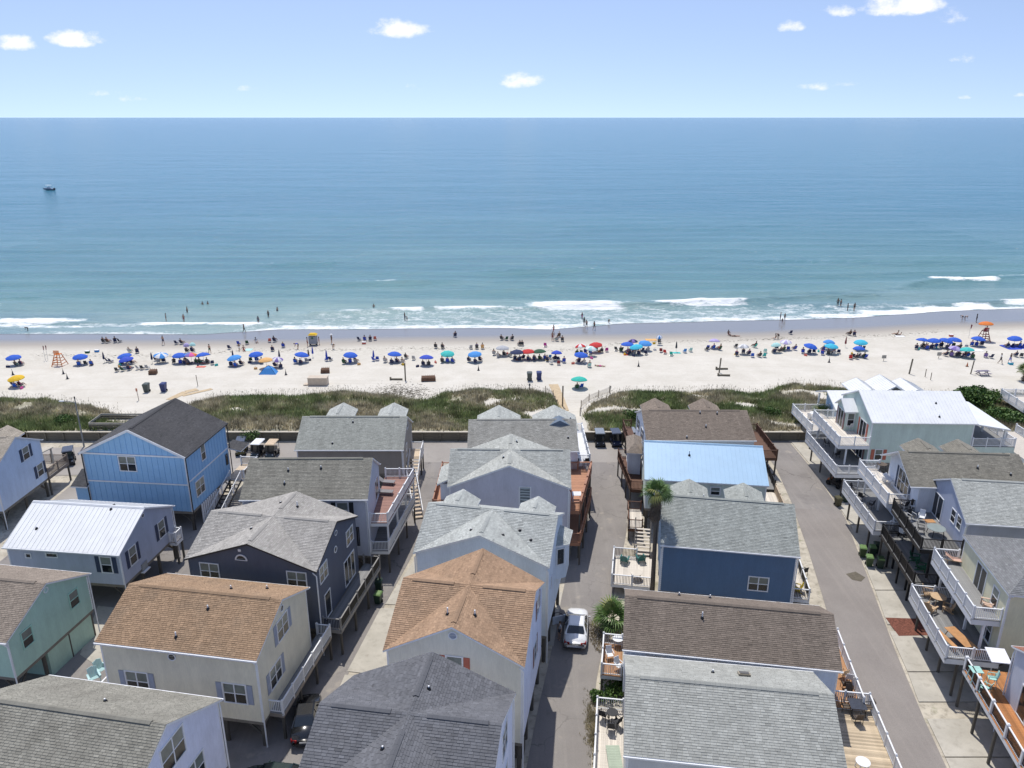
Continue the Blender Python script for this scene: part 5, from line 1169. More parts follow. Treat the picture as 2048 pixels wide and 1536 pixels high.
# right-edge beach house deck
rd = dict(root=thing('beach_deck', 'white railed deck cut by the right edge beside the dune', 'deck', sand(2075, 822), radians(-4)))
deck(rd, -4.0, 6, -3.4, 2.8, 1.3, 'lb', palew, TRIM, near=False, posts=True)
# ------------------------------------------------------------------ vehicles
WPAINT = pm('white car paint', (.78, .79, .80), .25, .02, 1, coat=.8); BPAINT = pm('black car paint', (.012, .013, .015), .25, .05, 1, coat=.8)
CARGL = pm('car glass', (.012, .016, .02), .05, .15, 1, spec=.8); TAIL = pm('red tail lamp', (.28, .01, .012), .2); CHROME = pm('bright rim', (.55, .56, .58), .25, metal=.8); PLASTIC = pm('black plastic', (.02, .02, .022), .6); INTER = pm('dark interior', (.03, .03, .032), .8)
def sedan(name, label, loc, yaw, paint, door_open=False, tall=0.0):
    t = thing(name, label, 'car', loc, yaw); g = MB()
    # stations: y, half width at sill, at belt, at bonnet/boot edge, sill z, belt z, deck z
    ST = [(-2.36, .62, .70, .58, .36, .62, .74), (-2.25, .78, .84, .70, .24, .68, .92), (-1.8, .86, .91, .74, .2, .74, 1.02 + tall), (-1.2, .88, .92, .74, .2, .76, 1.04 + tall), (0, .89, .92, .76, .2, .78, .98), (.9, .89, .91, .74, .2, .76, .97),
          (1.35, .87, .90, .72, .2, .74, .93), (1.9, .84, .87, .66, .22, .68, .82), (2.25, .74, .77, .56, .26, .58, .72), (2.38, .5, .56, .42, .34, .5, .6)]
    rings = []
    for (y, a, b, c, z0, z1, z2) in ST:
        i = len(g.v); P = [(-a * .9, z0), (-a, z0 + .1), (-b, z1 - .1), (-b * .985, z1), (-c, z2 - .015), (0, z2 + .02), (c, z2 - .015), (b * .985, z1), (b, z1 - .1), (a, z0 + .1), (a * .9, z0)]
        g.v += [(x, y, z) for x, z in P]; rings.append(i)
    n = 11
    for i, j in zip(rings, rings[1:]):
        for k in range(n): g.f.append((i + k, i + (k + 1) % n, j + (k + 1) % n, j + k)); g.m.append(0)
    g.f.append(tuple(rings[0] + k for k in range(n))); g.m.append(0); g.f.append(tuple(rings[-1] + n - 1 - k for k in range(n))); g.m.append(0)
    g.build('body', [paint], t, smooth=True)
    CB = [(-1.62, .74, 1.0 + tall), (-.78, .62, 1.40 + tall), (.15, .62, 1.43 + tall), (1.12, .72, .97)]   # cabin base/roof outline
    rf = MB(); R0 = [(-.62, -.98, 1.375 + tall), (.62, -.98, 1.375 + tall), (.62, .34, 1.395 + tall), (-.62, .34, 1.395 + tall)]; R1 = [(-.52, -.86, 1.44 + tall), (.52, -.86, 1.44 + tall), (.52, .22, 1.455 + tall), (-.52, .22, 1.455 + tall)]; rf.hexa(R0, R1)
    for sx in (-1, 1):
        for p, q, w in (((sx * .78, 1.14, .95), (sx * .59, .3, 1.40 + tall), .07), ((sx * .86, -.25, .95), (sx * .61, -.28, 1.40 + tall), .07), ((sx * .78, -1.58, .98 + tall), (sx * .59, -.95, 1.385 + tall), .1)): rf.bar(p, q, w, w * .7)
    rf.build('roof', [paint], t)
    def glass(nm, P, th=.02): 
        m_ = MB(); m_.extrude(P, (0, 0, -th)); m_.build(nm, [CARGL], t)
    glass('windshield', [(-.72, 1.10, .985), (.72, 1.10, .985), (.58, .33, 1.39 + tall), (-.58, .33, 1.39 + tall)]); glass('rear_window', [(-.66, -1.52, 1.04 + tall), (-.56, -.98, 1.38 + tall), (.56, -.98, 1.38 + tall), (.66, -1.52, 1.04 + tall)])
    for sx in (-1, 1):
        glass('side_window', [(sx * .83, .95, .97), (sx * .84, -.2, .97), (sx * .61, -.24, 1.38 + tall), (sx * .61, .26, 1.39 + tall)]); glass('side_window', [(sx * .84, -.3, .97), (sx * .80, -1.4, 1.02 + tall), (sx * .62, -.95, 1.37 + tall), (sx * .61, -.32, 1.38 + tall)])
        m_ = MB(); m_.ball((sx * 1.0, .82, 1.0), (.11, .07, .07)); m_.build('mirror', [paint], t, smooth=True)
        m_ = MB(); m_.hexa([(sx * .42, -2.42, .66), (sx * .84, -2.27, .66), (sx * .84, -2.0, .66), (sx * .42, -2.2, .66)], [(sx * .42, -2.40, .82), (sx * .82, -2.25, .84), (sx * .82, -2.0, .84), (sx * .42, -2.2, .82)]); m_.build('tail_lamp', [TAIL], t)
        m_ = MB(); m_.hexa([(sx * .5, 2.28, .5), (sx * .76, 2.16, .52), (sx * .78, 2.06, .52), (sx * .5, 2.18, .5)], [(sx * .5, 2.22, .66), (sx * .72, 2.1, .7), (sx * .72, 2.0, .7), (sx * .5, 2.1, .66)]); m_.build('headlight', [pm('clear lens', (.5, .52, .55), .1)], t)
        for y in (-1.42, 1.42):
            m_ = MB(); m_.lathe([(.0, -.1), (.3, -.11), (.33, -.06), (.33, .06), (.3, .11), (0, .1)], 16); m_.xform(Matrix.Translation((sx * .80, y, .33)) @ Matrix.Rotation(pi / 2, 4, 'Y')); w = m_.build('wheel', [BLACKR], t)
            m_ = MB()
            for k in range(5): m_.bar((sx * .915, y, .33), (sx * .905, y + .2 * cos(k * 1.257), .33 + .2 * sin(k * 1.257)), .07, .03)
            m_.build('rim', [CHROME], w)
    m_ = MB(); m_.box(-.24, .24, -2.405, -2.37, .56, .68); m_.build('number_plate', [pm('plate', (.6, .6, .58), .5)], t)
    m_ = MB(); m_.box(-.5, .5, -2.38, -2.3, .3, .38); m_.build('bumper_insert', [PLASTIC], t)
    if door_open:
        hx = Vector((-.91, .95, 0)); d = Vector((-.86, -.5, 0)).normalized(); nn = Vector((-d.y, d.x, 0)) * .05; E = hx + d * 1.15; m_ = MB()
        m_.hexa([hx - nn + Vector((0, 0, .3)), hx + nn + Vector((0, 0, .3)), E + nn + Vector((0, 0, .3)), E - nn + Vector((0, 0, .3))], [hx - nn + Vector((0, 0, .95)), hx + nn + Vector((0, 0, .95)), E + nn + Vector((0, 0, 1.0)), E - nn + Vector((0, 0, 1.0))]); dr = m_.build('door', [paint], t)
        m_ = MB(); k = nn * 1.1; m_.hexa([hx - k * 1.4 + Vector((0, 0, .34)) + d * .05, hx - k + Vector((0, 0, .34)) + d * .05, E - k + Vector((0, 0, .34)) - d * .05, E - k * 1.4 + Vector((0, 0, .34)) - d * .05], [hx - k * 1.4 + Vector((0, 0, .93)) + d * .05, hx - k + Vector((0, 0, .93)) + d * .05, E - k + Vector((0, 0, .97)) - d * .05, E - k * 1.4 + Vector((0, 0, .97)) - d * .05]); m_.build('door_panel', [INTER], dr)
        m_ = MB(); m_.bar(hx + Vector((0, 0, .98)) + d * .2, hx + d * .65 + Vector((0, 0, 1.36)), .04); m_.bar(hx + d * .65 + Vector((0, 0, 1.36)), E + Vector((0, 0, 1.34)), .04); m_.bar(E + Vector((0, 0, 1.34)), E + Vector((0, 0, 1.0)), .04); m_.build('window_frame', [PLASTIC], dr)
        m_ = MB(); m_.box(-.915, -.84, -.2, .9, .3, .93); m_.build('door_opening', [INTER], t)
    return t
sedan('parked_car', 'white sedan parked in the lane with its driver door open', (5.4, 54.4, .01), radians(-7), WPAINT, True).scale = (1.07, 1.05, 1.05)
sedan('parked_car', 'black car parked under the white railed deck of the cream cottage', (-14.6, 44.0, .04), radians(8), BPAINT, tall=.2)
sedan('parked_car', 'dark car at the bottom edge beside the nearest slate roof', (-15.2, 38.6, .04), radians(84), pm('dark green paint', (.015, .03, .03), .25, coat=.8))
def golf_cart(label, loc, yaw, roof, body, seat, grp='golf carts parked at the bulkhead'):
    t = thing('golf_cart', label, 'golf cart', loc, yaw, grp); g = MB()
    g.box(-.6, .6, -1.15, 1.1, .28, .42, 1); g.hexa([(-.6, .62, .42), (.6, .62, .42), (.56, 1.2, .36), (-.56, 1.2, .36)], [(-.52, .66, .92), (.52, .66, .92), (.42, 1.05, .74), (-.42, 1.05, .74)]); g.hexa([(-.6, -.55, .42), (.6, -.55, .42), (.6, .02, .42), (-.6, .02, .42)], [(-.58, -.5, .68), (.58, -.5, .68), (.58, 0, .68), (-.58, 0, .68)])
    g.box(-.58, .58, -1.2, -.6, .42, .62); g.build('body', [body, PLASTIC], t)
    for y, b in ((-.28, -.55), (-.85, -.62)):
        g = MB(); g.box(-.55, .55, y - .22, y + .24, .68 if y > -.5 else .62, .8 if y > -.5 else .74); g.hexa([(-.55, b - .02, .8), (.55, b - .02, .8), (.55, b + .08, .8), (-.55, b + .08, .8)], [(-.53, b - .08, 1.2), (.53, b - .08, 1.2), (.53, b, 1.2), (-.53, b, 1.2)]); g.build('seat', [seat], t)
    g = MB(); g.hexa([(-.62, -1.2, 1.84), (.62, -1.2, 1.84), (.62, .85, 1.86), (-.62, .85, 1.86)], [(-.54, -1.1, 1.93), (.54, -1.1, 1.93), (.54, .75, 1.95), (-.54, .75, 1.95)])
    for x in (-.3, 0, .3): g.box(x - .02, x + .02, -1.05, .7, 1.935, 1.965)
    g.build('roof', [roof], t)
    for x in (-.55, .55):
        for y0, y1 in ((.9, .7), (-1.1, -1.05)):
            g = MB(); g.bar((x, y0, .6), (x, y1, 1.86), .04); g.build('roof_post', [PLASTIC], t)
        for y in (-.82, .82):
            g = MB(); g.lathe([(0, -.1), (.2, -.11), (.24, -.07), (.24, .07), (.2, .11), (0, .1)], 12); g.xform(Matrix.Translation((x * 1.02, y, .24)) @ Matrix.Rotation(pi / 2, 4, 'Y')); w = g.build('wheel', [BLACKR], t)
            g = MB(); g.lathe([(0, -.115), (.11, -.115), (.11, .115), (0, .115)], 8); g.xform(Matrix.Translation((x * 1.02, y, .24)) @ Matrix.Rotation(pi / 2, 4, 'Y')); g.build('rim', [CHROME], w)
        g = MB(); g.ball((x * .72, 1.08, .64), (.09, .06, .07)); g.build('headlight', [pm('clear lens', (.5, .52, .55), .1)], t)
    g = MB(); g.poly([(-.52, .9, .92), (.52, .9, .92), (.52, .72, 1.82), (-.52, .72, 1.82)]); g.build('windshield', [CARGL], t)
    g = MB(); g.tube([(-.25, .7, .8), (-.25, .4, 1.05)], .02, 6); g.tube([(-.25 + .17 * cos(a), .4 + .05 * sin(a), 1.05 + .15 * sin(a)) for a in [k * pi / 5 for k in range(11)]], .015, 5); g.build('steering_wheel', [PLASTIC], t)
    return t
crw = pm('white cart roof', (.76, .76, .76), .4); crt = pm('tan cart roof', (.56, .43, .29), .5); crd = pm('dark navy cart roof', (.05, .06, .085), .35, coat=.5); crg = pm('grey cart roof', (.22, .24, .26), .3, coat=.5); cbk = pm('black cart body', (.02, .021, .024), .3, coat=.5); cwh = pm('pale cart body', (.55, .55, .55), .4)
cst = pm('tan seat', (.5, .44, .35), .7); csk = pm('black seat', (.03, .03, .032), .7)
for px, py, a, r, b, s, l in ((517, 911, 175, crw, cbk, csk, 'golf cart with a white roof, left of the tan roofed one'), (545, 912, 178, crt, cbk, cst, 'golf cart with a tan roof beside the taupe cottage'), (484, 906, 190, crd, pm('yellow black body', (.12, .09, .02), .4), csk, 'dark roofed golf cart half hidden by the blue house porch'),
        (140, 926, 205, crd, cbk, csk, 'black golf cart with a dark ribbed roof between the pale cottage and the blue house'), (1199, 889, 180, crg, cbk, csk, 'golf cart with a plain grey roof, nearest the white side deck'), (1231, 889, 184, crd, pm('blue black body', (.02, .03, .07), .3), csk, 'dark golf cart with a ribbed roof in the middle of the trio'), (1262, 887, 184, crg, cbk, csk, 'golf cart partly hidden behind the brown roofed bay')):
    golf_cart(l, un(px, py), radians(a), r, b, s)
# ------------------------------------------------------------------ bins, boxes
def wheelie(label, p, body, lid, yaw=0, grp=None, sc=1.0):
    t = thing('wheelie_bin', label, 'bin', p, yaw, grp); t.scale = (sc,) * 3; g = MB(); g.hexa([(-.24, -.26, .06), (.24, -.26, .06), (.24, .26, .06), (-.24, .26, .06)], [(-.31, -.36, 1.0), (.31, -.36, 1.0), (.31, .36, 1.0), (-.31, .36, 1.0)]); g.box(-.33, .33, -.38, .38, .96, 1.0); g.build('body', [body], t)
    g = MB(); g.hexa([(-.33, -.40, 1.0), (.33, -.40, 1.0), (.33, .40, 1.0), (-.33, .40, 1.0)], [(-.24, -.3, 1.09), (.24, -.3, 1.09), (.24, .34, 1.1), (-.24, .34, 1.1)]); g.build('lid', [lid], t)
    g = MB(); g.tube([(-.28, .42, .98), (.28, .42, .98)], .025, 6); g.build('handle', [PLASTIC], t)
    for x in (-.28, .28):
        g = MB(); g.lathe([(0, -.03), (.13, -.03), (.13, .03), (0, .03)], 10); g.xform(Matrix.Translation((x, .24, .13)) @ Matrix.Rotation(pi / 2, 4, 'Y')); g.build('wheel', [BLACKR], t)
    return t
gb = pm('green bin', (.045, .085, .03), .5); gbl = pm('light green lid', (.13, .22, .075), .5); gbd = pm('dark green bin', (.02, .045, .03), .5); bb = pm('navy bin', (.03, .045, .15), .5); gyb = pm('grey bin', (.07, .085, .08), .5); brb = pm('brown bin', (.07, .065, .03), .5)
GB_ = 'bins in the row by the black railed decks'
for px, py, l, b_, k in ((1724, 1113, 'dark green bin at the street end of the row by the black railed decks', gb, gbl), (1737, 1132, 'light lidded green bin nearest the lane in the row by the black decks', gb, gbl), (1759, 1136, 'green bin nearest the camera in the row by the black decks', gbd, gb), (1743, 1112, 'pale lidded bin in the back of the row by the black decks', gbd, gbl), (1752, 1106, 'dark bin farthest under the black decks', gbd, gbd)): wheelie(l, un(px, py) + Vector((0, 0, .05)), b_, k, radians(-15), GB_)
wheelie('brown bin standing alone at the concrete strip below the white decks', un(1675, 1012) + Vector((0, 0, .05)), brb, brb, radians(10)); wheelie('dark bin behind the lone brown bin', un(1690, 1004) + Vector((0, 0, .05)), gbd, gbd)
wheelie('green lidded bin beside the side deck of the charcoal navy cottage', un(757, 1206), gbd, gbl, radians(-12)); wheelie('dark bin behind the green lidded one by the charcoal cottage', un(758, 1180), gbd, gbd)
for px, py, l, b_ in ((294, 784, 'grey wheeled bin on the sand left of the blue one, left beach', gyb), (328, 783, 'blue wheeled bin on the sand at the left beach', bb), (1059, 761, 'grey wheeled bin on the sand by the path', gyb), (1078, 760, 'blue wheeled bin on the sand by the path', bb)): wheelie(l, sand(px, py), b_, b_, 0, None, 1.35)
t = thing('storage_box', 'tan storage box with a step on the sand', 'storage box', sand(637, 769)); tb = pm('tan box', (.52, .44, .35), .7); g = MB(); g.box(-1.55, 1.55, -.7, .7, .05, 1.25); g.build('body', [tb], t); g = MB(); g.hexa([(-1.6, -.75, 1.25), (1.6, -.75, 1.25), (1.6, .75, 1.25), (-1.6, .75, 1.25)], [(-1.58, -.7, 1.34), (1.58, -.7, 1.34), (1.58, .7, 1.36), (-1.58, .7, 1.36)]); g.build('lid', [tb], t); g = MB(); g.box(-2.3, -1.62, -.7, .3, 0, .22); g.build('step', [tb], t)
brl = pm('brown fence roll', (.17, .10, .065), .9, .3)
for px, py, w, l in ((307, 748, 1.3, 'brown bundle of rolled sand fence, left beach'), (651, 745, 1.5, 'brown bundle of rolled sand fence behind the tan storage box'), (857, 761, 2.4, 'long reddish brown bundle of sand fence near mid beach')):
    t = thing('fence_bundle', l, 'fence bundle', sand(px, py), .1)
    for i in range(3):
        for j in range(2):
            g = MB(); g.tube([(-w / 2 + .05 * j, -.4 + i * .4, .2 + j * .36), (w / 2 - .05 * i, -.4 + i * .4, .2 + j * .36)], .2, 8); g.build('roll', [brl], t)
    for i in range(int(w / .3)):
        g = MB(); g.bar((-w / 2 + .15 + i * .3, -.65, .1), (-w / 2 + .15 + i * .3, .6, .85), .04); g.build('slat', [brl], t)
for px, py, l, m_ in ((26, 750, 'dark cone left of the orange lifeguard chair', 0), (127, 748, 'dark cone on the sand just below the orange lifeguard chair', 0), (135, 758, 'second dark cone below the orange lifeguard chair', 0), (572, 750, 'dark cone to the right of the blue beach tent', 0), (957, 741, 'dark cone below the blue umbrella at mid beach', 0), (1277, 733, 'dark cone below the cluster of blue umbrellas', 0), (1658, 725, 'dark cone below the cyan umbrella', 0), (1934, 733, 'orange cone below the turquoise and purple umbrellas', 1)):
    t = thing('marker_cone', l, 'cone', sand(px, py), 0, 'cones along the back of the beach'); mm = pm('orange cone', (.5, .16, .06), .6) if m_ else pm('dark cone', (.04, .045, .06), .7); g = MB(); g.lathe([(.17, .04), (.04, .75), (.0, .76)], 10); g.build('body', [mm], t); g = MB(); g.box(-.22, .22, -.22, .22, 0, .05); g.build('base', [PLASTIC], t)
    if not m_: g = MB(); g.tube([(0, 0, .7), (-.06, 0, 1.1)], .03, 5); g.build('stick', [PLASTIC], t)
# ------------------------------------------------------------------ deck furniture
def chair_adirondack(m, name='adirondack_chair'):
    t = bpy.data.objects.new(name, None); COL.objects.link(t); t['category'] = 'chair'; t['label'] = 'chair'
    for i in range(5):
        g = MB(); g.hexa([(-.28, -.3 + i * .12, .36 - i * .035), (.28, -.3 + i * .12, .36 - i * .035), (.28, -.2 + i * .12, .33 - i * .035), (-.28, -.2 + i * .12, .33 - i * .035)], [(-.28, -.3 + i * .12, .385 - i * .035), (.28, -.3 + i * .12, .385 - i * .035), (.28, -.2 + i * .12, .355 - i * .035), (-.28, -.2 + i * .12, .355 - i * .035)]); g.build('seat_slat', [m], t)
    for i in range(5):
        x = -.26 + i * .13; h = .98 - .05 * abs(i - 2); g = MB(); g.hexa([(x - .055, .27, .2), (x + .055, .27, .2), (x + .055, .3, .2), (x - .055, .3, .2)], [(x - .06, .52, h), (x + .06, .52, h), (x + .06, .55, h), (x - .06, .55, h)]); g.build('back_slat', [m], t)
    for s in (-1, 1):
        g = MB(); g.box(s * .36 - .07, s * .36 + .07, -.36, .36, .52, .55); g.build('armrest', [m], t); g = MB(); g.box(s * .33 - .02, s * .33 + .02, -.34, -.24, 0, .52); g.bar((s * .31, -.3, .34), (s * .31, .5, .04), .03, .1); g.bar((s * .33, .3, .1), (s * .33, .34, .52), .03, .08); g.build('leg', [m], t)
    return t
def chair_patio(m, fr_, name='patio_chair', rock=False, hi=0.0):
    t = bpy.data.objects.new(name, None); COL.objects.link(t); t['category'] = 'chair'; t['label'] = 'chair'; s0 = .44 + hi
    g = MB(); g.box(-.24, .24, -.25, .24, s0 - .03, s0); g.build('seat', [m], t); g = MB(); g.hexa([(-.24, .22, s0), (.24, .22, s0), (.24, .25, s0), (-.24, .25, s0)], [(-.23, .36, s0 + .55), (.23, .36, s0 + .55), (.23, .39, s0 + .55), (-.23, .39, s0 + .55)])
    g.build('backrest', [m], t)
    for sx in (-1, 1):
        for y in (-.23, .24):
            g = MB(); g.bar((sx * .26, y, s0 + .2), (sx * .27, y * 1.15, 0), .03); g.build('leg', [fr_], t)
        g = MB(); g.bar((sx * .27, -.25, s0 + .21), (sx * .27, .3, s0 + .23), .045, .025); g.build('armrest', [fr_], t)
        if rock: g = MB(); g.tube([(sx * .27, -.42, .1), (sx * .27, -.1, .0), (sx * .27, .25, .02), (sx * .27, .55, .14)], .02, 5); g.build('rocker', [fr_], t)
    if hi: g = MB(); g.bar((-.26, -.26, .25), (.26, -.26, .25), .03); g.build('footrest', [fr_], t)
    return t
def ue(px, py, z):
    """a point on a deck: the right-hand row of houses stands higher on its posts"""
    if px > 1690 and z > 1.6:
        z += LIFT['E0'] if px < 1725 else LIFT['E1'] if (px < 1805 and py < 990) else LIFT['E2'] if py < 1105 or px < 1845 else LIFT['E3'] if py < 1335 else LIFT['E4']
    return un(px, py, z)
def table_(label, p, w, d, h, top, leg, rnd=False, yaw=0, grp=None):
    t = thing('table', label, 'table', p, yaw, grp); g = MB()
    if rnd: g.lathe([(0, h - .03), (w / 2, h - .03), (w / 2, h), (0, h)], 20)
    else:
        n = max(3, round(d / .14))
        for i in range(n): g.box(-w / 2, w / 2, -d / 2 + i * d / n + .005, -d / 2 + (i + 1) * d / n - .005, h - .03, h)
    g.build('table_top', [top], t)
    for sx in (-1, 1):
        for sy in (-1, 1):
            k = .34 if rnd else .45; g = MB(); g.bar((sx * w * k * .8, sy * d * k * .8, h - .03), (sx * w * k, sy * d * k, 0), .05); g.build('leg', [leg], t)
    return t
def lounger(label, p, yaw, fab, fr_, grp=None):
    t = thing('sun_lounger', label, 'lounger', p, yaw, grp); g = MB(); g.box(-.32, .32, -.95, .25, .32, .36); g.build('mattress', [fab], t); g = MB(); g.hexa([(-.32, .25, .33), (.32, .25, .33), (.32, .28, .3), (-.32, .28, .3)], [(-.32, .85, .75), (.32, .85, .75), (.32, .88, .71), (-.32, .88, .71)]); g.build('backrest', [fab], t)
    for sx in (-1, 1):
        g = MB(); g.bar((sx * .33, -.95, .33), (sx * .33, .9, .33), .04); g.build('side_rail', [fr_], t)
        for y in (-.8, .7): g = MB(); g.bar((sx * .33, y, .33), (sx * .33, y, 0), .04); g.build('leg', [fr_], t)
    return t
teal = pm('teal plastic', (.02, .13, .12), .45); tealp = pm('pale teal plastic', (.42, .60, .60), .45); mint_ = pm('mint plastic', (.36, .60, .55), .45); slb = pm('brown sling', (.10, .075, .055), .7); irn = pm('black iron', (.015, .015, .017)); wpl = pm('white plastic', (.74, .75, .76), .4); wod = pm('warm timber', (.46, .24, .10), .6, .2, 3); wodl = pm('light timber', (.50, .35, .21), .65, .2, 3); pch = pm('peach cushions', (.56, .36, .28), .8); blk = pm('black sling', (.025, .026, .03), .7); gsl = pm('grey sling', (.20, .19, .19), .7)
grn = pm('green plastic', (.03, .13, .07), .5); cush = pm('pale cushion', (.62, .62, .6), .8)
USED = {}
def put_(kind, m, fr_, px, py, z, yaw, label, grp, **k):
    key = (kind, m.name, fr_.name if fr_ else '', tuple(k.items())); p = ue(px, py, z)
    if key not in USED:
        o = chair_adirondack(m) if kind == 'a' else chair_patio(m, fr_, {'p': 'patio_chair', 'r': 'rocking_chair', 'h': 'bar_chair'}[kind], kind == 'r', .28 if kind == 'h' else 0)
        USED[key] = o; o.location = p; o.rotation_euler = (0, 0, radians(yaw)); o['label'] = label; o['group'] = grp
        return o
    return copy_tree(USED[key], p, radians(yaw), label, grp)
GF = 'chairs on the cottage decks'
put_('a', teal, None, 1249, 1124, 1.1, 160, 'teal chair on the pale deck by the palm, left of two', GF); put_('a', teal, None, 1281, 1122, 1.1, 190, 'teal chair on the pale deck by the palm, right of two', GF)
table_('round pale table in front of the two teal chairs', ue(1272, 1158, 1.1), 1.15, 1.15, .72, pm('pale table top', (.6, .55, .47), .6), pm('brown leg', (.16, .12, .09)), True)
for px, py, y, l in ((1699, 1396, 0, 'brown sling chair at the far side of the glass table on the weathered deck'), (1690, 1421, 80, 'brown sling chair left of the glass table on the weathered deck'), (1735, 1424, 270, 'brown sling chair right of the glass table on the weathered deck'), (1714, 1445, 180, 'brown sling chair at the near side of the glass table on the weathered deck')): put_('p', slb, irn, px, py, 1.4, y, l, GF)
table_('dark glass square table on the weathered deck at bottom right', ue(1712, 1424, 1.4), 1.1, 1.1, .72, pm('smoked glass', (.06, .065, .08), .15), irn, False, -.14)
table_('white round table at the bottom edge of the weathered deck', ue(1723, 1540, 1.4), .9, .9, .7, wpl, wpl, True)
for px, py, y, l in ((1207, 1438, 150, 'black iron chair in the left corner of the bleached deck'), (1233, 1452, 220, 'black iron chair nearest the roof edge on the bleached deck'), (1222, 1462, 170, 'black iron chair facing the sun on the bleached deck')): put_('p', blk, irn, px, py, 1.4, y, l, GF)
table_('small black iron table among the iron chairs on the bleached deck', ue(1224, 1440, 1.4), .8, .8, .7, irn, irn, True)
table_('folded green checked lounger frame lying on the bleached deck', ue(1228, 1520, 1.4), .9, 1.9, .3, pm('green check', (.36, .42, .33), .8), irn)
table_('white round table on the red brown deck beside the lane', ue(1235, 1292, 1.5), .85, .85, .72, wpl, wpl, True)
put_('p', wpl, wpl, 1219, 1318, 1.5, 10, 'white slatted chair beside the white round table by the lane', GF); put_('p', wpl, wpl, 1237, 1340, 1.5, 30, 'white chair at the near end of the red brown lane deck', GF)
put_('p', wodl, wodl, 1684, 1356, 1.5, 200, 'light timber chair on the red brown deck by the right lane', GF); put_('p', wpl, wpl, 1697, 1364, 1.5, 160, 'white chair beside the timber chair on the red brown deck', GF); put_('p', slb, irn, 1690, 1378, 1.5, 170, 'brown chair below the white chair on the red brown deck', GF)
lounger('peach cushioned lounger at the far end of the upper white deck', ue(1912, 1126, 5.4), radians(70), pch, wodl); put_('a', pm('peach timber', (.58, .42, .32), .7), None, 1972, 1214, 5.4, 250, 'peach timber chair at the near end of the upper white deck', GF)
table_('round light timber table on the lower white deck', ue(1874, 1208, 2.5), 1.2, 1.2, .74, wodl, wodl, True)
for px, py, y in ((1856, 1192, 60), (1860, 1222, 120), (1893, 1222, 240)): put_('a', wodl, None, px, py, 2.5, y, 'light timber chair at the round table on the lower white deck', GF)
table_('long orange timber picnic table on the lower white deck', ue(1916, 1290, 2.5), .85, 2.4, .76, wod, wod, False, radians(8)); 
for px, py, s in ((1892, 1288, 'left'), (1938, 1296, 'right')):
    t = thing('bench', 'timber bench on the %s side of the long picnic table' % s, 'bench', ue(px, py, 2.5), radians(8)); g = MB(); g.box(-.18, .18, -1.1, 1.1, .42, .46); g.build('seat', [wod], t)
    for y in (-.9, .9): g = MB(); g.box(-.16, .16, y - .04, y + .04, 0, .42); g.build('leg', [wod], t)
table_('mint square bar table on the honey coloured deck', ue(1947, 1362, 2.5), .75, .75, 1.0, mint_, mint_, False, -.1); put_('h', mint_, mint_, 1967, 1392, 2.5, 215, 'mint bar chair on the near side of the mint table', GF); put_('h', mint_, mint_, 1980, 1372, 2.5, 250, 'mint bar chair on the far side of the mint table', GF)
for px, py, y, l in ((1752, 958, 40, 'white plastic chair tipped over at the far end of the furniture pile'), (1763, 962, 120, 'white plastic chair upside down in the furniture pile'), (1775, 966, 200, 'white plastic chair on its side in the middle of the pile'), (1788, 974, 300, 'white plastic chair at the near end of the furniture pile')):
    o = put_('p', wpl, wpl, px, py, 5.5, y, l, GF); o.rotation_euler = (RND.uniform(-1.5, 1.5), RND.uniform(-.8, .8), radians(y))
lounger('white lounger lying over the furniture pile on the upper deck', ue(1782, 966, 5.5), radians(30), wpl, wpl); lounger('white lounger along the wall beside the furniture pile', ue(1800, 978, 5.35), radians(10), wpl, wpl)
table_('dark round table at the far corner of the deck with the white pile', ue(1762, 940, 5.3), 1.0, 1.0, .7, slb, irn, True)
for px, py, y, l, m_ in ((1807, 1018, 200, 'dark rocking chair with a pale cushion at the far rail of the black deck', blk), (1846, 1018, 150, 'dark rocking chair right of the small white table on the black deck', blk), (1822, 1040, 20, 'dark rocking chair facing the sea on the black deck', blk), (1842, 1042, 330, 'white rocking chair in the middle of the black railed deck', wpl)): put_('r', m_, m_ if m_ is wpl else wpl, px, py, 5.3, y, l, GF)
table_('small white round table among the rocking chairs', ue(1824, 1020, 5.3), .6, .6, .5, wpl, wpl, True); table_('big oval glass table at the near end of the black railed deck', ue(1870, 1070, 5.3), 1.5, 1.5, .72, pm('green glass top', (.26, .30, .29), .15), irn, True); put_('p', blk, irn, 1841, 1066, 5.3, 70, 'black sling chair left of the oval glass table', GF)
t = thing('door_mat', 'brown mat on the black railed deck before the glass doors', 'mat', ue(1859, 1042, 5.31)); g = MB(); g.box(-.45, .45, -.3, .3, 0, .015); g.build('mat', [wod], t)
put_('a', grn, None, 1830, 1122, 2.5, 60, 'green chair on the lower black railed deck, far one', GF); put_('a', grn, None, 1842, 1140, 2.5, 60, 'green chair on the lower black railed deck, near one', GF); put_('h', wpl, irn, 1803, 1078, 2.5, 120, 'tall bar chair at the far end of the lower black deck', GF)
put_('h', blk, irn, 1153, 935, 5.2, 175, 'tall black chair on the orange deck, left of two', GF); put_('h', blk, irn, 1172, 935, 5.2, 190, 'tall black chair on the orange deck, right of two', GF); table_('white square table at the near end of the orange deck', un(1153, 1000, 5.2), .9, .9, .72, wpl, wpl)
lounger('grey sling lounger on the upper deck of the grey cottage, farther one', ue(772, 968, 5.2), radians(80), gsl, irn); lounger('grey sling lounger on the upper deck of the grey cottage, nearer one', ue(768, 988, 5.2), radians(84), gsl, irn)
put_('a', tealp, None, 205, 1345, 1.9, 60, 'pale blue chair on the cream cottage rear deck, farther one', GF); put_('a', tealp, None, 190, 1362, 1.9, 40, 'pale blue chair on the cream cottage rear deck, nearer one', GF)
put_('a', wpl, None, 1622, 838, 3.4 - .9, 120, 'white chair on the light blue house deck, farther one', GF); put_('a', wpl, None, 1632, 845, 2.5, 60, 'white chair on the light blue house deck, nearer one', GF)
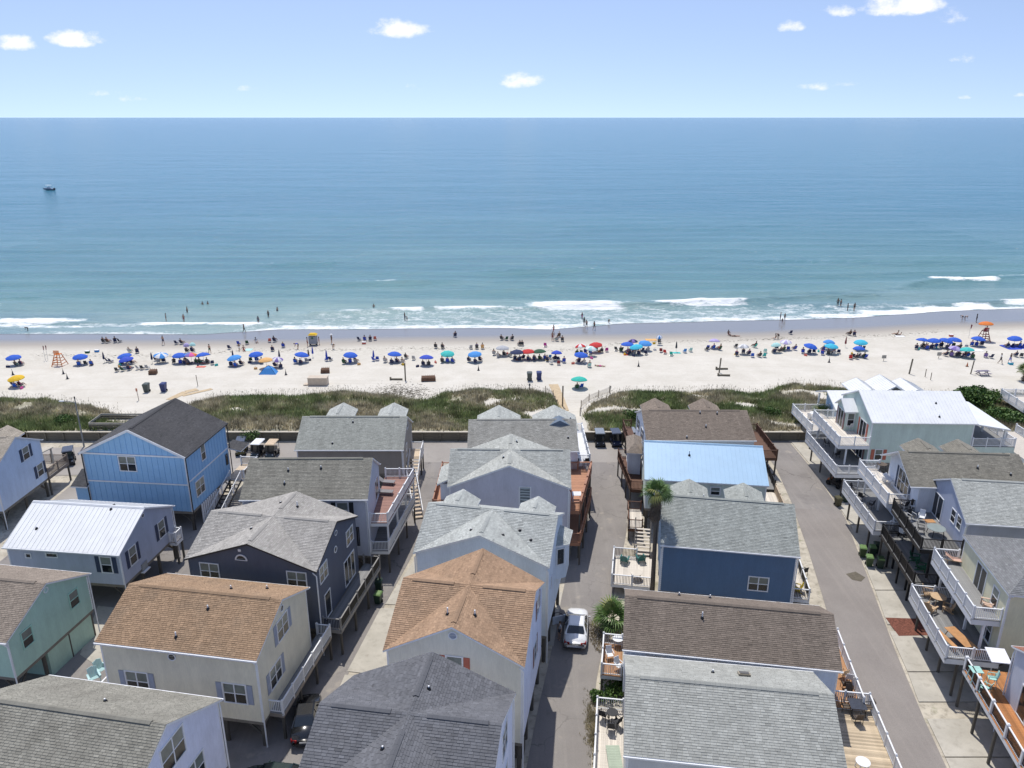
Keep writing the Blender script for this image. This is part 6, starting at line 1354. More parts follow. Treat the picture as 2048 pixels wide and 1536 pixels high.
table_('white table with a cover on the light blue house deck', ue(1627, 836, 2.5), 1.1, 1.1, .75, wpl, wpl, True); put_('p', wpl, wpl, 1698, 860, 4.6, 200, 'white chair on the upper deck beside the bay of the sea green house', GF)
put_('a', pm('yellow plastic', (.48, .36, .03), .5), None, 1592, 1182, 1.1, 250, 'yellow chair on the narrow side deck of the denim blue cottage', GF); put_('p', blk, irn, 1606, 1150, 1.1, 200, 'black chair on the narrow side deck of the denim blue cottage', GF)
t = thing('air_conditioner', 'grey air conditioner on a bracket beside the lavender cottage', 'air conditioner', un(283, 1140, 2.0), -.12); g = MB(); g.box(-.42, .42, -.42, .42, .1, .85); g.build('casing', [pm('grey casing', (.28, .29, .29), .6)], t); g = MB(); g.lathe([(.34, .86), (.3, .88), (0, .88)], 14); g.build('fan_grille', [PLASTIC], t); g = MB(); g.box(-.6, .6, -.5, .5, 0, .1); g.bar((-.5, .5, .05), (-.5, 1.0, -1.0), .06); g.build('bracket', [TRIM], t)
t = thing('air_conditioner', 'grey air conditioner by the ivory cottage wall at the bottom', 'air conditioner', un(1034, 1484, .9), -.16); g = MB(); g.box(-.42, .42, -.42, .42, .1, .85); g.build('casing', [MATS['grey casing']], t); g = MB(); g.lathe([(.34, .86), (.3, .88), (0, .88)], 14); g.build('fan_grille', [PLASTIC], t); g = MB(); g.box(-.5, .5, -.5, .5, -.9, .1); g.build('stand', [PILE], t)
# ------------------------------------------------------------------ boats
def boat(label, px, py, sc, yaw, cabin=True):
    p = un(px, py, ZSEA + .05); t = thing('motor_boat', label, 'boat', p, yaw); t.scale = (sc,) * 3; g = MB(); n = 8; rings = []
    for k in range(9):
        x = -3.4 + 7 * k / 8; w = 1.15 * min(1, (1 - (k / 8) ** 2.4) + .02); zt = .8 + .35 * (k / 8) ** 2; i = len(g.v); g.v += [(x, -w, zt), (x, -w * .85, .15), (x, 0, -.25 + .5 * (k / 8) ** 3), (x, w * .85, .15), (x, w, zt)]; rings.append(i)
    for i, j in zip(rings, rings[1:]):
        for k in range(5): g.f.append((i + k, i + (k + 1) % 5, j + (k + 1) % 5, j + k)); g.m.append(0)
    g.f.append(tuple(rings[0] + k for k in range(5))); g.m.append(0); g.build('hull', [pm('boat hull', (.20, .24, .30), .4)], t); g = MB(); g.hexa([(-1.0, -.6, .8), (1.0, -.6, .8), (1.0, .6, .8), (-1.0, .6, .8)], [(-.8, -.5, 1.7), (.5, -.5, 1.7), (.5, .5, 1.7), (-.8, .5, 1.7)]); g.build('console', [wpl], t)
    g = MB(); g.box(-1.6, 1.2, -.9, .9, 2.5, 2.58); g.build('canopy', [wpl], t); g = MB()
    for x in (-1.4, 1.0):
        for y in (-.8, .8): g.bar((x, y, .8), (x, y, 2.5), .06)
    g.build('canopy_frame', [METALG], t); g = MB(); g.box(-3.8, -3.3, -.25, .25, .2, 1.2); g.build('outboard', [PLASTIC], t)
boat('small motor boat with a canopy far out on the left', 98, 380, 1.15, 2.9); boat('tiny boat near the horizon on the right', 1838, 242, 2.6, 0.2); boat('speck of a boat on the horizon at the far right', 2030, 240, 2.4, .4)

for px, py, z, y, l in ((1706, 985, 2.5, 40, 'black chair in the shade of the lower white deck, farthest'), (1722, 1000, 2.5, 130, 'black chair in the shade of the lower white deck, middle'), (1740, 1016, 2.5, 220, 'black chair in the shade of the lower white deck, nearest'), (1653, 892, 2.0, 90, 'black chair under the upper deck of the sea green house, farther'), (1672, 915, 2.0, 200, 'black chair under the upper deck of the sea green house, nearer')):
    o = put_('p', blk, irn, px, py, z, y, l, GF); o.location = un(px, py, z + LIFT['E0'])
t = thing('ride_on_mower', 'dark utility cart with an orange hood parked under the lower white deck', 'utility cart', un(1672, 972, .05), .5); g = MB(); g.box(-.5, .5, -.9, .5, .35, .75); g.box(-.45, .45, -.2, .3, .75, 1.15); g.build('body', [PLASTIC], t); g = MB(); g.hexa([(-.4, .5, .4), (.4, .5, .4), (.35, 1.1, .4), (-.35, 1.1, .4)], [(-.38, .5, .85), (.38, .5, .85), (.3, 1.0, .72), (-.3, 1.0, .72)]); g.build('hood', [pm('orange cone', (.5, .16, .06), .6)], t)
for x in (-.5, .5):
    for y in (-.65, .75): g = MB(); g.lathe([(0, -.11), (.26, -.12), (.3, 0), (.26, .12), (0, .11)], 12); g.xform(Matrix.Translation((x, y, .3)) @ Matrix.Rotation(pi / 2, 4, 'Y')); g.build('wheel', [BLACKR], t)
# ------------------------------------------------------------------ the beach: umbrellas, chairs, people
FAB = {'blue': (.02, .10, .50), 'royal': (.03, .07, .45), 'lightblue': (.06, .26, .62), 'cyan': (.04, .42, .58), 'turquoise': (.05, .45, .42), 'teal': (.03, .42, .34), 'navy': (.02, .03, .09), 'red': (.50, .03, .03), 'green': (.02, .12, .06), 'yellow': (.66, .42, .02),
       'orange': (.62, .17, .03), 'peach': (.66, .38, .14), 'white': (.72, .72, .72), 'grey': (.40, .41, .43), 'lavender': (.42, .36, .60), 'purple': (.20, .14, .40), 'pink': (.62, .10, .32), 'magenta': (.45, .04, .28), 'coral': (.62, .16, .12), 'darkgreen': (.02, .08, .04), 'black': (.025, .026, .03), 'aqua': (.38, .62, .60), 'darkred': (.22, .03, .04), 'brown': (.14, .09, .06), 'charcoal': (.05, .055, .065)}
NICE = {'darkred': 'maroon', 'darkgreen': 'forest green', 'royal': 'cobalt', 'lightblue': 'azure'}
def cn(c): return NICE.get(c, c)
def fab(c): return pm('fabric ' + c, FAB[c], .8, .08, 4)
UPROTO = {}; POLEM = pm('umbrella pole', (.62, .60, .56), .5)
def umbrella(px, py, c1, c2, short, R=1.22, z0=1.45, tilt=None, base=None):
    p = base or sand(px, py + 14.5); k = (c1, c2, round(R, 2)); label = '%s beach umbrella, %s' % (cn(c1) if c1 == c2 else cn(c1) + ' and ' + cn(c2) + ' striped', short[1]) if short[1] else short[0]
    tl = tilt or (RND.uniform(-.16, .16), RND.uniform(-.12, .16), RND.uniform(0, 3))
    if k in UPROTO:
        o = copy_tree(UPROTO[k], p, tl, label, 'umbrellas on the beach')
    else:
        o = thing('beach_umbrella', label, 'umbrella', p, tl, 'umbrellas on the beach'); UPROTO[k] = o
        cols = list(dict.fromkeys([c1, c2])) if c1 != 'rainbow' else ['red', 'yellow', 'green', 'lightblue', 'purple', 'pink', 'orange', 'white']
        n = 16; g = MB()
        for i, (ra, za, rb, zb) in enumerate(((R, -.10, R, 0), (R, 0, R * .74, .24), (R * .74, .24, R * .4, .40), (R * .4, .40, .03, .48))):
            for t in range(n):
                f = lambda r, z, q: ((r * (1 if q % 2 == 0 else .955)) * cos(2 * pi * q / n), (r * (1 if q % 2 == 0 else .955)) * sin(2 * pi * q / n), z0 + z - (0 if q % 2 == 0 or z > .3 else .035))
                g.poly([f(ra, za, t), f(ra, za, t + 1), f(rb, zb, t + 1), f(rb, zb, t)], (t // 2) % len(cols))
        g.build('canopy', [fab(c) for c in cols], o)
        g = MB(); g.tube([(0, 0, -.2), (0, 0, z0 + .58)], .025, 6); g.build('pole', [POLEM], o)
        g = MB()
        for t in range(8): g.bar((.03, 0, z0 + .42) if t == 0 else (.03 * cos(t * pi / 4), .03 * sin(t * pi / 4), z0 + .42), (R * .95 * cos(t * pi / 4), R * .95 * sin(t * pi / 4), z0 - .01), .018)
        g.build('ribs', [POLEM], o)
    return o
CPROTO = {}
def beach_chair(p, c, yaw, label):
    if c in CPROTO: return copy_tree(CPROTO[c], p, yaw, label, 'chairs on the beach')
    o = thing('beach_chair', label, 'chair', p, yaw, 'chairs on the beach'); CPROTO[c] = o; m = fab(c)
    g = MB(); g.hexa([(-.28, -.26, .30), (.28, -.26, .30), (.28, .26, .22), (-.28, .26, .22)], [(-.28, -.26, .325), (.28, -.26, .325), (.28, .26, .245), (-.28, .26, .245)]); g.build('seat', [m], o)
    g = MB(); g.hexa([(-.28, .24, .23), (.28, .24, .23), (.28, .265, .23), (-.28, .265, .23)], [(-.27, .56, .92), (.27, .56, .92), (.27, .585, .91), (-.27, .585, .91)]); g.build('backrest', [m], o)
    for s in (-1, 1):
        g = MB(); g.bar((s * .3, -.28, .0), (s * .3, .3, .5), .03); g.bar((s * .3, .32, .0), (s * .3, -.22, .32), .03); g.bar((s * .3, -.25, .5), (s * .3, .4, .5), .06, .025); g.build('frame', [METALG], o)
    return o
# people: one skinned body per pose, faces sorted into skin / swimwear by the nearest bone
def skel(pose):
    J = dict(pel=((0, 0, .93), .125), bel=((0, 0, 1.08), .115), che=((0, 0, 1.30), .14), nek=((0, 0, 1.47), .052), hed=((0, -.01, 1.58), .092), top=((0, 0, 1.67), .08), nos=((0, -.1, 1.57), .018))
    for s, n in ((-1, 'l'), (1, 'r')):
        J.update({n + 'sho': ((s * .17, 0, 1.41), .06), n + 'elb': ((s * .24, .02, 1.14), .042), n + 'wri': ((s * .26, -.07, .91), .032), n + 'han': ((s * .26, -.10, .83), .036), n + 'hip': ((s * .09, 0, .88), .095), n + 'kne': ((s * .10, -.02, .49), .06), n + 'ank': ((s * .11, .01, .09), .04), n + 'toe': ((s * .13, -.16, .035), .035)})
    def mv(**k):
        for a, p in k.items(): J[a] = (p, J[a][1])
    if pose == 'walk':
        mv(lkne=(-.09, -.17, .52), lank=(-.1, -.22, .1), ltoe=(-.1, -.38, .06), rkne=(.1, .06, .48), rank=(.1, .33, .13), rtoe=(.11, .22, .03), lelb=(-.24, .14, 1.16), lwri=(-.25, .12, .92), lhan=(-.25, .1, .84), relb=(.24, -.1, 1.15), rwri=(.25, -.26, .96), rhan=(.25, -.31, .9))
    if pose == 'bend':
        mv(pel=(0, .1, .88), bel=(0, -.02, .98), che=(0, -.24, 1.04), nek=(0, -.42, 1.06), hed=(0, -.53, 1.03), top=(0, -.61, 1.0), nos=(0, -.56, .93), lhip=(-.09, .1, .84), rhip=(.09, .1, .84), lsho=(-.17, -.34, 1.03), rsho=(.17, -.34, 1.03), lelb=(-.2, -.4, .76), relb=(.2, -.4, .76), lwri=(-.14, -.48, .53), rwri=(.14, -.48, .53), lhan=(-.12, -.5, .45), rhan=(.12, -.5, .45), lkne=(-.12, -.02, .47), rkne=(.12, .06, .47))
    if pose in ('sit', 'ground'):
        d = -.2 if pose == 'ground' else 0.0; mv(pel=(0, .12, .36 + d), bel=(0, .2, .5 + d), che=(0, .30, .72 + d), nek=(0, .34, .89 + d), hed=(0, .32, 1.0 + d), top=(0, .34, 1.09 + d), nos=(0, .22, .99 + d), lhip=(-.09, .06, .34 + d), rhip=(.09, .06, .34 + d), lkne=(-.13, -.34, .5 + d), rkne=(.13, -.34, .48 + d), lank=(-.13, -.62, .11), rank=(.14, -.6, .11), ltoe=(-.13, -.78, .09), rtoe=(.15, -.76, .09),
            lsho=(-.17, .32, .84 + d), rsho=(.17, .32, .84 + d), lelb=(-.3, .2, .6 + d), relb=(.3, .2, .6 + d), lwri=(-.28, -.04, .54 + d), rwri=(.28, -.04, .54 + d), lhan=(-.27, -.12, .53 + d), rhan=(.27, -.12, .53 + d))
    if pose == 'lie':
        for a, (p, r) in list(J.items()): J[a] = ((p[0], p[2] - .9, .13 - p[1] * .5), r)
    E_ = [('pel', 'bel'), ('bel', 'che'), ('che', 'nek'), ('nek', 'hed'), ('hed', 'top'), ('hed', 'nos')]
    for n in 'lr': E_ += [('che', n + 'sho'), (n + 'sho', n + 'elb'), (n + 'elb', n + 'wri'), (n + 'wri', n + 'han'), ('pel', n + 'hip'), (n + 'hip', n + 'kne'), (n + 'kne', n + 'ank'), (n + 'ank', n + 'toe')]
    return J, E_
BODY = {}
def body(pose):
    if pose in BODY: return BODY[pose]
    J, E_ = skel(pose); names = list(J); ix = {n: i for i, n in enumerate(names)}
    me = bpy.data.meshes.new('skeleton'); me.from_pydata([J[n][0] for n in names], [(ix[a], ix[b]) for a, b in E_], []); o = bpy.data.objects.new('skeleton', me); COL.objects.link(o)
    sk_ = o.modifiers.new('skin', 'SKIN'); sub = o.modifiers.new('sub', 'SUBSURF'); sub.levels = 1; sub.render_levels = 1
    if not me.skin_vertices: me.attributes
    for n in names:
        sv = me.skin_vertices[0].data[ix[n]]; sv.radius = (J[n][1],) * 2; sv.use_root = (n == 'pel')
    dg = bpy.context.evaluated_depsgraph_get(); dg.update(); ev = o.evaluated_get(dg); m2 = bpy.data.meshes.new_from_object(ev)
    V = [tuple(v.co) for v in m2.vertices]; Fs = [tuple(p.vertices) for p in m2.polygons]; lab = []
    segs = [(a + '-' + b, Vector(J[a][0]), Vector(J[b][0])) for a, b in E_]
    for f in Fs:
        c = sum((Vector(V[i]) for i in f), Vector()) / len(f); best = None
        for nm, a, b in segs:
            d = b - a; t = min(1, max(0, (c - a).dot(d) / d.length_squared)); q = (c - a - d * t).length
            if best is None or q < best[0]: best = (q, nm, t)
        lab.append((best[1], best[2]))
    bpy.data.objects.remove(o); bpy.data.meshes.remove(m2); BODY[pose] = (V, Fs, lab, J['hed'][0], J['top'][0]); return BODY[pose]
SKINS = [(.42, .25, .17), (.50, .32, .23), (.30, .17, .11), (.16, .085, .055), (.46, .28, .2)]; HAIRS = [(.03, .02, .014), (.10, .06, .03), (.32, .22, .11), (.02, .018, .016)]
PM = {}
GP = {'sit': 'people sitting in beach chairs', 'ground': 'people sitting on the sand', 'stand': 'people standing on the beach or in the water', 'walk': 'people walking along the beach', 'bend': 'people bending over at the beach', 'lie': 'people lying on the sand'}
def person(p, pose, yaw, suit, style, label, skin=None, scale=1.0, hat=None, top_c=None):
    skin = RND.randrange(len(SKINS)) if skin is None else skin; hair = RND.randrange(4); V, Fs, lab, hd, tp = body(pose); key = (pose, suit, style, skin, top_c)
    if key not in PM:
        ms = []
        for nm, t in lab:
            s = 0
            if nm in ('pel-bel', 'pel-lhip', 'pel-rhip') or (nm[1:] == 'hip-' + nm[0] + 'kne' and t < (.62 if style != 'swim' else .12)): s = 1
            if style in ('swim', 'shirt') and nm in ('bel-che', 'che-lsho', 'che-rsho'): s = 2 if style == 'shirt' else 1
            if style == 'shirt' and nm.endswith('elb') and t < .6: s = 2
            if style == 'bikini' and nm == 'bel-che' and t > .75: s = 1
            ms.append(s)
        me = bpy.data.meshes.new('person'); me.from_pydata(V, [], Fs)
        for mm in (pm('skin %d' % skin, SKINS[skin], .6, .06), fab(suit), fab(top_c or 'white')): me.materials.append(mm)
        me.polygons.foreach_set('material_index', ms); me.polygons.foreach_set('use_smooth', [True] * len(Fs)); PM[key] = me
    o = inst('person', PM[key], None, p, (0, 0, yaw)); scale *= 1.0 if p.y < 90 else 1.13; o.scale = (scale,) * 3; tagit(o, label, 'person', GP[pose])
    hk = ('hair', pose, hair, hat)
    if hk not in PM:
        g = MB(); c = (Vector(hd) + Vector(tp)) / 2 + (Vector(tp) - Vector(hd)) * .25; g.ball(c + Vector((0, .025, 0)), (.108, .115, .105), 10, 6)
        if hat: g.lathe([(.24, .0), (.12, .05), (.11, .12), (0, .14)], 10, c)
        PM[hk] = g.mesh('hair', [fab(hat) if hat else pm('hair %d' % hair, HAIRS[hair], .6, .1)], True)
    inst('hat' if hat else 'hair', PM[hk], o)
    return o
LAND = []     # landmarks used to say where a chair or a person is
def U(px, py, c1, short, c2=None, R=1.28, **k):
    o = umbrella(px, py, c1, c2 or c1, short, R, **k); LAND.append((px, py + 14, short[0])); return o
def where(px, py):
    b = min(LAND, key=lambda l: abs(l[0] - px) + 1.4 * abs(l[1] - py)); dx, dy = px - b[0], py - b[1]
    if abs(dx) < 17 and abs(dy) < 9: return 'under the ' + b[2]
    if abs(dx) > 1.3 * abs(dy): return ('left of the ' if dx < 0 else 'right of the ') + b[2]
    return ('seaward of the ' if dy < 0 else 'landward of the ') + b[2]
for a in [(30.8, 716, 'blue', ('leftmost blue umbrella', 'leftmost one, beside the orange lifeguard chair')), (163, 714.5, 'blue', ('blue umbrella by the lifeguard', 'first one right of the orange lifeguard chair')), (254, 713, 'blue', ('upper stacked blue umbrella', 'upper of the two overlapping at the left')), (257, 720, 'royal', ('lower stacked blue umbrella', 'lower of the two overlapping at the left')),
          (323, 711, 'lightblue', ('white rimmed light blue umbrella', 'left of the rainbow one'), 'white'), (361, 712, 'blue', ('blue umbrella before the rainbow', 'touching the rainbow one on its left')), (383.5, 711.4, 'rainbow', ('rainbow umbrella', 'between two blue ones')), (409, 711.4, 'blue', ('blue umbrella after the rainbow', 'touching the rainbow one on its right')),
          (38, 758.6, 'yellow', ('yellow umbrella', 'alone above the left dune')), (472.8, 716.5, 'lightblue', ('light blue umbrella by the tent', 'left of the blue tent')), (514, 709.6, 'blue', ('blue umbrella above the tent', 'just above the blue tent')), (534, 722, 'peach', ('peach umbrella', 'low and tilted beside the blue tent')), (556, 720, 'purple', ('purple striped umbrella', 'right of the peach one'), 'white', 1.0),
          (602, 710.6, 'blue', ('blue umbrella seaward of the dark cone', 'between the purple striped one and the sand bundle')), (700.5, 710.6, 'blue', ('blue umbrella by the storage box', 'right of the tan storage box')), (788.6, 709.6, 'blue', ('blue umbrella above the timber', 'above the mid beach timber upright')), (852.7, 716.7, 'royal', ('royal blue umbrella', 'above the long fence bundle')),
          (895, 707.5, 'turquoise', ('turquoise umbrella at mid beach', 'right of the royal blue one')), (950.7, 709, 'lightblue', ('bright blue umbrella', 'above a dark cone at mid beach')), (1004.7, 697, 'grey', ('pale grey umbrella', 'left of the navy one')), (1034.4, 705.5, 'navy', ('navy umbrella', 'leftmost of the navy, red and green trio')), (1056.4, 704.4, 'red', ('red umbrella of the trio', 'in the middle of the navy, red and green trio')), (1079.3, 704.4, 'darkgreen', ('dark green umbrella', 'rightmost of the navy, red and green trio')),
          (1112.8, 707.3, 'royal', ('small blue umbrella', 'small, right of the dark green one'), None, 1.0), (1160.3, 710.4, 'blue', ('blue umbrella above the teal one', 'just above the lone teal one')), (1162.4, 693, 'red', ('red and white umbrella', 'left of the plain red one'), 'white', 1.1), (1192, 690, 'red', ('plain red umbrella', 'right of the red and white one')), (1179.4, 697.7, 'aqua', ('aqua and white umbrella', 'between the two red ones'), 'white', 1.1), (1157.9, 762, 'teal', ('lone teal umbrella', 'alone by the beach path'), None, 1.35),
          (1254.3, 689.5, 'blue', ('left blue umbrella of the cluster', 'left of the cyan one in the cluster')), (1266, 683.3, 'purple', ('dark purple umbrella', 'behind the cyan one in the cluster'), 'navy', 1.0), (1274.2, 694.2, 'cyan', ('cyan umbrella of the cluster', 'nearest of the blue cluster')), (1288.6, 686.4, 'lightblue', ('right blue umbrella of the cluster', 'right of the cyan one in the cluster')), (1427.6, 682.7, 'lavender', ('lavender umbrella above the timber', 'above the lone timber upright'), None, 1.05), (1486.5, 694, 'white', ('white umbrella', 'low, striped grey, right of the lavender one'), 'grey', 1.0),
          (1570, 684.7, 'lavender', ('right lavender umbrella', 'right of the pale aqua one'), 'white', 1.1), (1553, 690.5, 'aqua', ('pale aqua umbrella', 'left of the striped lavender one'), None, .9), (1616.3, 692.5, 'blue', ('blue umbrella past lavender', 'between the lavender and cyan ones')), (1655.7, 684.7, 'lightblue', ('blue umbrella behind the cyan one', 'behind the cyan one at the right'), None, 1.1), (1660, 693, 'cyan', ('left cyan umbrella', 'left of the two cyan ones at the right')), (1720, 684.7, 'cyan', ('right cyan umbrella', 'right of the two cyan ones')), (1716, 698.3, 'blue', ('blue umbrella below the cyan', 'below the right cyan one'), None, 1.1),
          (1843, 681.3, 'blue', ('first blue row umbrella', 'leftmost of the row of four')), (1866, 681.7, 'blue', ('second blue row umbrella', 'second of the row of four')), (1886.8, 681.3, 'blue', ('third blue row umbrella', 'third of the row of four')), (1906, 680, 'blue', ('last blue row umbrella', 'rightmost of the row of four')), (1953, 678, 'blue', ('blue umbrella by the red lifeguard chair', 'beside the red lifeguard chair')), (2028, 677, 'blue', ('rightmost blue umbrella', 'rightmost, above the blue ground sheet')), (1906, 697.7, 'purple', ('purple umbrella', 'left of the turquoise one at the right'), 'lavender', 1.2), (1932, 700.7, 'turquoise', ('right turquoise umbrella', 'right of the purple one')), (374, 690, 'lavender', ('small lavender canopy', 'tiny, left of two by the wet sand'), None, .6), (385, 690, 'aqua', ('small aqua canopy', 'tiny, right of two by the wet sand'), None, .6), (1318, 675, 'lightblue', ('small white and blue canopy', 'tiny, right of the blue cluster'), 'white', .6)]:
    U(a[0], a[1], a[2], a[3], *(a[4:] if len(a) > 4 else ()))
def closed(px, py, c, label, h=2.1):
    p = sand(px, py); t = thing('closed_umbrella', label, 'umbrella', p, 0, 'folded umbrellas on the beach'); g = MB(); g.lathe([(.16, .75), (.2, .95), (.1, h - .25), (.02, h)], 8); g.build('canopy', [fab(c)], t); g = MB(); g.tube([(0, 0, -.2), (0, 0, h + .1)], .025, 6); g.build('pole', [POLEM], t)
for px, py, c, l in ((209, 726, 'navy', 'folded navy umbrella left of the two stacked blue ones'), (305, 727, 'navy', 'folded navy umbrella left of the white rimmed one'), (467, 722, 'navy', 'folded navy umbrella behind the light blue one'), (559.6, 722, 'navy', 'folded navy umbrella behind the purple striped one'), (618, 720, 'brown', 'folded brown umbrella right of a blue one'), (626, 715, 'royal', 'folded blue umbrella beside the brown folded one'), (653.7, 722, 'royal', 'folded blue umbrella with two blue chairs'), (747.6, 722, 'royal', 'folded blue umbrella between two open blue ones'), (1352, 704, 'charcoal', 'folded dark umbrella beside the green chair'), (1690, 695, 'darkred', 'folded dark red umbrella left of the right cyan one')): closed(px, py, c, l)
SEA_YAW = pi
def C(px, py, c, occ=None, yaw=None):
    y = SEA_YAW + RND.uniform(-.5, .5) if yaw is None else yaw; w = where(px, py); p = sand(px, py); beach_chair(p, c, y, '%s beach chair %s' % (cn(c), w))
    if occ: suit, st = occ; person(p + Vector((0, 0, .02)), 'sit', y, suit, st, 'person in %s on %s %s chair %s' % (cn(suit), 'an' if cn(c)[0] in 'ao' else 'a', cn(c), w), scale=RND.uniform(.92, 1.05))
def Pn(px, py, pose, suit, st, label=None, yaw=None, s=1.0, hat=None, tc=None, wade=0.0, skin=None):
    y = yaw if yaw is not None else RND.uniform(0, 2 * pi); p = sand(px, py)
    if p.y > yshore(p.x) - .5: p = un(px, py, ZSEA); p.z = ZSEA - wade
    v = {'stand': 'standing', 'walk': 'walking', 'bend': 'bending down', 'ground': 'sitting on the sand', 'lie': 'lying', 'sit': 'seated'}[pose]
    person(p, pose, y, suit, st, label or 'person in %s %s %s' % (cn(suit), v, where(px, py)), s and skin, s, hat, tc)
man, wom, shr, bik = 'trunks', 'swim', 'shirt', 'bikini'
cols_ = ['navy', 'royal', 'charcoal', 'blue', 'navy', 'grey', 'darkgreen', 'navy']
# pairs of chairs under the open umbrellas
for i, (x, y, s) in enumerate(list(LAND)):
    if s in ('small lavender canopy', 'small aqua canopy', 'small white and blue canopy', 'peach umbrella', 'lower stacked blue umbrella', 'aqua and white umbrella', 'dark purple umbrella'): continue
    n = (2, 3, 3, 4)[i % 4]
    for k in range(n):
        dx = (k - (n - 1) / 2) * 11 + RND.uniform(-2, 2) + (8 if s.startswith(('leftmost', 'blue umbrella by the life')) else 0); c = RND.choice(cols_)
        C(x + dx, y + RND.uniform(-1, 4), c, RND.choice([None, ('brown', man), ('red', man), ('black', wom), ('navy', man), ('pink', wom), ('teal', bik)]))
N0 = None
for px, py, c, o in ((208, 685.4, 'charcoal', ('black', man)), (217, 685.4, 'brown', ('darkred', wom)), (230.7, 684.8, 'navy', ('navy', man)), (241, 684.5, 'charcoal', N0), (353.8, 688.4, 'navy', N0), (364.6, 688, 'navy', ('black', man)), (260.5, 705, 'grey', ('teal', man)), (275, 706, 'navy', ('navy', wom)), (235, 743, 'charcoal', N0), (247, 742, 'darkgreen', N0), (259.4, 740, 'navy', ('red', man)), (278, 738.7, 'grey', N0), (286, 738.7, 'charcoal', N0), (296, 737.7, 'grey', N0), (313, 721, 'navy', N0), (375, 705, 'charcoal', ('black', man)), (385.6, 704, 'navy', ('purple', wom)), (217, 724, 'navy', N0), (224, 725, 'navy', N0),
        (478, 689.5, 'royal', N0), (494.7, 688.4, 'darkgreen', N0), (539.5, 684, 'coral', N0), (550, 683.5, 'navy', ('navy', man)), (459.5, 697.7, 'navy', N0), (545.6, 701.8, 'navy', ('black', man)), (567, 694.6, 'royal', ('navy', man)), (719, 681, 'navy', N0), (729.8, 681.6, 'royal', ('blue', man)), (740.4, 681.2, 'navy', ('black', man)), (750.3, 679.8, 'coral', N0), (653, 721.5, 'royal', N0), (662, 721, 'navy', N0), (748.6, 721.5, 'royal', N0), (755, 720.5, 'royal', N0), (813, 717, 'charcoal', ('black', wom)), (827.7, 719.2, 'grey', N0), (910, 673.5, 'navy', ('navy', man)), (871.8, 696, 'charcoal', ('black', man)), (885.7, 697, 'charcoal', ('darkred', man)), (941.5, 697.5, 'grey', N0), (953.8, 697.5, 'charcoal', ('purple', wom)), (965, 697.5, 'peach', ('black', man)),
        (1004, 679.6, 'charcoal', ('black', man)), (1012.3, 680.2, 'darkgreen', N0), (1023.5, 680.2, 'charcoal', ('grey', wom)), (1038.3, 691, 'charcoal', ('white', man)), (1044.7, 691, 'charcoal', ('grey', man)), (1090.6, 693, 'magenta', N0), (1112.8, 681.8, 'grey', ('teal', man)), (1124.6, 682.5, 'charcoal', ('red', man)), (1117.9, 673.5, 'brown', ('white', wom)), (1098.8, 717.2, 'lightblue', N0), (1102, 728, 'white', N0), (1117, 729, 'darkred', N0), (1178.4, 734, 'aqua', ('grey', man)), (1232.8, 701, 'charcoal', N0), (1242, 702, 'charcoal', N0), (1213, 703, 'magenta', N0), (1322, 704, 'darkred', N0), (1330, 707, 'red', N0), (1343, 711, 'teal', N0), (1369, 705, 'lightblue', N0), (1380.5, 703, 'aqua', N0), (1412.3, 701, 'charcoal', N0), (1470.7, 695, 'charcoal', N0), (1508.6, 695, 'teal', ('darkred', wom)),
        (1530, 705, 'aqua', N0), (1504.6, 714, 'blue', N0), (1517.9, 714, 'charcoal', ('brown', man)), (1528, 714, 'turquoise', N0), (1580, 668, 'navy', N0), (1318.5, 686, 'charcoal', ('black', man)), (1697.7, 670.5, 'brown', ('black', man)), (1708, 671.5, 'navy', ('darkred', wom)), (1700.8, 718.5, 'red', ('red', man)), (1712, 717.5, 'charcoal', ('black', man)), (1729.5, 716.5, 'royal', N0), (1970.5, 715, 'purple', ('black', wom)), (1980.7, 716, 'navy', N0), (2030, 713, 'navy', ('navy', man)), (2042, 714, 'charcoal', N0), (1890, 712, 'navy', ('black', man)), (1902, 713, 'purple', ('purple', wom)), (1916, 713, 'charcoal', ('red', man)), (1928, 712, 'magenta', ('black', wom)), (1940, 712, 'navy', N0), (28, 771, 'charcoal', N0)): C(px, py, c, o)
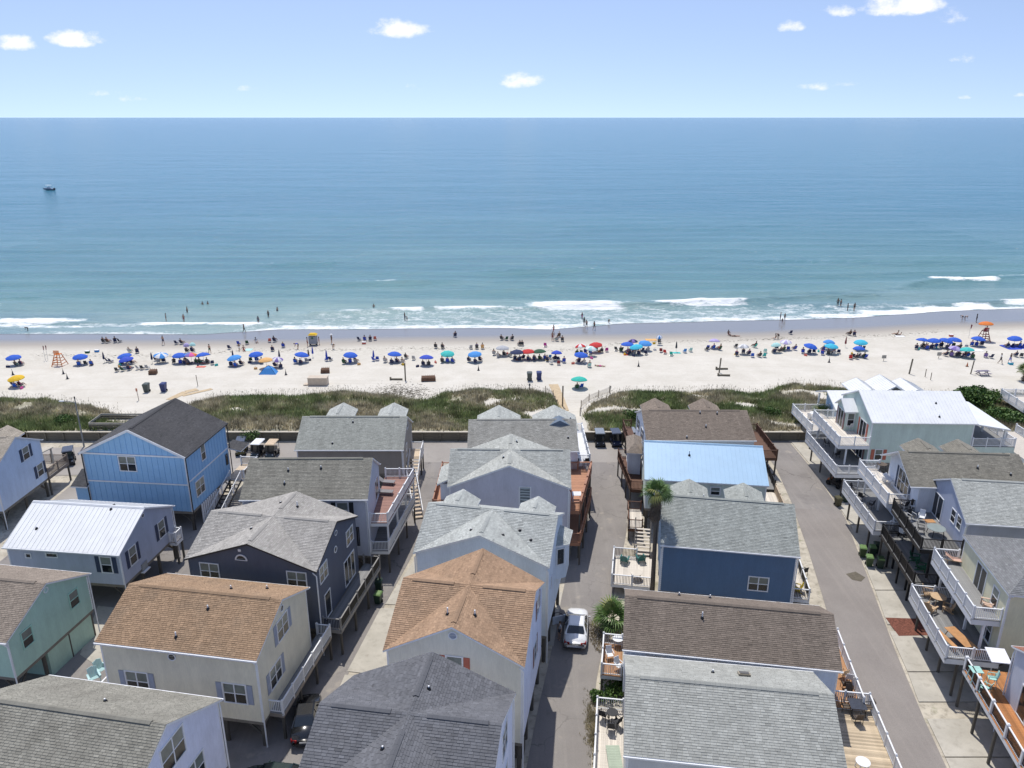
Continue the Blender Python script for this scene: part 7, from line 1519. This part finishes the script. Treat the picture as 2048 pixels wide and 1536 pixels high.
for px, py, pose, su, st, w, kw in ((327, 690, 'walk', 'navy', man, 0, dict(yaw=pi)), (375, 627, 'stand', 'black', man, .35, {}), (332.6, 641, 'stand', 'black', wom, .3, {}), (368, 643, 'stand', 'darkred', man, .25, {}), (55.8, 662, 'bend', 'black', wom, .1, dict(yaw=-1.5, s=.8)), (488.8, 666, 'walk', 'black', man, .05, dict(yaw=2.5)), (517, 646.5, 'stand', 'navy', wom, .3, {}), (537, 634, 'stand', 'black', man, .35, {}), (809.8, 639.5, 'stand', 'navy', man, .3, {}), (814, 640.5, 'stand', 'black', man, .25, dict(s=.65)), (615.3, 693.6, 'stand', 'darkred', man, 0, dict(yaw=2.)), (638.5, 689.5, 'stand', 'coral', wom, 0, dict(yaw=1.8, s=.85)), (663.5, 687, 'stand', 'brown', shr, 0, dict(hat='white', tc='brown')), (666.6, 698, 'bend', 'black', shr, 0, dict(tc='white', yaw=.5)), (596, 698, 'bend', 'charcoal', shr, 0, dict(tc='royal', yaw=-1.2)), (420, 708, 'walk', 'darkgreen', man, 0, {}), (479, 702, 'stand', 'white', man, 0, dict(s=.8)),
        (1107, 667.5, 'walk', 'red', man, 0, dict(yaw=-2.2)), (1105, 682, 'stand', 'darkred', man, 0, dict(yaw=0)), (1164, 637.5, 'stand', 'pink', bik, .25, dict(s=.9)), (1168, 651, 'stand', 'black', wom, .05, {}), (1172.8, 657, 'walk', 'black', bik, 0, dict(yaw=2.8)), (1188.2, 660, 'walk', 'charcoal', man, 0, dict(yaw=2.5)), (1217.4, 646, 'bend', 'navy', man, .1, dict(s=.8)), (1560.3, 641, 'stand', 'navy', shr, .1, dict(tc='navy')), (1569, 640, 'stand', 'black', man, .1, dict(s=.85)), (1564, 647.5, 'stand', 'black', wom, 0, dict(s=.65)), (1555.8, 678.5, 'bend', 'black', bik, 0, dict(yaw=-1.3)), (1548.7, 678.5, 'ground', 'white', man, 0, dict(s=.8)), (1675, 612, 'stand', 'black', man, .2, dict(s=1.1)), (1681, 612.5, 'stand', 'navy', man, .2, {}), (1694.7, 621, 'stand', 'black', bik, .2, {}), (1708, 621.5, 'stand', 'black', wom, .2, dict(s=1.1)), (1924.4, 639, 'bend', 'black', man, 0, dict(yaw=-1.4, s=.8)), (1929.5, 640, 'bend', 'charcoal', man, 0, dict(yaw=1.4, s=.8)), (1952, 645, 'stand', 'black', shr, 0, dict(tc='black')),
        (1792, 670, 'ground', 'black', man, 0, {}), (1799, 671, 'ground', 'navy', man, 0, dict(s=.7)), (2000, 727.5, 'walk', 'charcoal', shr, 0, dict(tc='white', yaw=1.4)), (2019, 727.5, 'walk', 'blue', shr, 0, dict(tc='charcoal', yaw=-1.4)), (1458, 670.5, 'ground', 'darkred', man, 0, {}), (1470, 673, 'lie', 'black', wom, 0, dict(yaw=1.4)), (512.8, 685.5, 'ground', 'white', shr, 0, dict(tc='grey')), (488, 702, 'ground', 'red', bik, 0, {}), (1200, 733, 'lie', 'pink', bik, 0, dict(yaw=1.2)), (409, 728, 'lie', 'coral', wom, 0, dict(yaw=1.4)), (1969, 672, 'sit', 'red', shr, 0, dict(tc='red', yaw=pi))):
    if px == 1969: continue
    Pn(px, py, pose, su, st, None, wade=w, **kw)
for px, py, l in ((405, 608.5, 'swimmer with only head and shoulders showing, left of two'), (415.7, 608, 'swimmer with only head and shoulders showing, right of two'), (747.6, 613, 'lone swimmer at the breaking wave with only the head showing')):
    Pn(px, py, 'stand', 'black', man, l, wade=1.25, s=1.0)
Pn(555, 624, 'stand', 'navy', man, 'wading person pushing a pale body board', wade=.7)
t = thing('body_board', 'pale yellow body board floating beside a wading person', 'body board', un(553, 625, ZSEA + .05), .4); g = MB(); g.lathe([(0, -.03), (.5, -.03), (.52, 0), (0, .04)], 12); g.v = [(a * 1.3, b * .6, c) for a, b, c in g.v]; g.build('board', [fab('peach')], t)
# a person beside the open car door
person(Vector((3.95, 53.5, .01)), 'stand', radians(-60), 'charcoal', 'shirt', 'person in a grey shirt standing at the open door of the white car', 1, 1.02, None, 'grey')
# towels, sheets, coolers, tents, play tents
def towel(px, py, w, d, c, label, yaw=0):
    t = thing('beach_towel', label, 'towel', sand(px, py) + Vector((0, 0, .03)), yaw); g = MB(); n = 6
    for i in range(n):
        x0, x1 = -w / 2 + w * i / n, -w / 2 + w * (i + 1) / n; g.hexa([(x0, -d / 2, -.02), (x1, -d / 2, -.02), (x1, d / 2, -.02), (x0, d / 2, -.02)], [(x0, -d / 2, .02 + .03 * (i % 2)), (x1, -d / 2, .05 - .03 * (i % 2)), (x1, d / 2, .05 - .03 * (i % 2)), (x0, d / 2, .02 + .03 * (i % 2))])
    g.build('cloth', [fab(c)], t)
towel(2030, 695, 4.2, 3.2, 'royal', 'large blue ground sheet at the right edge'); towel(1955, 701, 2.0, 1.2, 'white', 'white towel right of the turquoise umbrella'); towel(497, 700, 1.4, 1.6, 'aqua', 'pale aqua towel by the person in red'); towel(1302, 680, 2.2, 1.4, 'peach', 'yellowish towel behind the blue cluster'); towel(1353, 706, 1.5, .9, 'turquoise', 'turquoise towel beside the folded dark umbrella'); towel(402, 734, 1.6, .8, 'coral', 'coral towel below the rainbow umbrella'); towel(1800, 673, 1.8, 1.0, 'white', 'white towel by the people sitting near the wet sand'); towel(1252, 710, .9, .7, 'red', 'small red towel below the cyan umbrella')
t = thing('beach_tent', 'blue pop up beach tent open toward the sea', 'tent', sand(538, 746), 0); tm = fab('lightblue'); A = [(-1.5, -1.1, 0), (1.5, -1.1, 0), (1.3, 1.0, 0), (-1.3, 1.0, 0)]; top = (.0, .1, 1.35)
g = MB()
for i in (0, 1, 3):
    a, b = Vector(A[i]), Vector(A[(i + 1) % 4]); m1 = a.lerp(Vector(top), .55) + Vector((0, 0, .22)); m2 = b.lerp(Vector(top), .55) + Vector((0, 0, .22)); g.poly([a, b, m2, m1]); g.poly([m1, m2, top])
g.build('canopy', [tm], t); g = MB()
for i in range(4): g.tube([A[i], Vector(A[i]).lerp(Vector(top), .55) + Vector((0, 0, .24)), Vector(top) + Vector((0, 0, .02))], .025, 5)
g.build('frame', [fab('navy')], t); g = MB(); g.box(-1.3, 1.3, -1.0, .9, 0, .03); g.build('floor', [fab('navy')], t)
for px, py, c, l in ((1902, 673, 'coral', 'small red cooler by the people near the wet sand'), (194, 704, 'lightblue', 'pale blue cooler right of the orange lifeguard chair'), (175, 706, 'green', 'green bag right of the orange lifeguard chair'), (2021, 729, 'cyan', 'turquoise cooler carried low beside the walking person'), (728, 688, 'coral', 'orange beach toy below the blue seated row')):
    t = thing('cooler', l, 'cooler', sand(px, py)); g = MB(); g.hexa([(-.35, -.22, 0), (.35, -.22, 0), (.35, .22, 0), (-.35, .22, 0)], [(-.38, -.25, .38), (.38, -.25, .38), (.38, .25, .38), (-.38, .25, .38)]); g.build('body', [fab(c)], t); g = MB(); g.box(-.4, .4, -.27, .27, .38, .46); g.build('lid', [fab('white')], t)
for i in range(46):
    l = LAND[(i * 5) % len(LAND)]; c = RND.choice(['coral', 'grey', 'peach', 'white', 'turquoise', 'pink', 'brown', 'navy', 'yellow']); px, py = l[0] + RND.uniform(-24, 24), l[1] + RND.uniform(-4, 7)
    t = thing('beach_bag', '%s beach bag %s' % (c, where(px, py)), 'bag', sand(px, py), RND.uniform(0, 3), 'bags left by the umbrellas'); g = MB(); g.hexa([(-.26, -.16, 0), (.26, -.16, 0), (.26, .16, 0), (-.26, .16, 0)], [(-.3, -.08, .36), (.3, -.08, .36), (.3, .08, .36), (-.3, .08, .36)]); g.build('body', [fab(c)], t)
    g = MB(); g.tube([(-.14, 0, .34), (-.08, 0, .56), (.08, 0, .56), (.14, 0, .34)], .018, 5); g.build('handle', [fab('brown')], t)
def guard_chair(px, py, c, label, umb=None, yaw=0.):
    t = thing('lifeguard_chair', label, 'lifeguard chair', sand(px, py), yaw); m = fab(c)
    for x in (-1, 1):
        for y in (-1, 1): g = MB(); g.bar((x * .95, y * .95, 0), (x * .42, y * .35, 2.1), .11); g.build('leg', [m], t)
        for z in (.5, 1.0, 1.5): g = MB(); k = 1 - z / 2.1 * .58; g.bar((x * .95 * k, -.95 * k, z), (x * .95 * k, .95 * k, z), .06, .1); g.build('side_rail', [m], t)
    for z in (.4, .8, 1.2, 1.6): g = MB(); k = 1 - z / 2.1 * .58; g.bar((-.95 * k, -.97 * k, z), (.95 * k, -.97 * k, z), .06, .12); g.build('rung', [m], t)
    g = MB(); g.box(-.5, .5, -.42, .42, 2.1, 2.18); g.build('seat', [m], t)
    for i in range(4): g = MB(); g.box(-.5, .5, -.42, -.38, 2.25 + i * .17, 2.38 + i * .17); g.build('back_slat', [m], t)
    return t
guard_chair(120, 731, 'orange', 'orange lifeguard chair standing empty on the left beach'); guard_chair(1966, 683, 'darkred', 'red lifeguard chair under an orange umbrella on the right'); LAND.append((120, 728, 'orange lifeguard chair'))
U(1971, 655.6, 'orange', ('orange lifeguard umbrella', 'over the red lifeguard chair'), None, 1.35, base=sand(1967, 682) + Vector((0, .1, 2.0)))
person(sand(1966, 683) + Vector((0, 0, 1.95)), 'sit', pi, 'red', 'shirt', 'lifeguard in red seated high on the red chair', 1, 1, None, 'red')
t = thing('vendor_cart', 'grey vendor cart with a yellow canopy at the wet sand', 'cart', sand(627, 690)); g = MB(); g.hexa([(-.75, -.55, .35), (.75, -.55, .35), (.75, .55, .35), (-.75, .55, .35)], [(-.75, -.5, 1.75), (.75, -.5, 1.75), (.75, .5, 1.75), (-.75, .5, 1.75)]); g.build('body', [pm('grey cart', (.30, .33, .37), .5)], t); g = MB(); g.hexa([(-.85, -.7, 2.1), (.85, -.7, 2.1), (.85, .7, 2.1), (-.85, .7, 2.1)], [(-.5, -.4, 2.4), (.5, -.4, 2.4), (.5, .4, 2.4), (-.5, .4, 2.4)]); g.build('canopy', [fab('yellow')], t)
for x in (-.7, .7):
    g = MB(); g.bar((x, -.5, 1.7), (x, -.5, 2.15), .05); g.bar((x, .5, 1.7), (x, .5, 2.15), .05); g.build('canopy_post', [METALG], t); g = MB(); g.lathe([(0, -.12), (.32, -.12), (.36, 0), (.32, .12), (0, .12)], 12); g.xform(Matrix.Translation((x * .9, 0, .36)) @ Matrix.Rotation(pi / 2, 4, 'Y')); g.build('wheel', [BLACKR], t)
g = MB(); g.hexa([(-.25, -.57, 1.4), (.25, -.57, 1.4), (.25, -.54, 1.4), (-.25, -.54, 1.4)], [(-.02, -.57, 1.8), (.02, -.57, 1.8), (.02, -.54, 1.8), (-.02, -.54, 1.8)]); g.build('triangle_sign', [fab('green')], t)
for px, py, l in ((91, 721, 'red warning flag left of the orange lifeguard chair, left one'), (96, 720, 'red warning flag left of the orange lifeguard chair, right one'), (1937, 676, 'small flag pole left of the red lifeguard chair')):
    t = thing('flag', l, 'flag', sand(px, py)); g = MB(); g.tube([(0, 0, -.2), (0, 0, 2.9)], .03, 6); g.build('pole', [POLEM], t); g = MB(); g.hexa([(.02, -.01, 2.0), (.14, -.06, 1.95), (.14, -.05, 1.95), (.02, 0, 2.0)], [(.02, -.01, 2.85), (.26, -.1, 2.7), (.26, -.09, 2.7), (.02, 0, 2.85)]); g.build('cloth', [fab('darkred')], t)
t = thing('picnic_table', 'weathered purple grey picnic table above the green bush', 'picnic table', sand(1965, 750), .1); pgm = pm('purple grey timber', (.2, .18, .24), .8)
for i in range(5): g = MB(); g.box(-1.0, 1.0, -.4 + i * .16, -.26 + i * .16, .74, .78); g.build('plank', [pgm], t)
for y in (-.75, .75): g = MB(); g.box(-1.0, 1.0, y - .14, y + .14, .44, .48); g.build('bench', [pgm], t)
for x in (-.75, .75): g = MB(); g.bar((x, -.7, 0), (x, .25, .75), .08); g.bar((x, .7, 0), (x, -.25, .75), .08); g.bar((x, -.85, .41), (x, .85, .41), .08); g.build('leg_frame', [pgm], t)
wrk = pm('dark seaweed wrack', (.09, .075, .05), .95, .3); g = MB(); q = random.Random(77)
for _ in range(2400):
    if q.random() < .55: x = q.uniform(-90, 90); y = yshore(x) - q.gauss(17.5, .7) - 1.5 * noise.noise(Vector((x * .06, 1, 0)))
    else: c = un(q.gauss(805, 30), q.gauss(783, 8), -.3); x, y = c.x, c.y
    z = zsand(x, y) + .015; a = q.uniform(0, pi); l_ = q.uniform(.06, .35); g.poly([(x - l_ * cos(a), y - l_ * .4 * sin(a), z), (x, y - .05, z + .02), (x + l_ * cos(a), y + l_ * .4 * sin(a), z), (x, y + .05, z + .02)])
stuff(g.build('seaweed', [wrk]))
# ------------------------------------------------------------------ labels that came out alike say their place
byl = {}
for o in bpy.data.objects:
    if o.parent is None and 'label' in o: byl.setdefault(o['label'], []).append(o)
ORD = ['first', 'second', 'third', 'fourth', 'fifth', 'sixth', 'seventh', 'eighth', 'ninth', 'tenth']
for l, os_ in byl.items():
    if len(os_) < 2: continue
    os_.sort(key=lambda o: pxof(o.location)[0])
    for i, o in enumerate(os_):
        o['label'] = l + (', ' + ('left one' if i == 0 else 'right one') if len(os_) == 2 else ', ' + ('leftmost' if i == 0 else 'rightmost' if i == len(os_) - 1 else ORD[min(i, 9)] + ' from left'))
